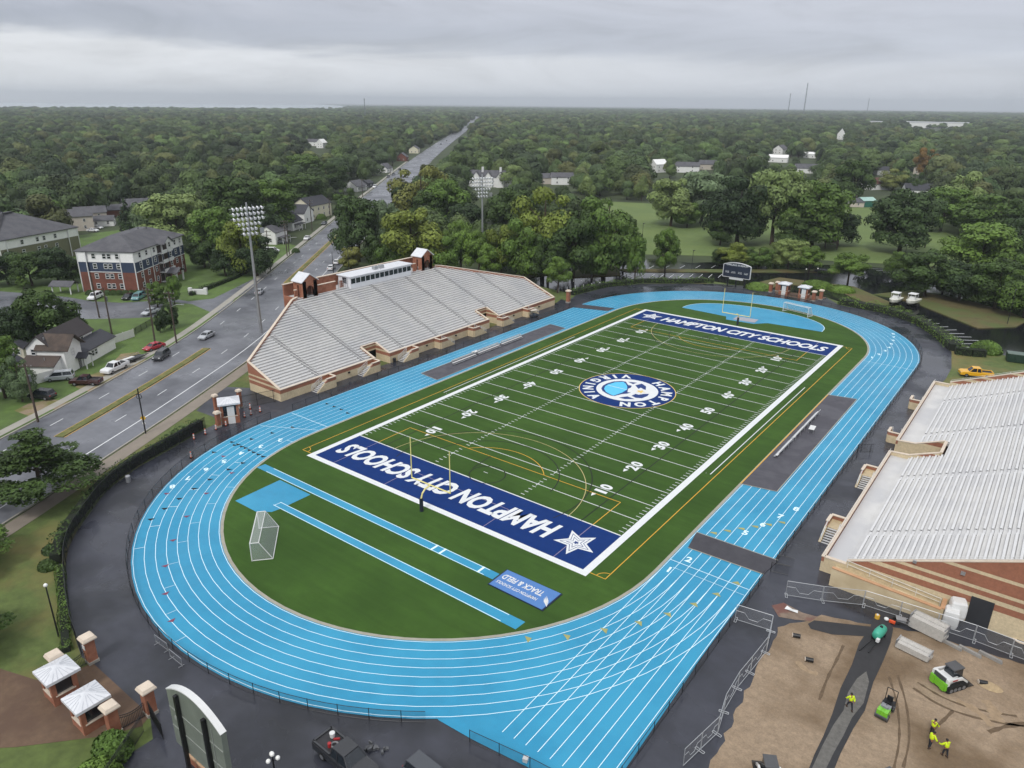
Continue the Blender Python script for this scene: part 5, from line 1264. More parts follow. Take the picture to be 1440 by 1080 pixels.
# far white warehouse and masts
p = G(1312, 180); t = thing('warehouse', 'long white warehouse roof far off near the horizon', 'warehouse', p, .12); D_ = depth(p)
MB().box((0, 0, 0), (.082*D_, 60, 14)).build('wall', m_wsid, t); MB().box((0, 0, 14), (.083*D_, 62, 1.4)).build('roof', m_tinroof, t)
p = G(1232, 178); t = thing('warehouse', 'short white warehouse roof left of the long one near the horizon', 'warehouse', p, .12); MB().box((0, 0, 0), (.018*depth(p), 50, 13)).build('wall', m_beige, t); MB().box((0, 0, 13), (.0185*depth(p), 52, 1.2)).build('roof', m_tinroof, t)
def mast(px, D_, h, w, label):
    d = ray(px, 153); d.z = 0; d.normalize(); p = Vector((CAMP.x, CAMP.y, 0))+d*D_; t = thing('lattice_mast', label, 'mast', p, 0, 'radio masts on the horizon')
    m = MB()
    for k in range(3): a = 2*pi*k/3; m.bar((w*cos(a), w*sin(a), 0), (w*.5*cos(a), w*.5*sin(a), h), w*.34)
    for k in range(14):
        z0, z1 = h*k/14, h*(k+1)/14
        for j in range(3): a, b = 2*pi*j/3, 2*pi*(j+1)/3; f0, f1 = w*(1-.5*k/14), w*(1-.5*(k+1)/14); m.bar((f0*cos(a), f0*sin(a), z0), (f1*cos(b), f1*sin(b), z1), w*.22)
    m.build('lattice', mat('mast_grey', '6f757d', .6), t); MB().box((0, 0, h*.93), (w*1.6, w*1.6, h*.02)).build('antenna', mat('mast_grey', '6f757d', .6), t)
mast(1131, 3800, 150, 2.6, 'tallest radio mast on the horizon'); mast(1109, 4200, 112, 2.3, 'shorter radio mast left of the tallest one'); mast(1220, 4600, 95, 1.8, 'faint thin radio mast right of the tallest one'); mast(513, 2400, 62, 1.6, 'thin pale mast above the woods left of the avenue')

# ================================================================== vehicles
m_tyre = mat('tyre_rubber', '141415', .8); m_hub = mat('wheel_hub', '85878b', .4, metal=.5); m_lampc = mat('headlamp_glass', 'd9dcdc', .2); m_tail = mat('tail_lamp_red', '8e1c1c', .3)
def paint(name, col): return mat(name, col, .2, var=.02, spec=.8)
P_SIL, P_WHT, P_BLK, P_RED, P_MAR, P_TEAL, P_YEL, P_GRY = paint('silver_paint', 'a5a9ae'), paint('white_paint', 'd9dadb'), paint('black_paint', '25272b'), paint('red_paint', 'a01f30'), paint('maroon_paint', '3a1a1e'), paint('teal_paint', '5d8a8c'), paint('yellow_paint', 'dfa71c'), paint('dark_grey_paint', '3d4147')
VK = {'sedan': (4.7, 1.8, .52, .92, 1.42, (-1.75, -1.1, .45, 1.25)), 'suv': (4.8, 1.9, .6, 1.08, 1.78, (-2.25, -2.0, .55, 1.2)), 'van': (5.0, 1.95, .55, 1.05, 1.8, (-2.4, -2.15, .8, 1.75)), 'pickup': (5.7, 1.95, .65, 1.1, 1.85, (-.75, -.55, .75, 1.4))}
def vehicle(kind, pnt, loc, hdg, label, group=None, s=1.0, cap=None, name=None):
    L, W_, zl, zb, zt, (r0, r1, f1, f0) = VK[kind]; t = thing(name or {'sedan': 'parked_car', 'suv': 'parked_car', 'van': 'minivan', 'pickup': 'pickup_truck'}[kind], label, {'pickup': 'pickup truck', 'van': 'minivan'}.get(kind, 'car'), loc, hdg, group)
    t.scale = (s, s, s); b = MB(); w2 = W_/2
    prof = [(-L/2, .32), (-L/2-.02, zb-.12), (-L/2+.1, zb), (r0, zb+.03), (f0, zb+.02), (L/2-.5, zb-.12), (L/2-.08, zb-.28), (L/2, .62), (L/2-.02, .32)]
    if kind == 'pickup': prof = [(-L/2, .42), (-L/2, zb), (-L/2+.02, zb+.02), (r0, zb+.02), (f0, zb+.03), (L/2-.35, zb-.03), (L/2-.06, zb-.14), (L/2, .8), (L/2-.02, .42)]
    n = len(prof); vs = []
    for y, k in ((-w2, 1), (-w2+.06, 0), (w2-.06, 0), (w2, 1)):
        for i, (x, z) in enumerate(prof): top = 2 <= i <= 6; vs.append((x, y, z) if (k == 0 or not top) else (x*.985, y, z-.1))
    fs = [tuple(range(n)), tuple(range(4*n-1, 3*n-1, -1))]
    for q in range(3):
        for i in range(n): j = (i+1) % n; fs.append((q*n+i, (q+1)*n+i, (q+1)*n+j, q*n+j))
    b.add(vs, [tuple(reversed(f)) for f in fs]); b.build('body', pnt, t)
    g = MB(); wb, wt = w2-.08, w2-.28; z0 = zb-.02
    q = [(r0, -wb, z0), (f0, -wb, z0), (f0, wb, z0), (r0, wb, z0), (r1, -wt, zt-.03), (f1, -wt, zt-.03), (f1, wt, zt-.03), (r1, wt, zt-.03)]; g.hexa([Vector(p) for p in q]); g.build('window', m_glass, t)
    r = MB(); r.box(((r1+f1)/2, 0, zt-.05), (f1-r1+.12, 2*wt+.1, .07), 0, .96)
    for x0, x1 in ((f0, f1), (r0, r1)):
        for sy in (-1, 1): r.bar((x0, sy*wb, z0), (x1, sy*wt, zt-.02), .09)
    xm = (f1+r1)/2
    for sy in (-1, 1): r.bar((xm, sy*(wb+.005), z0), (xm-.05, sy*(wt+.005), zt-.02), .1)
    r.build('roof', pnt, t)
    if kind == 'pickup':
        d = MB(); d.box(((-L/2+r0)/2-.02, 0, zb+.025), (r0+L/2-.25, W_-.35, .012)); d.build('load_bed', cap or mat('bed_liner', '19191b', .7), t)
        if True:
            e = MB()
            for sy in (-1, 1): e.box(((-L/2+r0)/2, sy*(w2-.12), zb+.0), (r0+L/2-.05, .16, .14))
            e.box((-L/2+.1, 0, zb), (.16, W_-.2, .14)); e.build('bed_side', pnt, t)
    wh = MB(); R_ = .36 if kind in ('suv', 'pickup') else .33; wh.cyl((0, -.12, 0), (0, .12, 0), R_, R_, 14); pr = None
    for x in (-L*.3, L*.31):
        for sy in (-1, 1):
            p = (x, sy*(w2-.1), R_)
            if pr is None: pr = wh.build('wheel', m_tyre, t, loc=p); hb = MB().cyl((0, -.13, 0), (0, .13, 0), R_*.6, R_*.6, 10).build('rim', m_hub, pr)
            else: q = part_copy(pr, t, p); part_copy(hb, q, (0, 0, 0))
    h = MB().box((0, 0, -.08), (.08, .34, .16)).build('headlight', m_lampc, t, loc=(L/2-.06, w2-.3, zb-.28)); part_copy(h, t, (L/2-.06, -w2+.3, zb-.28))
    h = MB().box((0, 0, -.1), (.06, .3, .2)).build('tail_light', m_tail, t, loc=(-L/2-.01, w2-.25, zb-.2)); part_copy(h, t, (-L/2-.01, -w2+.25, zb-.2))
    return t
def vh(kind, pnt, front, rear, label, group=None, **k):
    a, b = G(*front), G(*rear); return vehicle(kind, pnt, ((a.x+b.x)/2, (a.y+b.y)/2, .1), atan2(a.y-b.y, a.x-b.x), label, group, **k)
def vat(px, py): p = G(px, py); return (p.x, p.y, .1)
DN = atan2(.86, -.5)                        # avenue heading near the cottage
vh('sedan', P_SIL, (282, 480), (300, 471), 'silver sedan driving on the avenue by the end of the grass median', 'cars driving on the avenue')
vh('suv', P_BLK, (218, 511), (237, 498), 'black off-roader driving on the avenue past the cottage', 'cars driving on the avenue')
vh('sedan', P_RED, (206, 495), (228, 488), 'red car parked on the verge at the end of the white fence')
vh('pickup', P_WHT, (147, 529), (178, 515), 'white pickup truck parked in the yard of the cottage', s=1.05)
vh('van', P_SIL, (69, 536), (101, 533), 'silver minivan parked in front of the lean-to of the cottage')
vh('pickup', P_MAR, (104, 541), (140, 541), 'maroon pickup truck parked in front of the cottage porch')
vh('suv', P_BLK, (45, 559), (75, 562), 'black car on the dirt drive below the grey house')
vh('suv', P_WHT, (126, 424), (143, 417), 'white car in the apartment lot behind the utility poles', 'cars in the apartment lot'); vh('sedan', P_BLK, (174, 424), (188, 417), 'black car in the apartment lot beside the teal one', 'cars in the apartment lot'); vh('van', P_TEAL, (188, 425), (202, 417), 'teal car in the apartment lot under the brick wall', 'cars in the apartment lot'); vehicle('sedan', P_BLK, vat(203, 417), 1.9, 'black car half hidden behind the teal one', 'cars in the apartment lot'); vh('sedan', P_SIL, (203, 445), (220, 439), 'grey sedan alone at the near edge of the apartment lot', 'cars in the apartment lot')
vehicle('sedan', P_SIL, vat(365, 413), DA+.1, 'dark silver car on the avenue behind the floodlight mast', 'cars driving on the avenue')
vehicle('sedan', P_WHT, vat(432, 337), DA+pi, 'white car driving down the avenue below the white houses', 'cars driving on the avenue'); vehicle('sedan', P_GRY, vat(456, 316), DA+pi, 'dark car driving down the avenue behind the white one', 'cars driving on the avenue')
vehicle('sedan', P_WHT, vat(466, 379), DA, 'nearer of two white cars at the kerb behind the press box', 'cars at the kerb behind the press box'); vehicle('sedan', P_WHT, vat(474, 371), DA, 'farther of two white cars at the kerb behind the press box', 'cars at the kerb behind the press box')
vehicle('van', P_WHT, vat(383, 355), .6, 'white van parked on the grass by a pole beside the avenue')
vehicle('sedan', P_GRY, vat(396, 343), .9, 'dark grey car parked in front of the pale house beside the avenue')
vehicle('sedan', P_WHT, vat(131, 326), .5, 'nearer white car parked by the beige houses', 'white cars by the beige houses'); vehicle('sedan', P_WHT, vat(137, 322), .5, 'farther white car parked by the beige houses', 'white cars by the beige houses')
vehicle('van', P_WHT, vat(527, 264), DA+pi, 'white vehicle on the avenue near the grey-roofed house', 'distant cars on the avenue')
for k, (px, py) in enumerate(((546, 250), (553, 247), (562, 240), (608, 207), (614, 203), (620, 204), (628, 199))):
    vehicle('suv', (P_BLK, P_GRY, P_BLK, P_SIL, P_WHT, P_GRY, P_BLK)[k], vat(px, py), DA+pi, ('first dark car in the queue far up the avenue', 'second dark car in the queue far up the avenue', 'third dark car in the queue far up the avenue', 'silver car in the far traffic up the avenue', 'white car in the far traffic up the avenue', 'dark grey car in the far traffic up the avenue', 'black car in the far traffic up the avenue')[k], 'distant cars on the avenue')
vh('pickup', P_YEL, (1350, 528), (1392, 532), 'yellow pickup truck with a black bed on the grass behind the near grandstand', s=1.05)
# dark pickup with tools at the bottom edge and the car beside it
tk = vehicle('pickup', P_BLK, (23.4, -90.1, .05), radians(-2), 'black work pickup with tools in its bed at the bottom edge', s=1.08, cap=mat('scuffed_bed', '2b2b2e', .7))
mb = MB(); mb.box((1.9, -.985, .75), (.5, .03, .22)); mb.box((1.9, -.985, 1.0), (.5, .03, .08)); mb.build('door_decal', mat('yellow_decal', 'c9b43c', .5), tk)
tb_ = thing('tool_load', 'white bucket, red can and coiled hose lying in the bed of the black pickup', 'tools', (23.4, -90.1, 1.33), radians(-2))
MB().cyl((-2.1, .35, 0), (-2.1, .35, .45), .2, .24, 12).build('bucket', m_trim, tb_); MB().cyl((-1.45, -.45, 0), (-1.45, -.45, .4), .16, .16, 10).build('fuel_can', mat('red_can', 'a3262a', .5), tb_); MB().bar((-1.75, .2, .1), (-1.3, .5, .2), .14).build('tool_handle', mat('red_can', 'a3262a', .5), tb_)
mb = MB(); mb.arc((-1.25, -.1), .28, 0, 2*pi, .16, .1, 16); mb.build('hose_coil', mat('grey_hose', '7c7d7f', .6), tb_)
t = thing('debris_pile', 'small heap of grey scrap beside the black pickup', 'debris', (24.2, -87.6, .05), .2)
mb = MB()
for k in range(14): x, y = rnd.uniform(-.8, .8), rnd.uniform(-.4, .4); mb.box((x, y, 0), (rnd.uniform(.15, .5), rnd.uniform(.1, .3), rnd.uniform(.1, .35)), rnd.uniform(0, 3))
mb.build('scrap', mat('grey_scrap', '55575a', .7, var=.3, scale=4), t)
vehicle('suv', P_GRY, (30.3, -87.3, .05), radians(-3), 'dark grey car at the bottom edge right of the black pickup')
# cars in the park lot and two boats on trailers
for (px, py, h_, p_, lb) in ((1155, 383, .5, P_BLK, 'dark car parked under the lot trees by the park'), (878, 364, 1.0, P_SIL, 'silver car in the upper lot under the trees'), (855, 367, .3, P_BLK, 'dark car in the upper lot under the trees')): vehicle('sedan', p_, vat(px, py), h_, lb, 'cars in the park lot')
def boat(loc, hdg, label):
    t = thing('motor_boat', label, 'boat', loc, hdg, 'white boats on trailers in the wet lot'); m_hull = mat('white_gelcoat', 'dcdccf', .3)
    secs = [(-2.9, 1.05, .75, 1.6), (-1, 1.15, .7, 1.65), (1, 1.05, .75, 1.75), (2.4, .6, 1.0, 1.9), (3.2, .05, 1.5, 2.0)]; b = MB(); vs = []
    for x, hw, zk, zs in secs: vs += [(x, -hw, zs), (x, -hw*.8, (zk+zs)/2-.15), (x, 0, zk), (x, hw*.8, (zk+zs)/2-.15), (x, hw, zs)]
    fs = []
    for i in range(4):
        for j in range(4): fs.append((i*5+j, i*5+j+1, (i+1)*5+j+1, (i+1)*5+j))
        fs.append((i*5+4, i*5, (i+1)*5, (i+1)*5+4))
    fs.append((0, 1, 2, 3, 4)); b.add(vs, [tuple(reversed(f)) for f in fs]); b.build('hull', m_hull, t); t.scale = (1.2, 1.2, 1.2)
    c = MB(); c.box((.2, 0, 1.7), (1.0, 1.3, .8), 0, .85); c.build('console', m_trim, t); c = MB(); c.box((.1, 0, 3.05), (2.0, 1.7, .1))
    for sx in (-.8, .9):
        for sy in (-1, 1): c.cyl((sx, sy*.75, 1.6), (sx, sy*.75, 3.05), .04, .04, 6)
    c.build('canopy', m_trim, t); MB().box((-3.1, 0, 1.2), (.45, .5, .95)).build('outboard_motor', m_black, t)
    f = MB(); f.bar((-2.6, -.7, .5), (2.4, 0, .5), .12); f.bar((-2.6, .7, .5), (2.4, 0, .5), .12); f.bar((2.4, 0, .5), (4.2, 0, .5), .12)
    for x in (-2, 0): f.bar((x, -.9, .5), (x, .9, .5), .12)
    f.build('trailer', m_black, t); k = MB().cyl((0, -.12, 0), (0, .12, 0), .36, .36, 12).build('wheel', m_tyre, t, loc=(-1.4, -1.05, .36)); part_copy(k, t, (-1.4, 1.05, .36)); part_copy(k, t, (-.5, -1.05, .36)); part_copy(k, t, (-.5, 1.05, .36))
boat((26.6, 103.0, .1), radians(-95), 'cream white boat on a trailer, the left one of the pair'); boat((30.6, 104.6, .1), radians(-100), 'white boat on a trailer, the right one of the pair')

# flatbed trailer in the cottage yard, green container at the right
o = G(186, 508); t = thing('utility_trailer', 'black flatbed trailer standing behind the white pickup', 'trailer', (o.x, o.y, .06), DN-.3)
b = MB(); b.box((0, 0, .55), (5.2, 2.0, .12)); b.bar((2.6, -.5, .5), (4.2, 0, .45), .1); b.bar((2.6, .5, .5), (4.2, 0, .45), .1); b.build('bed', m_black, t); r = MB()
for sy in (-1, 1): r.bar((-2.6, sy, 1.0), (2.6, sy, 1.0), .06); [r.bar((x, sy, .6), (x, sy, 1.0), .06) for x in (-2.5, -.8, .8, 2.5)]
r.build('side_rail', m_steel, t); k = MB().cyl((0, -.1, 0), (0, .1, 0), .34, .34, 12).build('wheel', m_tyre, t, loc=(-.4, -1.12, .34)); part_copy(k, t, (-.4, 1.12, .34))
MB().box((-.6, .2, .67), (2.4, .8, .18)).build('load', m_trim, t)
t = thing('skip_container', 'dark green waste container at the right edge of the lot', 'container', (58.5, 68.0, 0), .2); b = MB(); b.box((0, 0, .15), (5, 2.3, 1.7), 0, 1.05); b.build('body', mat('dark_green_paint', '20372d', .5), t); b = MB()
for x in (-2, -1, 0, 1, 2): b.box((x, -1.22, .2), (.12, .12, 1.6)); b.box((x, 1.22, .2), (.12, .12, 1.6))
b.build('rib', mat('dark_green_paint', '20372d', .5), t); b = MB(); b.box((0, 0, 1.86), (5.2, 2.5, .1)); b.build('lid', mat('grey_green_lid', '5b6a62', .5), t)

# ================================================================== poles, lamps, signs
m_wood = mat('weathered_pole', '4a4038', .9, var=.2, scale=2)
def utility_pole(loc, label, h=11.5, arms=2, rz=0.0, lamp=False, tr=True, lean=0.0):
    t = thing('utility_pole', label, 'utility pole', loc, rz, 'wooden utility poles along the avenue'); MB().cyl((0, 0, 0), (lean, 0, h), .2, .13, 8).build('pole', m_wood, t)
    for k in range(arms):
        z = h-.5-k*1.1; MB().box((lean, 0, z), (.12, 2.6, .14)).build('crossarm', m_wood, t)
    i = MB()
    for k in range(arms):
        for y in (-1.15, -.4, .4, 1.15): i.cyl((lean, y, h-.36-k*1.1), (lean, y, h-.12-k*1.1), .06, .04, 6)
    if arms: i.build('insulator', m_steel, t)
    if tr: MB().cyl((.38+lean*.7, 0, h-3.2), (.38+lean*.7, 0, h-2.1), .28, .28, 10).build('transformer', mat('transformer_grey', '6c6f70', .5), t)
    if lamp: b = MB(); b.tube([(0, 0, h-3.5), (0, -1.4, h-2.9), (0, -2.6, h-2.8)], .05, 6); b.box((0, -2.8, h-2.9), (.25, .7, .15)); b.build('street_light_arm', m_steel, t)
ra = DN
utility_pole(at(53.8, 594), 'utility pole with a transformer standing in front of the grey house', 10.5, 1, ra); utility_pole(at(140, 447), 'utility pole on the left of two at the near side of the apartment lot', 11, 0, ra, tr=False, lean=-.3); utility_pole(at(157.5, 470), 'utility pole with a pale guard right behind the cottage', 11, 0, ra, tr=True); utility_pole(at(218, 482), 'leaning utility pole with three crossarms above the red car', 12.5, 3, ra, lean=.5); utility_pole(at(248.5, 483), 'utility pole with a street light arm at the kerb above the red car', 12, 2, ra, True)
utility_pole(at(380.6, 381), 'utility pole with crossarms by the kerb just right of the near floodlight', 13, 3, DA, tr=False); utility_pole(at(404, 360), 'left of two utility poles standing close together by the avenue', 12.5, 3, DA); utility_pole(at(407, 358), 'right of two utility poles standing close together by the avenue', 9, 1, DA, True, False); utility_pole(at(439, 325), 'tall utility pole in front of the white cross-roofed house', 13, 2, DA); utility_pole(at(464.5, 307), 'utility pole in front of the long yellow house', 9.5, 1, DA, tr=True)
utility_pole(at(491, 268), 'pale utility pole by the grey-roofed house', 11, 1, DA, tr=False); utility_pole(at(510, 277), 'utility pole at the kerb of the distant avenue', 10, 1, DA, tr=False); utility_pole(at(549, 246), 'slim utility pole farther along the distant avenue', 12, 1, DA, tr=False); utility_pole(at(572, 228), 'utility pole near the brick house far along the avenue', 13, 1, DA, tr=False)
def slim_pole(loc, label, h, name='lamp_post', head=True, rz=0.0, col=None, cat='lamp post', group=None, r=.07):
    t = thing(name, label, cat, loc, rz, group); MB().cyl((0, 0, 0), (0, 0, h), r*1.3, r, 8).build('pole', col or m_black, t)
    if head: MB().box((0, .5, h-.05), (.4, 1.0, .16)).build('lamp_head', col or m_black, t)
    return t
LG = 'dark lamp posts in the far parking lot'
for px, py, h, lb in ((895.4, 394.7, 10.5, 'lamp post at the far hedge left of the blue scoreboard'), (902, 352, 10, 'tall lamp post at the edge of the park lawn'), (972.5, 380, 6.5, 'lamp post on the lot island above the far end zone'), (866.8, 391, 9, 'lamp post in the lot island beside the big trees'), (1416, 457, 9, 'lamp post at the tip of the right lot island'), (726, 372, 9, 'lamp post behind the far corner of the long grandstand')): slim_pole(at(px, py), lb, h, group=LG)
for px, py, h, lb in ((470, 396, 9, 'thin dark post behind the press box'), (491, 383, 7.5, 'thin dark post on the grass behind the press box')): slim_pole(at(px, py), lb, h, 'street_post', False, cat='post')
def globe_lamp(loc, label, h, n=1, pole=True):
    t = thing('globe_lamp', label, 'lamp post', loc, 0, 'black lamp posts with white globes'); MB().cyl((0, 0, 0), (0, 0, h), .09, .06, 8).build('pole', m_black, t); m_gl = mat('opal_globe', 'e6e6e2', .3)
    if n == 1: MB().ball((0, 0, h+.16), .2, 10, 6).build('globe', m_gl, t)
    else:
        b = MB()
        for k in range(n): a = 2*pi*k/n+.6; b.bar((0, 0, h-.5), (.42*cos(a), .42*sin(a), h-.42), .05)
        b.build('arm', m_black, t); g = None
        for k in range(n):
            a = 2*pi*k/n+.6; p = (.42*cos(a), .42*sin(a), h-.22)
            if g is None: g = MB().ball((0, 0, 0), .19, 10, 6).build('globe', m_gl, t, loc=p)
            else: part_copy(g, t, p)
        part_copy(g, t, (0, 0, h+.12))
globe_lamp((-11.8, -97.6, 0), 'slim black lamp post with one white globe on the grass beside the dark hedge', 6.1)
globe_lamp((20.6, -94.9, 0), 'black lamp post with a cluster of white globes at the bottom edge', 3.3, 3)
globe_lamp(at(1131, 398), 'lamp post with a white globe by the left far gate shrub', 4.2); globe_lamp(at(1147, 398), 'lamp post with a white globe by the right far gate shrub', 4.4); globe_lamp(at(1272, 362), 'lamp post with a white globe under the big park tree', 4.4)
t = thing('road_sign', 'dark post with a yellow warning sign and a wire loop on the avenue verge', 'road sign', at(205, 610), DN); MB().cyl((0, 0, 0), (0, 0, 8.0), .12, .1, 8).build('pole', m_black, t)
b = MB(); b.add([(-.02, 0, 2.3), (-.02, .5, 2.8), (-.02, 0, 3.3), (-.02, -.5, 2.8), (-.06, 0, 2.3), (-.06, .5, 2.8), (-.06, 0, 3.3), (-.06, -.5, 2.8)], [(0, 1, 2, 3), (7, 6, 5, 4), (0, 4, 5, 1), (1, 5, 6, 2), (2, 6, 7, 3), (3, 7, 4, 0)]); b.build('sign_plate', mat('sign_yellow', 'c99f25', .5), t); t.rotation_euler[2] = DN+pi+.2
b = MB(); b.tube([(0, .42*cos(a), 6.6+.42*sin(a)) for a in [2*pi*i/16 for i in range(17)]], .05, 5); b.build('wire_loop', m_black, t); b = MB(); b.box((-.03, 0, 1.7), (.04, .5, .3)); b.build('lower_plate', m_trim, t)

# traffic cones / channelisers by the small booth
m_or = mat('safety_orange', 'd0512a', .5); pr = None
for k, (px, py) in enumerate(((273, 618), (289, 611), (304, 604.5), (318, 599), (331, 592), (344, 587), (353, 583.5), (366, 579.5), (352, 575), (269, 644))):
    lb = ('orange channeliser cone farthest left in the row on the apron', 'orange channeliser cone, second from the left end of the row', 'orange channeliser cone, third from the left end of the row', 'orange channeliser cone just left of the small booth', 'orange channeliser cone left of the booth door', 'orange channeliser cone in front of the booth door', 'orange channeliser cone at the right corner of the booth', 'orange channeliser cone farthest right, alone on the apron', 'orange channeliser cone behind the right corner of the booth', 'orange channeliser cone nearest the camera, against the track fence')[k]
    if pr is None:
        pr = thing('traffic_cone', lb, 'traffic cone', at(px, py), 0, 'orange channeliser cones on the apron'); MB().cyl((0, 0, .04), (0, 0, 1.05), .14, .07, 8).build('cone', m_or, pr); b = MB(); b.cyl((0, 0, .62), (0, 0, .92), .125, .105, 8); b.cyl((0, 0, .3), (0, 0, .45), .15, .14, 8); b.build('reflective_band', m_trim, pr); MB().box((0, 0, .04), (.46, .46, .08)).build('base', m_black, pr)
    else: dup(pr, lb, at(px, py))
# odd bins and boxes
def bin_(loc, label, col, s=1.0): t = thing('litter_bin', label, 'bin', loc, 0); MB().cyl((0, 0, 0), (0, 0, .95*s), .3*s, .34*s, 10).build('body', col, t); MB().cyl((0, 0, .95*s), (0, 0, 1.05*s), .36*s, .3*s, 10).build('lid', col, t)
bin_(at(414, 557), 'dark bin at the near corner of the long grandstand', m_black); bin_(at(488, 531), 'dark bin under the front wall between the first two stairs', m_black); bin_(at(555, 510), 'dark bin left of the third stair of the long grandstand', m_black); bin_(at(181, 678), 'grey bin by the outer hedge', m_steel)
t = thing('golf_cart', 'dark golf cart parked below the far end of the long grandstand', 'golf cart', at(750, 446), 1.2); b = MB(); b.box((0, 0, .35), (2.3, 1.2, .5)); b.box((-.2, 0, .85), (.5, 1.1, .35)); b.build('body', P_GRY, t); b = MB(); b.box((0, 0, 1.85), (1.9, 1.25, .07)); [b.cyl((x, y, .8), (x, y, 1.85), .03, .03, 6) for x in (-.85, .85) for y in (-.55, .55)]; b.build('canopy', m_beige, t); k = MB().cyl((0, -.1, 0), (0, .1, 0), .24, .24, 10).build('wheel', m_tyre, t, loc=(-.75, -.55, .24)); [part_copy(k, t, p) for p in ((-.75, .55, .24), (.75, -.55, .24), (.75, .55, .24))]
t = thing('equipment_box', 'small white box on the asphalt by the lane-end fence', 'box', tuple(G(739, 1071)), .3); MB().box((0, 0, 0), (.4, .4, .4)).build('box', m_trim, t); MB().box((0, 0, .4), (.44, .44, .05)).build('lid', m_trim, t)
t = thing('barrier_rail', 'grey steel crowd barrier leaning by the track fence near the brick gate', 'barrier', (-1.9, -92.05, .05), .03); b = MB()
def cb(m):
    m.tube([(-1.1, 0, .1), (-1.1, 0, 1.05), (1.1, 0, 1.05), (1.1, 0, .1)], .03, 5); m.tube([(-1.1, 0, .25), (1.1, 0, .25)], .025, 5); [m.cyl((-1+.2*k, 0, .25), (-1+.2*k, 0, 1.05), .012, .012, 4) for k in range(11)]; return m
cb(b).build('frame', m_steel, t); f = MB(); [f.bar((x, -.3, .04), (x, .3, .04), .05) for x in (-.9, .9)]; f.build('foot', m_steel, t); dup(t, 'second grey steel crowd barrier by the track fence, beside a white bag', (1.2, -92.3, .05), .0)
# ================================================================== building site: temporary fences, machines, people
m_wire = mat('galvanised_tube', 'b3b6b9', .4, metal=.4)
def temp_fence(a, b, label, group='temporary wire fence panels round the building site'):
    a, b = Vector((a[0], a[1], 0)), Vector((b[0], b[1], 0)); L = (b-a).length; d = (b-a)/L; t = thing('temporary_fence_panel', label, 'fence panel', (a.x, a.y, .06), atan2(d.y, d.x), group); h = 1.95
    m = MB(); m.tube([(.03, 0, .1), (.03, 0, h), (L-.03, 0, h), (L-.03, 0, .1), (.03, 0, .1)], .028, 5)
    m.tube([(.03, 0, h*.62), (L*.25, 0, h*.62), (L*.38, 0, h*.3), (L*.62, 0, h*.3), (L*.75, 0, h*.62), (L-.03, 0, h*.62)], .02, 5); m.build('frame', m_wire, t)
    q = MB().quad((0, 0, .1), (L, 0, .1), (L, 0, h), (0, 0, h)); q.build('wire_mesh', m_net2, t)
    f = MB(); f.tube([(0, -.42, .03), (0, .42, .03), (.22, .42, .03), (.22, -.42, .03), (0, -.42, .03)], .035, 5); f.build('foot', m_wire, t)
    return t
pA_ = [G(1104, 838), G(1155, 846), G(1213, 852), G(1264, 868), G(1316, 885), G(1368, 902), G(1420, 922), G(1470, 940), G(1520, 960)]
nm = ['leftmost', 'second from the left', 'third from the left', 'beside the long metal stack', 'behind the long metal stack', 'behind the grey beams', 'near the right edge', 'at the right edge']
for k in range(8): temp_fence(pA_[k], pA_[k+1], 'wire fence panel in the row before the near grandstand, '+nm[k])
pB_ = [G(1033, 872), G(1084, 888), G(1077, 918), G(1055, 946), G(1037, 968), G(1018, 1001), G(1009, 1032), G(985, 1055), G(960, 1079)]
nm = ['wire fence panel crossing the dark apron strip at its far end', 'wire fence panel along the apron strip, just round the corner', 'wire fence panel along the apron strip, second after the corner', 'wire fence panel along the apron strip, third after the corner', 'wire fence panel along the apron strip, fourth after the corner', 'wire fence panel along the apron strip, fifth after the corner, seen edge on', 'wire fence panel along the apron strip, next to the last', 'wire fence panel along the apron strip, cut by the bottom edge']
for k in range(8): temp_fence(pB_[k], pB_[k+1], nm[k])
P_LIME, P_MW = paint('lime_paint', '6fb52a'), paint('machine_white', 'd6d7d5')
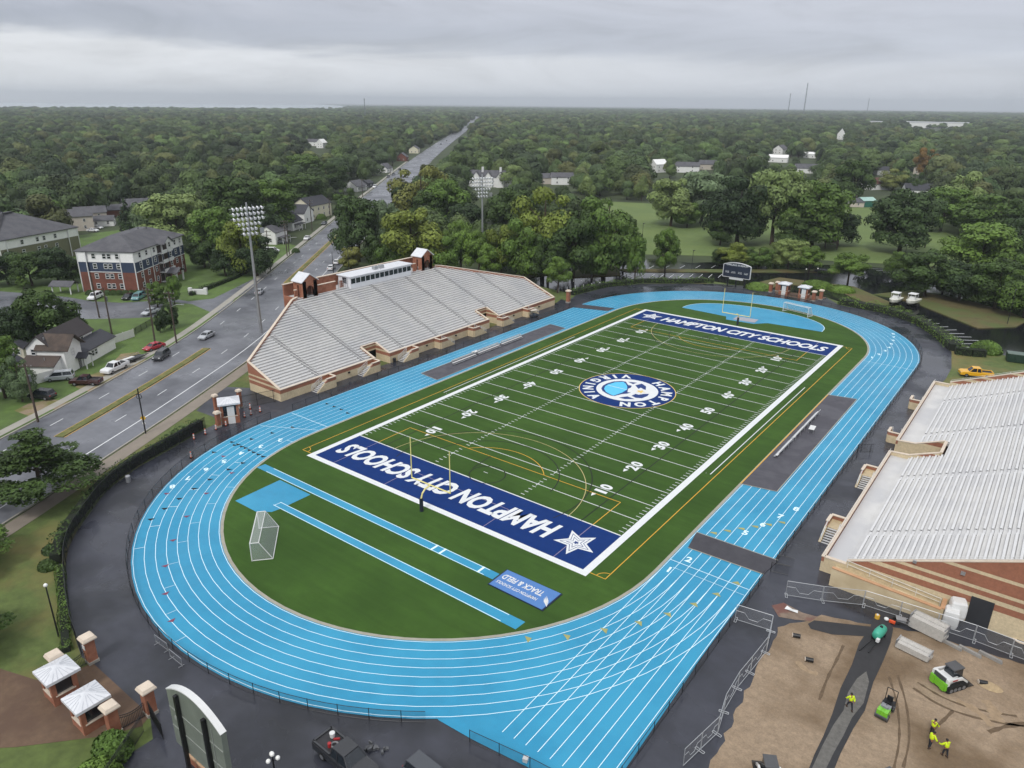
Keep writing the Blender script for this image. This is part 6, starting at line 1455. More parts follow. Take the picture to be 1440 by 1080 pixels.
# track loader, its cab to the upper right
def skid_steer(loc, hdg, label):
    t = thing('track_loader', label, 'loader', loc, hdg, 'compact machines on the dirt')
    for sy in (-1, 1):
        b = MB(); pr = [(-1.25, .15), (-1.0, 0), (1.0, 0), (1.25, .2), (1.15, .55), (.2, .85), (-1.1, .62)]; n = len(pr)
        vs = [(x, sy*.62+o, z) for o in (0, sy*.38) for x, z in pr]; f = [tuple(range(n)), tuple(range(2*n-1, n-1, -1))]+[(i, n+i, n+(i+1) % n, (i+1) % n) for i in range(n)]; b.add(vs, f); b.build('rubber_track', m_tyre, t)
        w = MB()
        for x in (-.8, -.3, .2, .75): w.cyl((x, sy*1.0, .28), (x, sy*1.03, .28), .2, .2, 10)
        w.build('roller', m_hub, t)
    b = MB(); b.box((-.55, 0, .45), (1.5, 1.2, .9)); b.box((-1.15, 0, .5), (.35, 1.5, 1.05)); b.build('body', P_MW, t)
    b = MB(); b.box((-1.4, 0, .35), (.22, 1.75, .75)); b.box((-1.48, .55, .3), (.2, .4, .85)); b.box((-1.48, -.55, .3), (.2, .4, .85)); b.build('rear_guard', P_LIME, t)
    b = MB(); b.box((-1.33, 0, 1.1), (.12, 1.25, .48)); b.build('grille', mat('grille_grey', '45474b', .5), t)
    c = MB(); c.box((.25, 0, 1.0), (1.25, 1.05, 1.1), 0, .9); c.build('cab', m_glass, t); MB().box((.25, 0, 2.08), (1.3, 1.08, .1)).build('cab_roof', mat('cab_grey', '4d4e50', .6), t)
    for sy in (-1, 1):
        a = MB(); a.bar((-1.2, sy*.82, 1.45), (.5, sy*.82, 1.25), .18, .26); a.bar((.5, sy*.82, 1.25), (1.5, sy*.72, .45), .16, .2); a.bar((-1.2, sy*.82, .9), (-1.2, sy*.82, 1.5), .2); a.build('lift_arm', P_MW, t)
        d = MB(); d.box((-.5, sy*.925, 1.3), (.6, .02, .14)); d.build('arm_decal', mat('red_decal', '9c2b31', .5), t)
    k = MB(); pr = [(1.35, .08), (1.6, .05), (2.15, .05), (2.1, .12), (1.65, .2), (1.5, .65), (1.38, .65)]; n = len(pr); vs = [(x, y, z) for y in (-.95, .95) for x, z in pr]; k.add(vs, [tuple(range(n)), tuple(range(2*n-1, n-1, -1))]+[(i, n+i, n+(i+1) % n, (i+1) % n) for i in range(n)]); k.build('bucket', mat('worn_bucket', '3a3633', .7), t)
    return t
q = G(1333, 963); skid_steer((q.x, q.y, .06), atan2(.9, .42)-.15, 'white and lime track loader with a grey cab on the dirt')
t2 = skid_steer((47.9+.9, -71.9+.3, .06), radians(120), 'white loader cut by the bottom edge near the apron strip')
t2.location = (G(1080, 1103).x, G(1080, 1103).y, .06)
t3 = skid_steer((0, 0, 0), radians(60), 'white-framed loader just showing at the bottom edge below the workers'); t3.location = (G(1240, 1119).x, G(1240, 1119).y, .06)
# ride-on roller
o = G(1244, 1004); t = thing('ride_on_roller', 'small lime and grey ride-on roller with a black seat beside the trench', 'roller', (o.x, o.y, .06), radians(-97))
for x in (-.75, .85): b = MB(); b.cyl((x, -.55, .34), (x, .55, .34), .34, .34, 16); b.build('drum', mat('drum_steel', '55575a', .4, metal=.6), t)
b = MB(); b.box((.65, 0, .5), (.95, .95, .5), 0, .92); b.box((.95, .3, .62), (.5, .3, .45)); b.box((.95, -.3, .62), (.5, .3, .45)); b.build('bonnet', P_LIME, t); b = MB(); b.box((.2, 0, .5), (.6, .8, .52)); b.box((.45, 0, 1.0), (.3, .5, .2)); b.build('console', mat('machine_grey', '7e8084', .5), t)
b = MB(); b.box((-.6, 0, .5), (1.0, .95, .35)); b.build('chassis', m_black, t); b = MB(); b.box((-.55, 0, .85), (.45, .5, .14)); b.box((-.78, 0, .95), (.12, .5, .5)); b.build('seat', m_black, t); b = MB()
for sy in (-1, 1): b.tube([(-1.05, sy*.45, .6), (-1.1, sy*.45, 2.0)], .035, 6)
b.tube([(-1.1, -.45, 2.0), (-1.1, .45, 2.0)], .035, 6); b.build('roll_bar', m_black, t); b = MB(); b.tube([(.1, 0, 1.0), (-.05, 0, 1.2)], .03, 6); b.tube([(-.05+.17*sin(a)*.3, .17*cos(a), 1.2+.17*sin(a)) for a in [2*pi*i/12 for i in range(13)]], .02, 5); b.build('steering_wheel', m_black, t)
# turquoise tank at the head of the trench
o = G(1235, 898); t = thing('portable_tank', 'turquoise plastic tank on a small pump frame at the head of the trench', 'tank', (o.x, o.y, .08), radians(78))
b = MB(); n = 12
prf = [(-.95, .28, .3), (-.85, .42, .48), (-.3, .5, .56), (.3, .48, .56), (.8, .42, .5), (.95, .3, .36)]; vs = []
for x, ry, rz_ in prf: vs += [(x, ry*cos(2*pi*i/n), .75+rz_*sin(2*pi*i/n)) for i in range(n)]
f = [(j*n+i, j*n+(i+1) % n, (j+1)*n+(i+1) % n, (j+1)*n+i) for j in range(len(prf)-1) for i in range(n)]+[tuple(range(n-1, -1, -1)), tuple(range((len(prf)-1)*n, len(prf)*n))]; b.add(vs, f); b.build('tank', mat('turquoise_plastic', '3f9f86', .45), t, smooth=True)
b = MB(); [b.box((x, 0, 0), (.15, .9, .35)) for x in (-.6, .6)]; b.box((0, 0, .12), (1.6, .2, .12)); b.build('frame', m_black, t); MB().cyl((.2, 0, 1.28), (.2, 0, 1.4), .16, .14, 10).build('filler_cap', m_black, t); b = MB(); b.box((-1.1, -.35, .35), (.35, .3, .35)); b.build('pump', m_trim, t)
b = MB(); b.bar((-.9, -.2, .25), (-3.0, -.35, .05), .1); b.bar((-.9, .2, .25), (-3.4, .4, .05), .1); b.build('hose', m_black, t)
# stacks of metal formwork, beams, small things
def form_stack(loc, rz, label, L, n, w):
    t = thing('formwork_stack', label, 'metal stack', loc, rz); m = mat('formwork_grey', 'b5b2ac', .5, metal=.0, var=.15, scale=3); b = None
    for k in range(n):
        if b is None:
            q = MB(); q.box((0, 0, 0), (L, w*.42, .14)); q.box((0, w*.24, .0), (L*.98, .05, .2)); q.box((0, -w*.24, 0), (L*.98, .05, .2)); b = q.build('form_section', m, t, loc=(0, -w*.26, .12)); part_copy(b, t, (.08, w*.26, .12))
        else: part_copy(b, t, (.05*(k % 3), -w*.26, .12+.22*k)); part_copy(b, t, (-.06*(k % 2), w*.26, .12+.22*k))
    s = MB(); [s.box((x, 0, 0), (.12, w*1.05, .12)) for x in (-L*.35, L*.35)]; s.build('bearer', m_wood, t); s = MB()
    for x in (-L*.5, L*.5): s.box((x, .0, .1), (.08, w*.9, .22*n+.15))
    s.build('end_frame', m_steel, t)
q = G(1304, 889); form_stack((q.x, q.y, .06), radians(-13), 'tall stack of grey metal formwork against the wire fence', 3.4, 6, 1.5)
q = G(1284, 918); form_stack((q.x, q.y, .06), radians(-10), 'low stack of grey metal formwork out on the dirt', 3.1, 3, 1.3)
for k, (px, py) in enumerate(((1336, 908), (1363, 918), (1392, 926))):
    q = G(px, py); t = thing('concrete_beam', ('grey beam lying by the fence next to the tall stack', 'middle one of three grey beams lying by the fence', 'rightmost of three grey beams lying by the fence')[k], 'beam', (q.x, q.y, .06), radians(-15), 'grey beams by the wire fence'); MB().box((0, 0, 0), (2.2, .3, .3), 0, .92).build('beam', mat('beam_grey', '8d8b87', .7), t); MB().box((.8, 0, .28), (.1, .1, .1)).build('lifting_eye', m_steel, t)
# white bulging containers by the ramp
q = Vector((60.3, -38.9, 0)); t = thing('storage_sack', 'lower one of two white bulging sacks standing by the ramp end', 'sack', (q.x, q.y-.35, .05), .1, 'white sacks by the ramp'); b = MB(); secs = [(0, .68), (.4, .76), (1.2, .77), (1.8, .72), (2.0, .6)]; vs = []; n = 16
for z, r in secs: vs += [(r*(abs(cos(a))**.3)*(1 if cos(a) > 0 else -1), r*.9*(abs(sin(a))**.3)*(1 if sin(a) > 0 else -1), z) for a in [2*pi*i/n for i in range(n)]]
b.add(vs, [(j*n+i, j*n+(i+1) % n, (j+1)*n+(i+1) % n, (j+1)*n+i) for j in range(4) for i in range(n)]+[tuple(range(4*n, 5*n))]); b.build('sack', m_trim, t); b = MB(); [b.box((-.2+.13*k, -.6, .7), (.06, .04, .5)) for k in range(4)]; b.build('printed_panel', mat('grey_print', '8d9298', .6), t); b = MB(); [b.tube([(sx*.4, sy*.38, 1.5), (sx*.3, sy*.28, 1.95), (sx*.15, sy*.3, 1.6)], .03, 5) for sx in (-1, 1) for sy in (-1, 1)]; b.build('lifting_loop', m_trim, t)
dup(t, 'upper one of two white bulging sacks standing by the ramp end', (q.x+.35, q.y+.5, .7), .3).scale = (1.05, 1.0, 1.05)
def small(name, lb, cat, px, py, fn): q = G(px, py); t = thing(name, lb, cat, (q.x, q.y, .07)); fn(t); return t
small('water_jug', 'yellow jug standing by the wire fence left of the clutter', 'jug', 1233, 870, lambda t: (MB().cyl((0, 0, 0), (0, 0, .42), .26, .24, 10).build('body', paint('jug_yellow', 'd2a53b'), t), MB().cyl((0, 0, .42), (0, 0, .52), .12, .1, 8).build('lid', m_trim, t)))
small('white_sack', 'small white bag in the clutter by the wire fence', 'bag', 1246, 873, lambda t: MB().ball((0, 0, .18), .26, 8, 6, .7).build('bag', m_trim, t))
small('orange_tool', 'orange power tool in the clutter by the wire fence', 'tool', 1254, 877, lambda t: (MB().box((0, 0, .05), (.6, .25, .25)).build('body', m_or, t), MB().bar((.3, 0, .15), (.8, .1, .1), .08).build('handle', m_black, t)))
small('wheelbarrow', 'grey wheelbarrow lying in the clutter by the wire fence', 'wheelbarrow', 1266, 876, lambda t: (MB().box((0, 0, .2), (.8, .55, .3), .3, 1.25).build('tray', m_steel, t), MB().bar((-.3, .25, .2), (1.1, .1, .3), .05).bar((-.3, -.25, .2), (1.1, -.3, .3), .05).build('handle', m_steel, t), MB().cyl((-.6, -.06, .2), (-.6, .06, .2), .2, .2, 10).build('wheel', m_tyre, t)))
small('blue_drum', 'short black drum with a blue lid at the right end of the tall stack', 'drum', 1320, 897, lambda t: (MB().cyl((0, 0, 0), (0, 0, .5), .3, .3, 10).build('body', m_black, t), MB().cyl((0, 0, .5), (0, 0, .56), .28, .26, 10).build('lid', paint('sky_lid', '8ebfd8'), t)))
for k, (px, py, lb) in enumerate(((1119, 898, 'short black pipe piece near the asphalt corner'), (1137, 932, 'short black pipe piece with a pale rim alone on the dirt'), (1381, 964, 'dark bucket beside a pale sand heap'))): small('pipe_piece', lb, 'pipe', px, py, lambda t: (MB().cyl((-.35, 0, .22), (.35, .25, .22), .22, .22, 12).build('pipe', m_black, t), MB().cyl((-.36, -.005, .22), (-.39, -.02, .22), .23, .21, 12).build('rim', m_cope, t)))
small('sand_heap', 'pale sand heap on the dirt right of the track loader', 'sand heap', 1392, 966, lambda t: MB().add([(1.1*r*cos(a), .7*r*sin(a), z) for r, z in ((1, 0), (.7, .16), (.35, .3)) for a in [2*pi*i/12 for i in range(12)]]+[(0, 0, .34)], [(j*12+i, j*12+(i+1) % 12, (j+1)*12+(i+1) % 12, (j+1)*12+i) for j in range(2) for i in range(12)]+[(24+i, 24+(i+1) % 12, 36) for i in range(12)]).build('sand', mat('pale_sand', 'a38f70', .95, var=.2, scale=3), t))
small('plastic_sheet', 'crumpled white plastic lying on the mud by the fence corner', 'plastic sheet', 1113, 859, lambda t: MB().add([(-.7, -.2, 0), (0, -.3, .14), (.7, -.1, .02), (.6, .25, .12), (0, .2, .05), (-.6, .3, .16)], [(0, 1, 4, 5), (1, 2, 3, 4)]).build('sheet', m_trim, t))
small('catch_basin', 'round concrete manhole ring at the right edge of the asphalt', 'manhole', 1436, 899, lambda t: (MB().cyl((0, 0, -.03), (0, 0, .05), .9, .9, 20).build('ring', m_cope, t), MB().cyl((0, 0, .05), (0, 0, .06), .6, .6, 20).build('cover', m_dark, t)))

# ---- people
m_hi = mat('hi_vis_yellow', 'c7e01a', .7, var=.05); m_jean = mat('dark_trousers', '23262e', .9); m_skin = mat('skin_tone', '8a5c42', .6); m_hair = mat('dark_hair', '1d1815', .8); m_boot = mat('work_boot', '3a2c20', .8)
def skin_mesh(name, verts, edges, radii, mat_, parent, sub=1):
    me = bpy.data.meshes.new(name); me.from_pydata(verts, edges, []); o = bpy.data.objects.new(name, me); COL.objects.link(o)
    sm = o.modifiers.new('skin', 'SKIN'); sm.use_smooth_shade = True
    for i, r in enumerate(radii): me.skin_vertices[0].data[i].radius = (r if isinstance(r, tuple) else (r, r))
    me.skin_vertices[0].data[0].use_root = True
    if sub: o.modifiers.new('sub', 'SUBSURF').levels = sub; o.modifiers['sub'].render_levels = sub
    dg = bpy.context.evaluated_depsgraph_get(); m2 = bpy.data.meshes.new_from_object(o.evaluated_get(dg)); bpy.data.objects.remove(o); m2.name = name
    m2.materials.clear(); m2.materials.append(mat_); q = bpy.data.objects.new(name, m2); COL.objects.link(q); q.parent = parent; return q
def worker(loc, hdg, label, stride=.25, bend=0.0, arms=((.25, .1), (.25, .1))):
    """standing figure 1.75 m tall, facing +x"""
    t = thing('person', label, 'person', loc, hdg, None); lean = bend
    hip = Vector((0, 0, .93)); ch = Vector((.34*sin(lean)*1.0, 0, .93+.34*cos(lean))); nk = Vector((.56*sin(lean), 0, .93+.54*cos(lean))); hd = nk+Vector((.04+.1*sin(lean), 0, .13)); top = hd+Vector((.01, 0, .11))
    V = [hip, (hip+ch)/2, ch, nk, hd, top]; E_ = [(0, 1), (1, 2), (2, 3), (3, 4), (4, 5)]; r = [(.15, .12), (.15, .11), (.18, .12), (.06, .06), (.085, .1), (.06, .07)]
    ends = []
    for sy, st in ((1, stride), (-1, -stride)):
        i = len(V); h = Vector((0, sy*.1, .88)); k = Vector((st*.55+.03, sy*.11, .49)); a = Vector((st-.02, sy*.11, .09)); f = Vector((st+.16, sy*.12, .045)); V += [h, k, a, f]; E_ += [(0, i), (i, i+1), (i+1, i+2), (i+2, i+3)]; r += [.095, .065, .045, .04]
    hands = []
    for sy, (fw, out) in ((1, arms[0]), (-1, arms[1])):
        i = len(V); s = ch+Vector((.02, sy*.2, .12)); e = s+Vector((fw*.35, sy*(.06+out*.3), -.27)); w = e+Vector((fw*.75, -sy*out*.2, -.2)); V += [s, e, w, w+Vector((.04+fw*.2, 0, -.07))]; E_ += [(2, i), (i, i+1), (i+1, i+2), (i+2, i+3)]; r += [.07, .05, .034, (.036, .02)]; hands.append((w, V[-1]))
    b = skin_mesh('body', [tuple(v) for v in V], E_, r, m_skin, t, 1)
    # fingers and thumb
    f = MB()
    for (w, h), sy in zip(hands, (1, -1)):
        d = (h-w).normalized(); sdir = Vector((1, 0, 0)) if abs(d.x) < .8 else Vector((0, 0, 1)); sdir = (sdir-d*sdir.dot(d)).normalized(); n = d.cross(sdir)*sy
        for k, (o_, l) in enumerate(((-.028, .06), (-.01, .072), (.009, .066), (.027, .052))):
            p = h+sdir*o_; f.cyl(p, p+d*l*.55+n*.006, .0095, .009, 5); f.cyl(p+d*l*.55+n*.006, p+d*l+n*.024, .009, .007, 5)
        p = w+d*.03+sdir*.035; f.cyl(p, p+d*.035+sdir*.025, .011, .009, 5); f.cyl(p+d*.035+sdir*.025, p+d*.065+sdir*.028, .009, .008, 5)
    f.build('finger', m_skin, b)
    # face
    q = MB(); q.ball(hd+Vector((.088, .033, .02)), .014, 6, 4); q.ball(hd+Vector((.088, -.033, .02)), .014, 6, 4); q.build('eye', m_dark, b); q = MB(); q.ball(hd+Vector((.108, 0, -.012)), .018, 6, 4, 1.4); q.ball(hd+Vector((0, .09, 0)), .025, 6, 4, 1.4); q.ball(hd+Vector((0, -.09, 0)), .025, 6, 4, 1.4); q.build('nose_and_ears', m_skin, b); MB().box(hd+Vector((.094, 0, -.055)), (.012, .045, .01)).build('mouth', mat('lip', '6e3d35', .6), b)
    q = MB(); q.ball(top+Vector((-.012, 0, -.055)), .115, 10, 6, .85); q.build('hair', m_hair, t)
    # clothes follow the body
    Vj = [hip+Vector((0, 0, .0)), (hip+ch)/2, ch, nk-Vector((0, 0, .03))]; Ej = [(0, 1), (1, 2), (2, 3)]; rj = [(.21, .17), (.205, .165), (.235, .17), (.11, .1)]
    for k in (0, 1):
        i = len(Vj); b0 = 6+8+4*k; s, e, w = V[b0], V[b0+1], V[b0+2]; Vj += [s, e, e+(w-e)*.85]; Ej += [(2, i), (i, i+1), (i+1, i+2)]; rj += [.105, .085, .066]
    skin_mesh('jacket', [tuple(v) for v in Vj], Ej, rj, m_hi, t, 1)
    Vt = [hip+Vector((0, 0, .02)), hip-Vector((0, 0, .05))]; Et = [(0, 1)]; rt = [(.16, .13), (.155, .13)]
    for k in (0, 1): i = len(Vt); h, kn, a = V[6+4*k], V[7+4*k], V[8+4*k]; Vt += [h-Vector((0, 0, .06)), kn, a+Vector((0, 0, .05))]; Et += [(1, i), (i, i+1), (i+1, i+2)]; rt += [.11, .08, .062]
    skin_mesh('trousers', [tuple(v) for v in Vt], Et, rt, m_jean, t, 1)
    s = MB()
    for k in (0, 1): a = V[8+4*k]; s.box((a.x+.06, a.y, 0), (.29, .11, .09), 0, .85); s.cyl((a.x, a.y, .05), (a.x, a.y, .16), .06, .055, 8)
    s.build('boot', m_boot, t); return t
for px, py, hd_, lb, st, bd, ar in ((1194, 998, 2.2, 'worker in a yellow jacket striding along the gravel trench', .33, .12, ((.3, .2), (-.2, .1))), (1309, 1034, 1.2, 'worker in a yellow jacket, the upper left of the group of three', .08, .15, ((.5, .1), (.4, .1))), (1306, 1052, .9, 'worker in a yellow jacket, the lower left of the group of three', .12, .25, ((.5, .4), (.2, .4))), (1328, 1064, 2.4, 'worker in a yellow jacket, the right one of the group of three', .15, .2, ((.45, .35), (.4, .2)))):
    q = G(px, py); worker((q.x, q.y, .06 if px > 1200 else .09), hd_, lb, st, bd, ar)
# ================================================================== trees, hedges, woods
LEAF = {'dark': mat_leaf('leaf_dark_green', ['33451f', '3d5026', '384a2a']), 'verydark': mat_leaf('leaf_deep_green', ['2a3a20', '304124', '2c3c21']), 'green': mat_leaf('leaf_mid_green', ['455c28', '4d632b', '546d2f']),
        'yellow': mat_leaf('leaf_yellow_green', ['62702d', '6a7632', '6f7a35']), 'bright': mat_leaf('leaf_fresh_green', ['566e2e', '5f7834', '536a2b']), 'light': mat_leaf('leaf_pale_green', ['6b7d4a', '75854f', '6e7e44']),
        'grey': mat_leaf('leaf_grey_green', ['5c6d4e', '687a59', '556747']), 'olive': mat_leaf('leaf_olive', ['68703a', '6f713b', '606833']), 'orange': mat_leaf('leaf_rust', ['74562c', '6c5a2e']),
        'mix': mat_leaf('leaf_woodland_mix', ['33412a', '3e4d2d', '4e5f34', '3a4a30', '62703f', '485a33', '36462b', '686c3f', '44543a', '56673c', '37492a', '4f6136', '5f7440', '3a4e2b'], .3, .2, True)}
m_bark = mat('bark', '40362b', .95, var=.25, scale=3)
NR = random.Random(5)
def rdir(r):
    while True:
        v = Vector((r.uniform(-1, 1), r.uniform(-1, 1), r.uniform(-1, 1)))
        if .05 < v.length < 1: return v.normalized()
def leaf_quad(mb, p, n, s, r, asp=1.0):
    a = n.cross(rdir(r)); a = a.normalized() if a.length > 1e-3 else Vector((1, 0, 0)); b = n.cross(a); a *= s*asp; b *= s
    mb.add([p-a*.5-b*.5, p+a*.55-b*.35, p+a*.5+b*.5, p-a*.4+b*.55], [(0, 1, 2, 3)])
def crown_mesh(name, seed, nb, nl, leaf, lo=.08, shape='round', jit=.75):
    """leaf clumps on many boughs; unit tree: height 1, width 1"""
    r = random.Random(seed); mb = MB(); blobs = []
    for k in range(nb):
        if shape == 'round':
            t = r.random()**.8; z = lo+.12+(1-lo-.26)*t; w = .37*(sin(pi*(.2+.66*t))**.7)*(.55+.55*r.random()); a = r.uniform(0, 2*pi); br = r.uniform(.13, .22)*(1.05-.35*t); blobs.append((Vector((w*cos(a), w*sin(a), z)), br, br*r.uniform(.6, .85)))
        elif shape == 'dome':
            t = r.random()**.9; z = .26+.46*t; w = .3*(1-.75*t)*r.uniform(.55, 1.1) if k else 0.0; z = z if k else .64; a = k*2.4+r.uniform(-.5, .5); br = r.uniform(.2, .29)*(1.05-.3*t); blobs.append((Vector((w*cos(a), w*sin(a), z)), br, br*r.uniform(.75, 1.0)))
        elif shape == 'flat':
            t = r.random(); z = lo+.15+(.75-lo)*t; w = .42*sqrt(max(.05, 1-t*.7))*r.uniform(.4, 1); a = r.uniform(0, 2*pi); br = r.uniform(.12, .19); blobs.append((Vector((w*cos(a), w*sin(a), z)), br, br*.6))
        elif shape == 'cone':
            t = (k+.5)/nb; z = .1+.85*t; w = .36*(1-t)**.9*r.uniform(.4, 1); a = r.uniform(0, 2*pi); br = .05+.17*(1-t); blobs.append((Vector((w*cos(a), w*sin(a), z)), br, br*.7))
        elif shape == 'column':
            t = (k+.5)/nb; z = .08+.86*t; w = .2*r.random()*(1-.5*t); a = r.uniform(0, 2*pi); br = .3*(1-.55*t); blobs.append((Vector((w*cos(a), w*sin(a), z)), br, br*.5))
        elif shape == 'layer':
            t = r.random()**1.2; z = .18+.74*t; w = (.44*(1-t)+.05)*r.uniform(.35, 1.0); a = r.uniform(0, 2*pi); br = r.uniform(.10, .17)*(1.15-.6*t); blobs.append((Vector((w*cos(a), w*sin(a), z)), br, br*.22))
    tot = sum(b[1]**2 for b in blobs)
    for c, br, bz in blobs:
        for _ in range(int(nl*br*br/tot)+1):
            d = rdir(r)
            if d.z < -.35 and r.random() < .6: d.z = -d.z
            k = r.uniform(.72, 1.08); p = c+Vector((d.x*br*k, d.y*br*k, d.z*bz*k))
            n = (Vector((d.x, d.y, d.z*br/bz*.8)).normalized()*1.0+rdir(r)*jit).normalized()
            if shape == 'layer': n = (Vector((0, 0, 1))+rdir(r)*.7).normalized()
            leaf_quad(mb, p, n, leaf*r.uniform(.6, 1.35), r, 1.25 if shape != 'layer' else 1.8)
    me = bpy.data.meshes.new(name); me.from_pydata(mb.v, [], mb.f); me.materials.append(LEAF['green']); me.update(); return me
def trunk_mesh(name, seed, lo=.25, full=.8):
    r = random.Random(seed); mb = MB(); bend = Vector((r.uniform(-.03, .03), r.uniform(-.03, .03), 0))
    mb.cyl((0, 0, -.01), Vector((0, 0, lo))+bend, .034, .024, 8); mb.cyl(Vector((0, 0, lo))+bend, Vector((0, 0, full))+bend*2, .024, .006, 7)
    for k in range(6):
        z = lo+(full-lo)*.65*k/6; a = k*2.4+r.uniform(-.4, .4); p = Vector((0, 0, z))+bend; mb.cyl(p, p+Vector((.24*cos(a), .24*sin(a), .16)), .013, .004, 6)
    me = bpy.data.meshes.new(name); me.from_pydata(mb.v, [], mb.f); me.materials.append(m_bark); me.update(); return me
CR_HI = [crown_mesh('crown', s, nb, 11000, .024, jit=.38) for s, nb in ((1, 34), (2, 26), (3, 42), (4, 30))]
CR_FLAT = [crown_mesh('crown', s, 26, 8000, .022, .2, 'flat', jit=.45) for s in (7, 8)]
CR_LO = [crown_mesh('crown', 20+s, nb, 4200, .034, shape='dome', jit=.3) for s, nb in ((1, 12), (2, 9), (3, 14), (4, 10), (5, 8), (6, 12))]
CR_CONE = [crown_mesh('crown', 31, 26, 1500, .04, shape='cone')]; CR_COL = [crown_mesh('crown', 33, 14, 1500, .07, shape='column')]; CR_LAY = [crown_mesh('crown', 35+k, 54, 11000, .0155, shape='layer') for k in (0, 1)]
TR = [trunk_mesh('trunk', s) for s in (1, 2, 3)]
def tree(loc, h, w, tone, label, group=None, shape='round', rz=None, cat='tree', name=None):
    t = thing(name or {'cone': 'conifer', 'column': 'column_shrub', 'layer': 'cedar_tree'}.get(shape, 'broadleaf_tree'), label, cat, loc, NR.uniform(0, 6.28) if rz is None else rz, group)
    me = NR.choice({'round': CR_HI, 'flat': CR_FLAT, 'cone': CR_CONE, 'column': CR_COL, 'layer': CR_LAY}[shape]); c = bpy.data.objects.new('crown', me); COL.objects.link(c); c.parent = t; c.scale = (w, w*NR.uniform(.9, 1.1), h)
    c.material_slots[0].link = 'OBJECT'; c.material_slots[0].material = LEAF[tone]
    k = bpy.data.objects.new('trunk', NR.choice(TR)); COL.objects.link(k); k.parent = t; f = max(.5*h, min(h, w)); k.scale = (f, f, h); return t
placed = []
def ptree(cx, yt, yb, hw, tone, label, shape='round', group=None, name=None, cat='tree'):
    """tree surveyed from the photograph: foot at (cx, yb), top at yt, half width hw"""
    p = G(cx, yb); D_ = depth(p); dxy = hypot(p.x-CAMP.x, p.y-CAMP.y); lo_, hi_ = 1.0, 45.0
    for _ in range(30):
        m = (lo_+hi_)/2
        if pix((p.x, p.y, m))[1] > yt: lo_ = m
        else: hi_ = m
    h = (lo_+hi_)/2*1.03; w = 2*hw*D_/F_PX*1.2; placed.append((p.x, p.y, w/2)); return tree((p.x, p.y, 0), h, w, tone, label, group, shape, name=name, cat=cat)
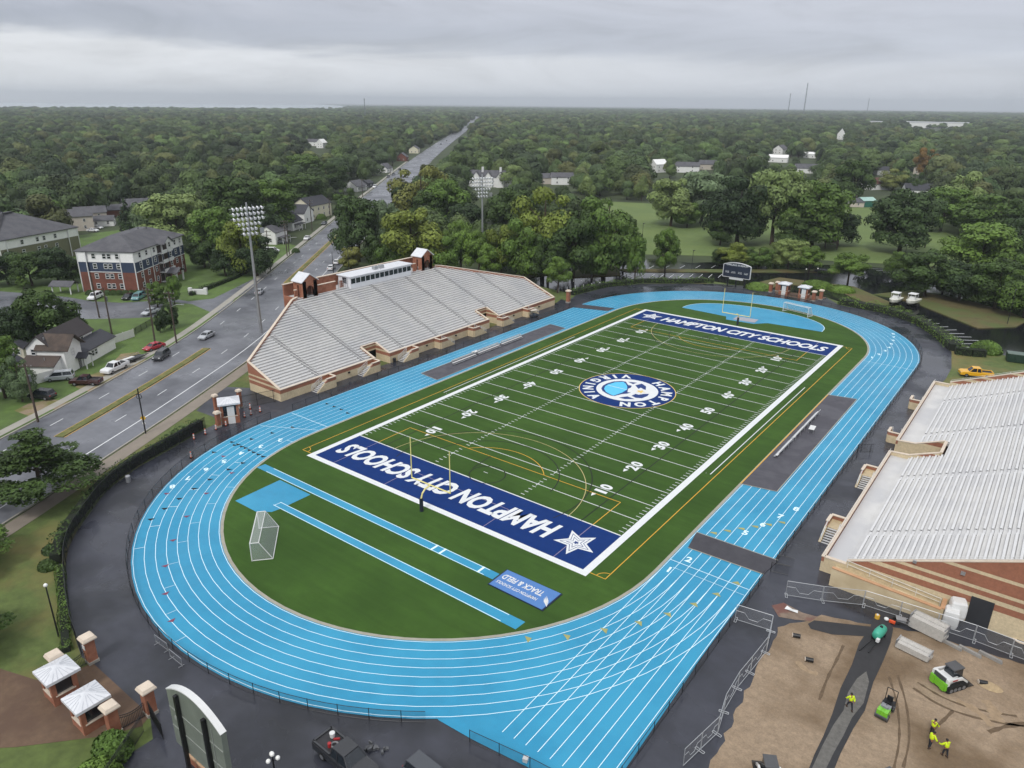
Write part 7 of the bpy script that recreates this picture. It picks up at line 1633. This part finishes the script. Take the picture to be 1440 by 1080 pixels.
T_ = [
 # behind the long grandstand, by the avenue
 (505, 275, 368, 31, 'dark', 'dark tree hanging over the avenue left of the far stretch of road'), (543, 280, 366, 22, 'grey', 'grey-green tree over the avenue with sparse pale twigs'), (494, 346, 379, 15, 'olive', 'small olive tree on the verge behind the press box'), (536, 326, 384, 20, 'dark', 'dark low tree behind the press box roof'),
 (585, 290, 388, 42, 'yellow', 'broad yellow-green tree right behind the press box'), (556, 322, 388, 24, 'green', 'green tree between the olive tree and the broad yellow-green tree'), (622, 326, 392, 26, 'green', 'green tree behind the right brick tower'), (648, 308, 388, 25, 'bright', 'fresh green tree left of the far floodlight mast'), (672, 322, 392, 20, 'bright', 'fresh green tree just right of the far floodlight mast'), (705, 316, 392, 24, 'yellow', 'yellow-green tree to the right of the far floodlight mast'), (690, 345, 396, 18, 'bright', 'low bright tree under the yellow-green one by the far mast'),
 (592, 226, 322, 36, 'olive', 'big olive-topped tree beside the avenue in the middle distance'), (572, 254, 322, 22, 'verydark', 'very dark round tree right at the bend of the avenue'), (626, 250, 330, 30, 'green', 'wide green tree left of the white terrace'), (610, 262, 330, 30, 'dark', 'dark tree between the olive-topped tree and the wide green tree'), (655, 285, 345, 30, 'verydark', 'very dark tree below the white terrace'), (720, 262, 340, 34, 'dark', 'dark tree right of the white terrace'), (545, 290, 345, 20, 'verydark', 'very dark low tree by the kerb of the far avenue'),
 (762, 258, 386, 44, 'yellow', 'large yellow-topped tree at the left of the big lot trees'), (848, 268, 388, 44, 'green', 'large green tree at the right of the big lot trees'), (805, 290, 392, 34, 'dark', 'large dark tree in the middle of the big lot trees'), (735, 300, 394, 30, 'green', 'green tree leaning over the lot behind the grandstand corner'), (876, 300, 378, 20, 'dark', 'dark tree at the right end of the big lot trees'), (770, 325, 398, 24, 'dark', 'dark lower tree in front of the large yellow-topped tree'), (832, 330, 392, 22, 'green', 'lower green tree in front of the large dark lot tree'),
 (784, 361, 412, 19, 'bright', 'small bright tree on the lot near the end of the grandstand'), (893, 330, 394, 12, 'green', 'slender tree behind a lamp post at the far hedge'), (935, 320, 383, 16, 'green', 'neat young tree standing alone on the lot island'), (1029, 340, 377, 24, 'yellow', 'yellow-green small tree behind the blue scoreboard'), (1066, 344, 378, 18, 'green', 'small green tree right of the blue scoreboard'), (1108, 336, 378, 24, 'light', 'pale small tree above the far gate'), (1137, 345, 384, 18, 'bright', 'bright small tree above the right far booth'), (1192, 355, 398, 24, 'bright', 'spreading small tree by the lot entrance'), (1262, 350, 392, 16, 'green', 'small tree at the edge of the striped lot'), (1012, 350, 373, 12, 'dark', 'dark small tree at the left of the yellow-green one by the scoreboard'),
 # park
 (943, 248, 318, 28, 'light', 'pale park tree at the left of a pair on the lawn'), (985, 238, 314, 34, 'grey', 'tall grey-green park tree at the right of a pair on the lawn'), (966, 283, 320, 18, 'green', 'small green tree in front of the pair on the lawn'), (1036, 240, 343, 40, 'verydark', 'great dark park tree left of the willow'), (1085, 234, 345, 38, 'light', 'pale drooping willow in the park'), (1012, 300, 345, 20, 'dark', 'dark low tree at the left foot of the great dark park tree'), (1140, 252, 350, 42, 'green', 'wide green tree right of the willow'), (1178, 298, 345, 24, 'verydark', 'dark rounded tree at the edge of the open park lawn'), (1118, 300, 352, 26, 'dark', 'dark tree below the wide green tree'),
 (1264, 264, 356, 42, 'dark', 'big dark spreading tree standing alone on the park lawn'), (1374, 312, 386, 46, 'bright', 'large bright-topped tree at the right of the park'), (1322, 262, 325, 34, 'green', 'round green tree behind the big lone park tree'), (1342, 236, 318, 30, 'light', 'light green tree above the round green tree'), (1400, 268, 335, 48, 'green', 'wide green tree at the far right of the park'), (1436, 275, 345, 34, 'dark', 'dark tree at the right edge behind the bright-topped tree'), (1425, 300, 375, 30, 'dark', 'dark tree under the wide green tree at the right edge'), (1300, 205, 250, 15, 'orange', 'rust-coloured tree among the distant woods'), (1255, 236, 268, 18, 'olive', 'olive tree between the houses beyond the park'), (1195, 222, 285, 24, 'dark', 'tall dark tree left of the houses beyond the park'), (1284, 240, 275, 10, 'dark', 'slender dark tree beside the grey house'),
 (1300, 350, 418, 36, 'dark', 'dark tree with a visible trunk at the front of the right lot'), (1348, 366, 424, 30, 'verydark', 'very dark tree in the front row of the right lot'), (1398, 366, 436, 36, 'dark', 'wide dark tree over the right lot island'), (1440, 372, 446, 32, 'green', 'green tree in the front row cut by the right edge'), (1325, 375, 412, 22, 'green', 'low green tree between the dark ones of the right lot'), (1420, 350, 415, 30, 'green', 'green tree behind the front row at the right edge'),
 # left of the avenue
 (252, 270, 350, 40, 'light', 'pale spreading tree behind the brick apartment block'), (212, 282, 345, 24, 'grey', 'grey-green tree left of the pale spreading tree'), (306, 288, 372, 28, 'green', 'green tree between the apartment block and the floodlight'), (345, 305, 385, 30, 'yellow', 'yellow-green tree right behind the near floodlight'), (288, 322, 376, 20, 'dark', 'dark tree at the right end of the apartment block'), (330, 246, 335, 40, 'dark', 'big dark tree above the near floodlight'), (382, 250, 325, 40, 'green', 'wide green tree right of the big dark one above the floodlight'), (425, 242, 300, 34, 'dark', 'dark tree behind the long yellow house'), (362, 330, 388, 22, 'verydark', 'very dark tree behind the floodlight and the avenue pole'), (487, 262, 300, 14, 'green', 'green tree between the yellow house and the grey-roofed house'), (318, 345, 388, 18, 'verydark', 'very dark low tree above the lawn with the white sign'), (378, 285, 338, 20, 'verydark', 'very dark tree behind the white roadside houses'), (430, 215, 262, 30, 'green', 'green tree behind the dark one at the yellow house'), (462, 225, 272, 28, 'dark', 'dark tree left of the grey-roofed house'),
 (66, 275, 318, 26, 'bright', 'bright low tree behind the olive apartments'), (12, 352, 400, 24, 'verydark', 'very dark tree at the left edge in front of the olive apartments'), (46, 352, 402, 24, 'dark', 'dark tree in front of the middle of the olive apartments'), (82, 347, 398, 24, 'verydark', 'very dark tree in front of the right part of the olive apartments'), (104, 362, 396, 12, 'dark', 'dark bush between the two apartment blocks'), (92, 352, 390, 9, 'grey', 'pale grey-green small tree in front of the olive apartments'), (34, 388, 407, 8, 'bright', 'small bright tree on the grass by the apartment drive'), (246, 386, 428, 10, 'green', 'young tree on the lawn beside the balconies'), (222, 396, 432, 13, 'green', 'green bushy tree behind the leaning utility pole'), (241, 426, 462, 11, 'verydark', 'dark round shrub beside the kerb utility pole'), (226, 438, 468, 6, 'verydark', 'small dark shrub left of the round one'),
 (70, 404, 486, 34, 'dark', 'dark bushy tree behind the cottage'), (30, 430, 496, 26, 'verydark', 'very dark tree behind the fence of the grey house'), (108, 437, 478, 14, 'dark', 'low dark tree touching the cottage main roof'), (8, 470, 560, 26, 'green', 'green tree at the left edge beside the grey house'), (32, 500, 565, 18, 'grey', 'grey-green tree over the porch of the grey house')]
for cx, yt, yb, hw, tone, lb in T_: ptree(cx, yt, yb, hw, tone, lb, 'flat' if tone in ('bright', 'yellow') and hw < 30 else 'round')
for cx, yt, yb, hw, lb in ((182, 278, 330, 15, 'dark conifer between the beige and white houses'), (193, 288, 332, 9, 'slim dark conifer right of the larger one')): ptree(cx, yt, yb, hw, 'verydark', lb, 'cone')
# layered cedars on the verge at the left
for px, py, h, w, lb in ((58, 702, 11.5, 15.5, 'large layered cedar on the verge in front of the avenue'), (-48, 800, 9.5, 11.5, 'layered cedar whose branch tips reach in at the left edge'), (-62, 930, 9, 11, 'lower layered cedar reaching in at the left edge above the brick plaza')):
    p = G(px, py); placed.append((p.x, p.y, w/2)); tree((p.x, p.y, 0), h, w, 'dark' if px > 0 else 'green', lb, None, 'layer')

# ---- shrubs and hedges
def clump_mesh(name, pts_fn, n, leaf, seed, tone):
    r = random.Random(seed); mb = MB()
    for _ in range(n): p, nr = pts_fn(r); leaf_quad(mb, p, (nr+rdir(r)*.7).normalized(), leaf*r.uniform(.6, 1.3), r, 1.2)
    return mb
def shrub(loc, rx, ry, h, tone, label, seed, group=None, box=False, name='shrub'):
    def fn(r):
        d = rdir(r); d.z = abs(d.z); k = r.uniform(.85, 1.03)
        if box: e = .5; d = Vector([(abs(c)**e)*(1 if c >= 0 else -1) for c in d])
        return Vector((d.x*rx*k, d.y*ry*k, d.z*h*k)), d
    mb = clump_mesh('', fn, int(1200*max(.3, min(3, rx*ry*.7))), .16 if rx < 3 else .3, seed, tone); c = MB()
    t = thing(name, label, 'shrub', loc, 0, group); mb.build('foliage', LEAF[tone], t); c.ball((0, 0, h*.3), .62, 8, 6); k = MB(); k.ball((0, 0, 0), 1, 10, 6); k.v = [(x*rx*.8, y*ry*.8, max(.0, z)*h*.82) for x, y, z in k.v]; k.build('stem', mat('shrub_core', '151d10', .95), t)  # dark core body, shade between the leaves put into its colour
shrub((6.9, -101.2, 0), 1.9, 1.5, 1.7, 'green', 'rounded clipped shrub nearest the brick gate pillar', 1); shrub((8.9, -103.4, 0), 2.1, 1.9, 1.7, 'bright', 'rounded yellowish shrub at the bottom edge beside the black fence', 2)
for (px, py, rx, lb) in ((1062, 408, 3.8, 'yellow-green mound shrub left of the far gate'), (1147, 405, 4.6, 'yellow-green mound shrub right of the far gate'), (1181, 412, 3.8, 'yellow-green mound shrub on the island by the lot entrance')): q = G(px, py); shrub((q.x, q.y+2, 0), rx, rx*.8, 1.9, 'bright', lb, px)
for px, py, rx, h, lb in ((72, 776, 1.1, .9, 'low dark shrub on the grass, upper of two beside the outer fence'), (68, 798, 1.2, 1.0, 'low dark shrub on the grass, lower of two beside the outer fence'), (1386, 495, 3.2, 2.6, 'bushy green shrub at the end of the right hedge'), (368, 312, 1.2, 1.6, 'small round shrub on a roadside lawn'), (452, 308, 2.6, 2.4, 'green shrub on the lawn of the long yellow house'), (1030, 398, 2.0, 1.2, 'low dark shrub under the blue scoreboard'), (416, 355, 1.6, 1.6, 'reddish shrub at the kerb below two utility poles')): q = G(px, py); shrub((q.x, q.y, 0), rx, rx*.9, h, 'dark' if h < 2 else 'green', lb, px)
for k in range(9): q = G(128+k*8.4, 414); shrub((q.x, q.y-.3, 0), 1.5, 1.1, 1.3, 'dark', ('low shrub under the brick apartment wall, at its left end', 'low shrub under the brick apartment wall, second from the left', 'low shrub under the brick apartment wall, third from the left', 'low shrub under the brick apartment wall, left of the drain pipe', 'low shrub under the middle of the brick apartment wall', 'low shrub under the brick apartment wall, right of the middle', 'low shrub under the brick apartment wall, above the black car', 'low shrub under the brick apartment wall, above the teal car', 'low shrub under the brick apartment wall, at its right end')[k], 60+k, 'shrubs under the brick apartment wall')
def hedge(pts, w, h, tone, label, seed, dens=60, leaf=.17):
    P = [Vector((p[0], p[1], 0)) for p in pts]; seg = [(a, b, (b-a).length) for a, b in zip(P, P[1:])]; tot = sum(s[2] for s in seg)
    def fn(r):
        s = r.uniform(0, tot)
        for a, b, L in seg:
            if s <= L: break
            s -= L
        p = a+(b-a)*min(1, s/L); d = (b-a)/L; n = Vector((-d.y, d.x, 0)); lump = 1+.18*sin(p.x*1.3+p.y*.9)+.12*sin(p.x*.47-p.y*2.1)
        u = r.random()
        if u < .4: o = r.uniform(-1, 1); return p+n*o*w/2+Vector((0, 0, h*lump*r.uniform(.92, 1.04))), Vector((0, 0, 1))
        sg = 1 if r.random() < .5 else -1; return p+n*sg*w/2*lump*r.uniform(.9, 1.06)+Vector((0, 0, r.uniform(.05, 1)*h*lump)), n*sg
    t = thing('hedge', label, 'hedge', P[0], 0); o = P[0]; mb = clump_mesh('', fn, int(tot*dens), leaf, seed, tone); mb.v = [(x-o.x, y-o.y, z-o.z) for x, y, z in mb.v]; mb.build('foliage', LEAF[tone], t)
    c = MB()
    for a, b, L in seg:
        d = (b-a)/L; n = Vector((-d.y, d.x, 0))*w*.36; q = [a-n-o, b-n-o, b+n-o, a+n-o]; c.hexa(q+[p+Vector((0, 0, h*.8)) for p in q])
    c.build('stem', mat('shrub_core', '151d10', .95), t)  # core box coloured dark as the shade within the hedge
hp = offset(out_s, -.9) if False else [(p[0]-.0, p[1]) for p in offset(out_s, 1.0)]
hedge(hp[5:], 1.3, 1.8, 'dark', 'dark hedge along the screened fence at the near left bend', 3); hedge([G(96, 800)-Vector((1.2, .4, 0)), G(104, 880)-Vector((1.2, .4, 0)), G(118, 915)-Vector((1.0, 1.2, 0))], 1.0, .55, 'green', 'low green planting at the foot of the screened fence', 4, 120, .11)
hedge([G(803, 415), G(830, 408), G(853, 403), G(902, 397.5), G(963, 398), G(1002, 397)], 2.2, 1.5, 'green', 'green hedge behind the left half of the far bend', 5); hedge([G(1180, 427), G(1215, 434), G(1247, 440), G(1292, 455), G(1325, 477), G(1342, 494)], 3.2, 2.0, 'bright', 'long green hedge between the far right bend and the wet lot', 6); hedge([G(1342, 497), G(1365, 500), G(1384, 501)], 2.4, 1.9, 'dark', 'short dark hedge turning along the grass at the end of the lot', 7)
hedge([G(268, 416), G(300, 404), G(330, 392), G(352, 380)], 1.5, 1.2, 'dark', 'low hedge on the lawn behind the white entrance sign', 8)
hedge([G(1150, 384)+Vector((0, 0, 0)), G(1168, 386)], 1.0, .8, 'dark', 'low hedge at the lot edge near the dark car', 9)
# gazebo in the park
q = G(1168, 350); t = thing('gazebo', 'brown gazebo with a pyramid roof at the edge of the park lawn', 'gazebo', (q.x, q.y, 0), .3); b = MB(); b.add([(-2.6, -2.6, 2.6), (2.6, -2.6, 2.6), (2.6, 2.6, 2.6), (-2.6, 2.6, 2.6), (0, 0, 4.6)], [(0, 1, 4), (1, 2, 4), (2, 3, 4), (3, 0, 4), (3, 2, 1, 0)]); b.build('roof', m_brown, t); k = MB().box((0, 0, 0), (.25, .25, 2.6)).build('post', m_wood, t, loc=(-2.1, -2.1, 0)); [part_copy(k, t, p) for p in ((2.1, -2.1, 0), (2.1, 2.1, 0), (-2.1, 2.1, 0))]
q = G(1292, 348); t = thing('swing_frame', 'wooden beam frame beside the trunk of the big lone park tree', 'swing frame', (q.x, q.y, 0), .2); b = MB(); b.bar((-5, 0, 3.4), (2.2, 0, 3.2), .4); b.build('beam', m_wood, t); b = MB(); b.bar((2, 0, 0), (2.1, 0, 3.6), .45); b.bar((2.1, 1.2, 0), (2.1, 0, 3.4), .3); b.build('post', m_wood, t)

# ---- more trees to fill the middle distance, then the woods as one mass
def inpoly(x, y, P):
    c = False; j = len(P)-1
    for i in range(len(P)):
        if (P[i][1] > y) != (P[j][1] > y) and x < (P[j][0]-P[i][0])*(y-P[i][1])/(P[j][1]-P[i][1])+P[i][0]: c = not c
        j = i
    return c
PARK = [(-64, 124), (-30, 146), (0, 160), (30, 172), (80, 185), (120, 230), (60, 330), (-10, 345), (-60, 300), (-125, 262), (-165, 250), (-140, 190), (-90, 140)]
CLEAR = [PARK, [(-95, -140), (110, -140), (110, 120), (20, 165), (-100, 130), (-95, 40)], [(-250, -120), (-60, -140), (-70, -20), (-165, 50), (-230, 55), (-230, 20), (-180, 30), (-200, -30)]]
WATER = [(-3900, 800), (-3750, 1800), (-3400, 2450), (-3600, 3100), (-8000, 6800), (-15900, 12600), (-15900, 500)]
HOUSES = [(o.location.x, o.location.y) for o in SC.objects if o.parent is None and o.name.split('.')[0] in ('house', 'shed', 'metal_shed', 'terrace_houses', 'apartment_block', 'warehouse')]
VIEW = [(440, 345, 10), (455, 330, 9), (475, 318, 9), (528, 276, 7), (545, 262, 7), (562, 246, 6), (600, 220, 9), (615, 212, 8), (628, 203, 8), (638, 193, 7), (648, 187, 5), (655, 178, 4), (663, 169, 4), (671, 163, 3), (430, 310, 14), (440, 285, 18), (460, 295, 14), (410, 325, 10), (110, 308, 20), (135, 308, 18), (165, 295, 18), (190, 290, 8), (500, 252, 15), (541, 234, 7), (566, 218, 8), (583, 210, 7),
        (690, 248, 24), (772, 250, 10), (790, 250, 12), (925, 236, 6), (963, 236, 14), (994, 234, 10), (1097, 208, 8), (1094, 221, 12), (1133, 238, 10), (1138, 218, 5), (1182, 194, 5), (1228, 258, 8), (1243, 256, 9), (1247, 242, 8), (1290, 270, 13), (1298, 240, 6), (1188, 275, 7), (1196, 285, 9), (1216, 282, 9), (441, 202, 5), (453, 203, 5), (1315, 169, 24), (1290, 169, 16), (1345, 170, 14), (1232, 168, 6), (383, 350, 10), (398, 338, 8), (365, 400, 8), (200, 390, 60), (60, 330, 50)]
def road_dist(x, y):
    best = 1e9
    for (ax, ay), (bx, by) in zip(MED, MED[1:]):
        dx, dy = bx-ax, by-ay; t = max(0, min(1, ((x-ax)*dx+(y-ay)*dy)/(dx*dx+dy*dy))); best = min(best, hypot(x-ax-t*dx, y-ay-t*dy))
    return best
def ok(x, y, h, w, far=False):
    if any(inpoly(x, y, P) for P in CLEAR) or inpoly(x, y, WATER): return False
    if road_dist(x, y) < (11+w*.3 if y < 420 else 9+w*.15 if y < 900 else 5): return False
    for hx, hy in HOUSES:
        if abs(hx-x) < 10 and abs(hy-y) < 10: return False
    u, v = pix((x, y, h*.55)); D_ = depth((x, y, 0)); rw, rh = F_PX*w*.5/D_, F_PX*h*.5/D_
    if D_ < 900 or far == 'chk':
        for vx, vy, vr in VIEW:
            if abs(u-vx) < rw*.8+vr*.6 and abs(v-vy) < rh+vr*.4:
                g = G(vx, min(vy+vr*.5, 1e4)) if vy > 160 else None
                if g is None or depth(g) > D_-4: return False
    return True
cand = []
fr = random.Random(77)
yaw_c = YAW
gx = 9.6
def wedge(d0, d1, sp, jit, half=radians(37.5)):
    d = d0
    while d < d1:
        n = int(2*half*d/sp)
        for i in range(n):
            a = yaw_c-half+2*half*(i+fr.random())/n; dd = d+fr.uniform(-.5, .5)*sp; yield CAMP.x+sin(a)*dd, CAMP.y+cos(a)*dd
        d += sp*.92
for x, y in wedge(150, 640, 14.5, 1):
    if any(hypot(x-px, y-py) < r+3.8 for px, py, r in placed): continue
    w = fr.choice((fr.uniform(10, 15), fr.uniform(15, 23), fr.uniform(18, 27))); h = 8+w*.45+fr.uniform(-3.5, 5)
    if not ok(x, y, h, w): continue
    u, v = pix((x, y, h*.7))
    if u < -40 or u > 1480: continue
    cand.append((hypot(x-CAMP.x, y-CAMP.y), x, y, h, w))
cand.sort()
N_IND = 205
LO_MESH = []
for k, me in enumerate(CR_LO):                         # crown and trunk in one mesh for trees seen small
    t0 = TR[k % 3]; vs = [tuple(v.co) for v in me.vertices]; fs = [tuple(p.vertices) for p in me.polygons]; mi = [0]*len(fs); o = len(vs); vs += [tuple(v.co) for v in t0.vertices]; fs += [tuple(i+o for i in p.vertices) for p in t0.polygons]; mi += [1]*(len(fs)-len(mi))
    m2 = bpy.data.meshes.new('woodland_tree'); m2.from_pydata(vs, [], fs); m2.materials.append(LEAF['mix']); m2.materials.append(m_bark); m2.polygons.foreach_set('material_index', mi); m2.update(); LO_MESH.append(m2)
def zone(x, y):
    u = pix((x, y, 8))[0]
    return 0 if u < 480 else 1 if u < 900 else 2
ZL = ['woodland tree in the dense green belt left of the avenue', 'woodland tree in the dense green belt between the avenue and the park', 'woodland tree in the dense green belt behind the park lawn on the right']
ZG = ['trees of the belt left of the avenue', 'trees of the belt between avenue and park', 'trees of the belt behind the park']
for i, (d, x, y, h, w) in enumerate(cand[:N_IND]):
    o = bpy.data.objects.new('woodland_tree', fr.choice(LO_MESH)); COL.objects.link(o); o.location = (x, y, 0); o.scale = (w, w*fr.uniform(.85, 1.1), h); o.rotation_euler[2] = fr.uniform(0, 6.28); z = zone(x, y); tag(o, ZL[z], 'tree', ZG[z])
far = [(x, y, h, w) for d, x, y, h, w in cand[N_IND:]]
for d0, d1, sp, hh, ww in ((640, 1500, 17, (10, 24), (12, 31)), (1500, 3000, 21, (11, 25), (16, 38)), (3000, 7500, 36, (12, 27), (28, 60))):
    for x, y in wedge(d0, d1, sp, 1):
        w = ww[0]+(ww[1]-ww[0])*fr.random()**1.5; h = hh[0]+(hh[1]-hh[0])*min(1, (w-ww[0])/(ww[1]-ww[0])*.4+fr.random()*.6)
        if ok(x, y, h, w, 'chk' if d0 < 3000 else True): far.append((x, y, h, w))
me = bpy.data.meshes.new('woods'); me.from_pydata([(x, y, 0) for x, y, h, w in far], [], [])
a = me.attributes.new('tree_scale', 'FLOAT_VECTOR', 'POINT'); flat = []
for x, y, h, w in far: flat += [w, w, h]
a.data.foreach_set('vector', flat)
wo = bpy.data.objects.new('woods', me); COL.objects.link(wo); tag(wo, 'far-off woods that run as one green mass to the horizon', 'woods', None, 'stuff')
ng = bpy.data.node_groups.new('scatter_trees', 'GeometryNodeTree'); ng.interface.new_socket('Geometry', in_out='INPUT', socket_type='NodeSocketGeometry'); ng.interface.new_socket('Geometry', in_out='OUTPUT', socket_type='NodeSocketGeometry')
gn = NT(ng); gi = gn.new('NodeGroupInput'); go = gn.new('NodeGroupOutput'); iop = gn.new('GeometryNodeInstanceOnPoints'); join = gn.new('GeometryNodeGeometryToInstance')
protos = [o for o in SC.objects if o.name.startswith('woodland_tree') and o.type == 'MESH']; seen = {}
for o in protos: seen.setdefault(o.data.name, o)
for o in reversed(list(seen.values())):
    oi = gn.new('GeometryNodeObjectInfo', transform_space='ORIGINAL'); oi.inputs['Object'].default_value = o; oi.inputs['As Instance'].default_value = False
    gn.link(oi.outputs['Geometry'], join.inputs[0])
na = gn.new('GeometryNodeInputNamedAttribute', data_type='FLOAT_VECTOR'); na.inputs['Name'].default_value = 'tree_scale'
rv = gn.new('FunctionNodeRandomValue', data_type='FLOAT_VECTOR'); rv.inputs[0].default_value = (0, 0, 0); rv.inputs[1].default_value = (0, 0, 6.283)
gn.link(gi.outputs[0], iop.inputs['Points']); gn.link(join.outputs[0], iop.inputs['Instance']); iop.inputs['Pick Instance'].default_value = True
gn.link(na.outputs[0], iop.inputs['Scale']); gn.link(rv.outputs[0], iop.inputs['Rotation']); gn.link(iop.outputs[0], go.inputs[0])
wo.modifiers.new('scatter', 'NODES').node_group = ng
print('individual trees', min(N_IND, len(cand)), 'woods', len(far))

# ================================================================== the air
hz = MB(); X0, X1, Y0, Y1, ZB, ZT = -16050, 16050, -16050, 16050, -1.5, 175.0
hz.hexa([Vector(p) for p in ((X0, Y0, ZB), (X1, Y0, ZB), (X1, Y1, ZB), (X0, Y1, ZB), (X0, Y0, ZT), (X1, Y0, ZT), (X1, Y1, ZT), (X0, Y1, ZT))])
hm = bpy.data.materials.new('haze'); hm.use_nodes = True; n = NT(hm.node_tree); n.n.remove(n.n['Principled BSDF']); pv = n.new('ShaderNodeVolumePrincipled'); pv.inputs['Color'].default_value = (.86, .93, 1.0, 1); pv.inputs['Density'].default_value = HAZE; pv.inputs['Anisotropy'].default_value = .2
n.link(pv.outputs[0], n.n['Material Output'].inputs['Volume'])
if HAZE > 0: tag(hz.build('haze', hm), kind='stuff')
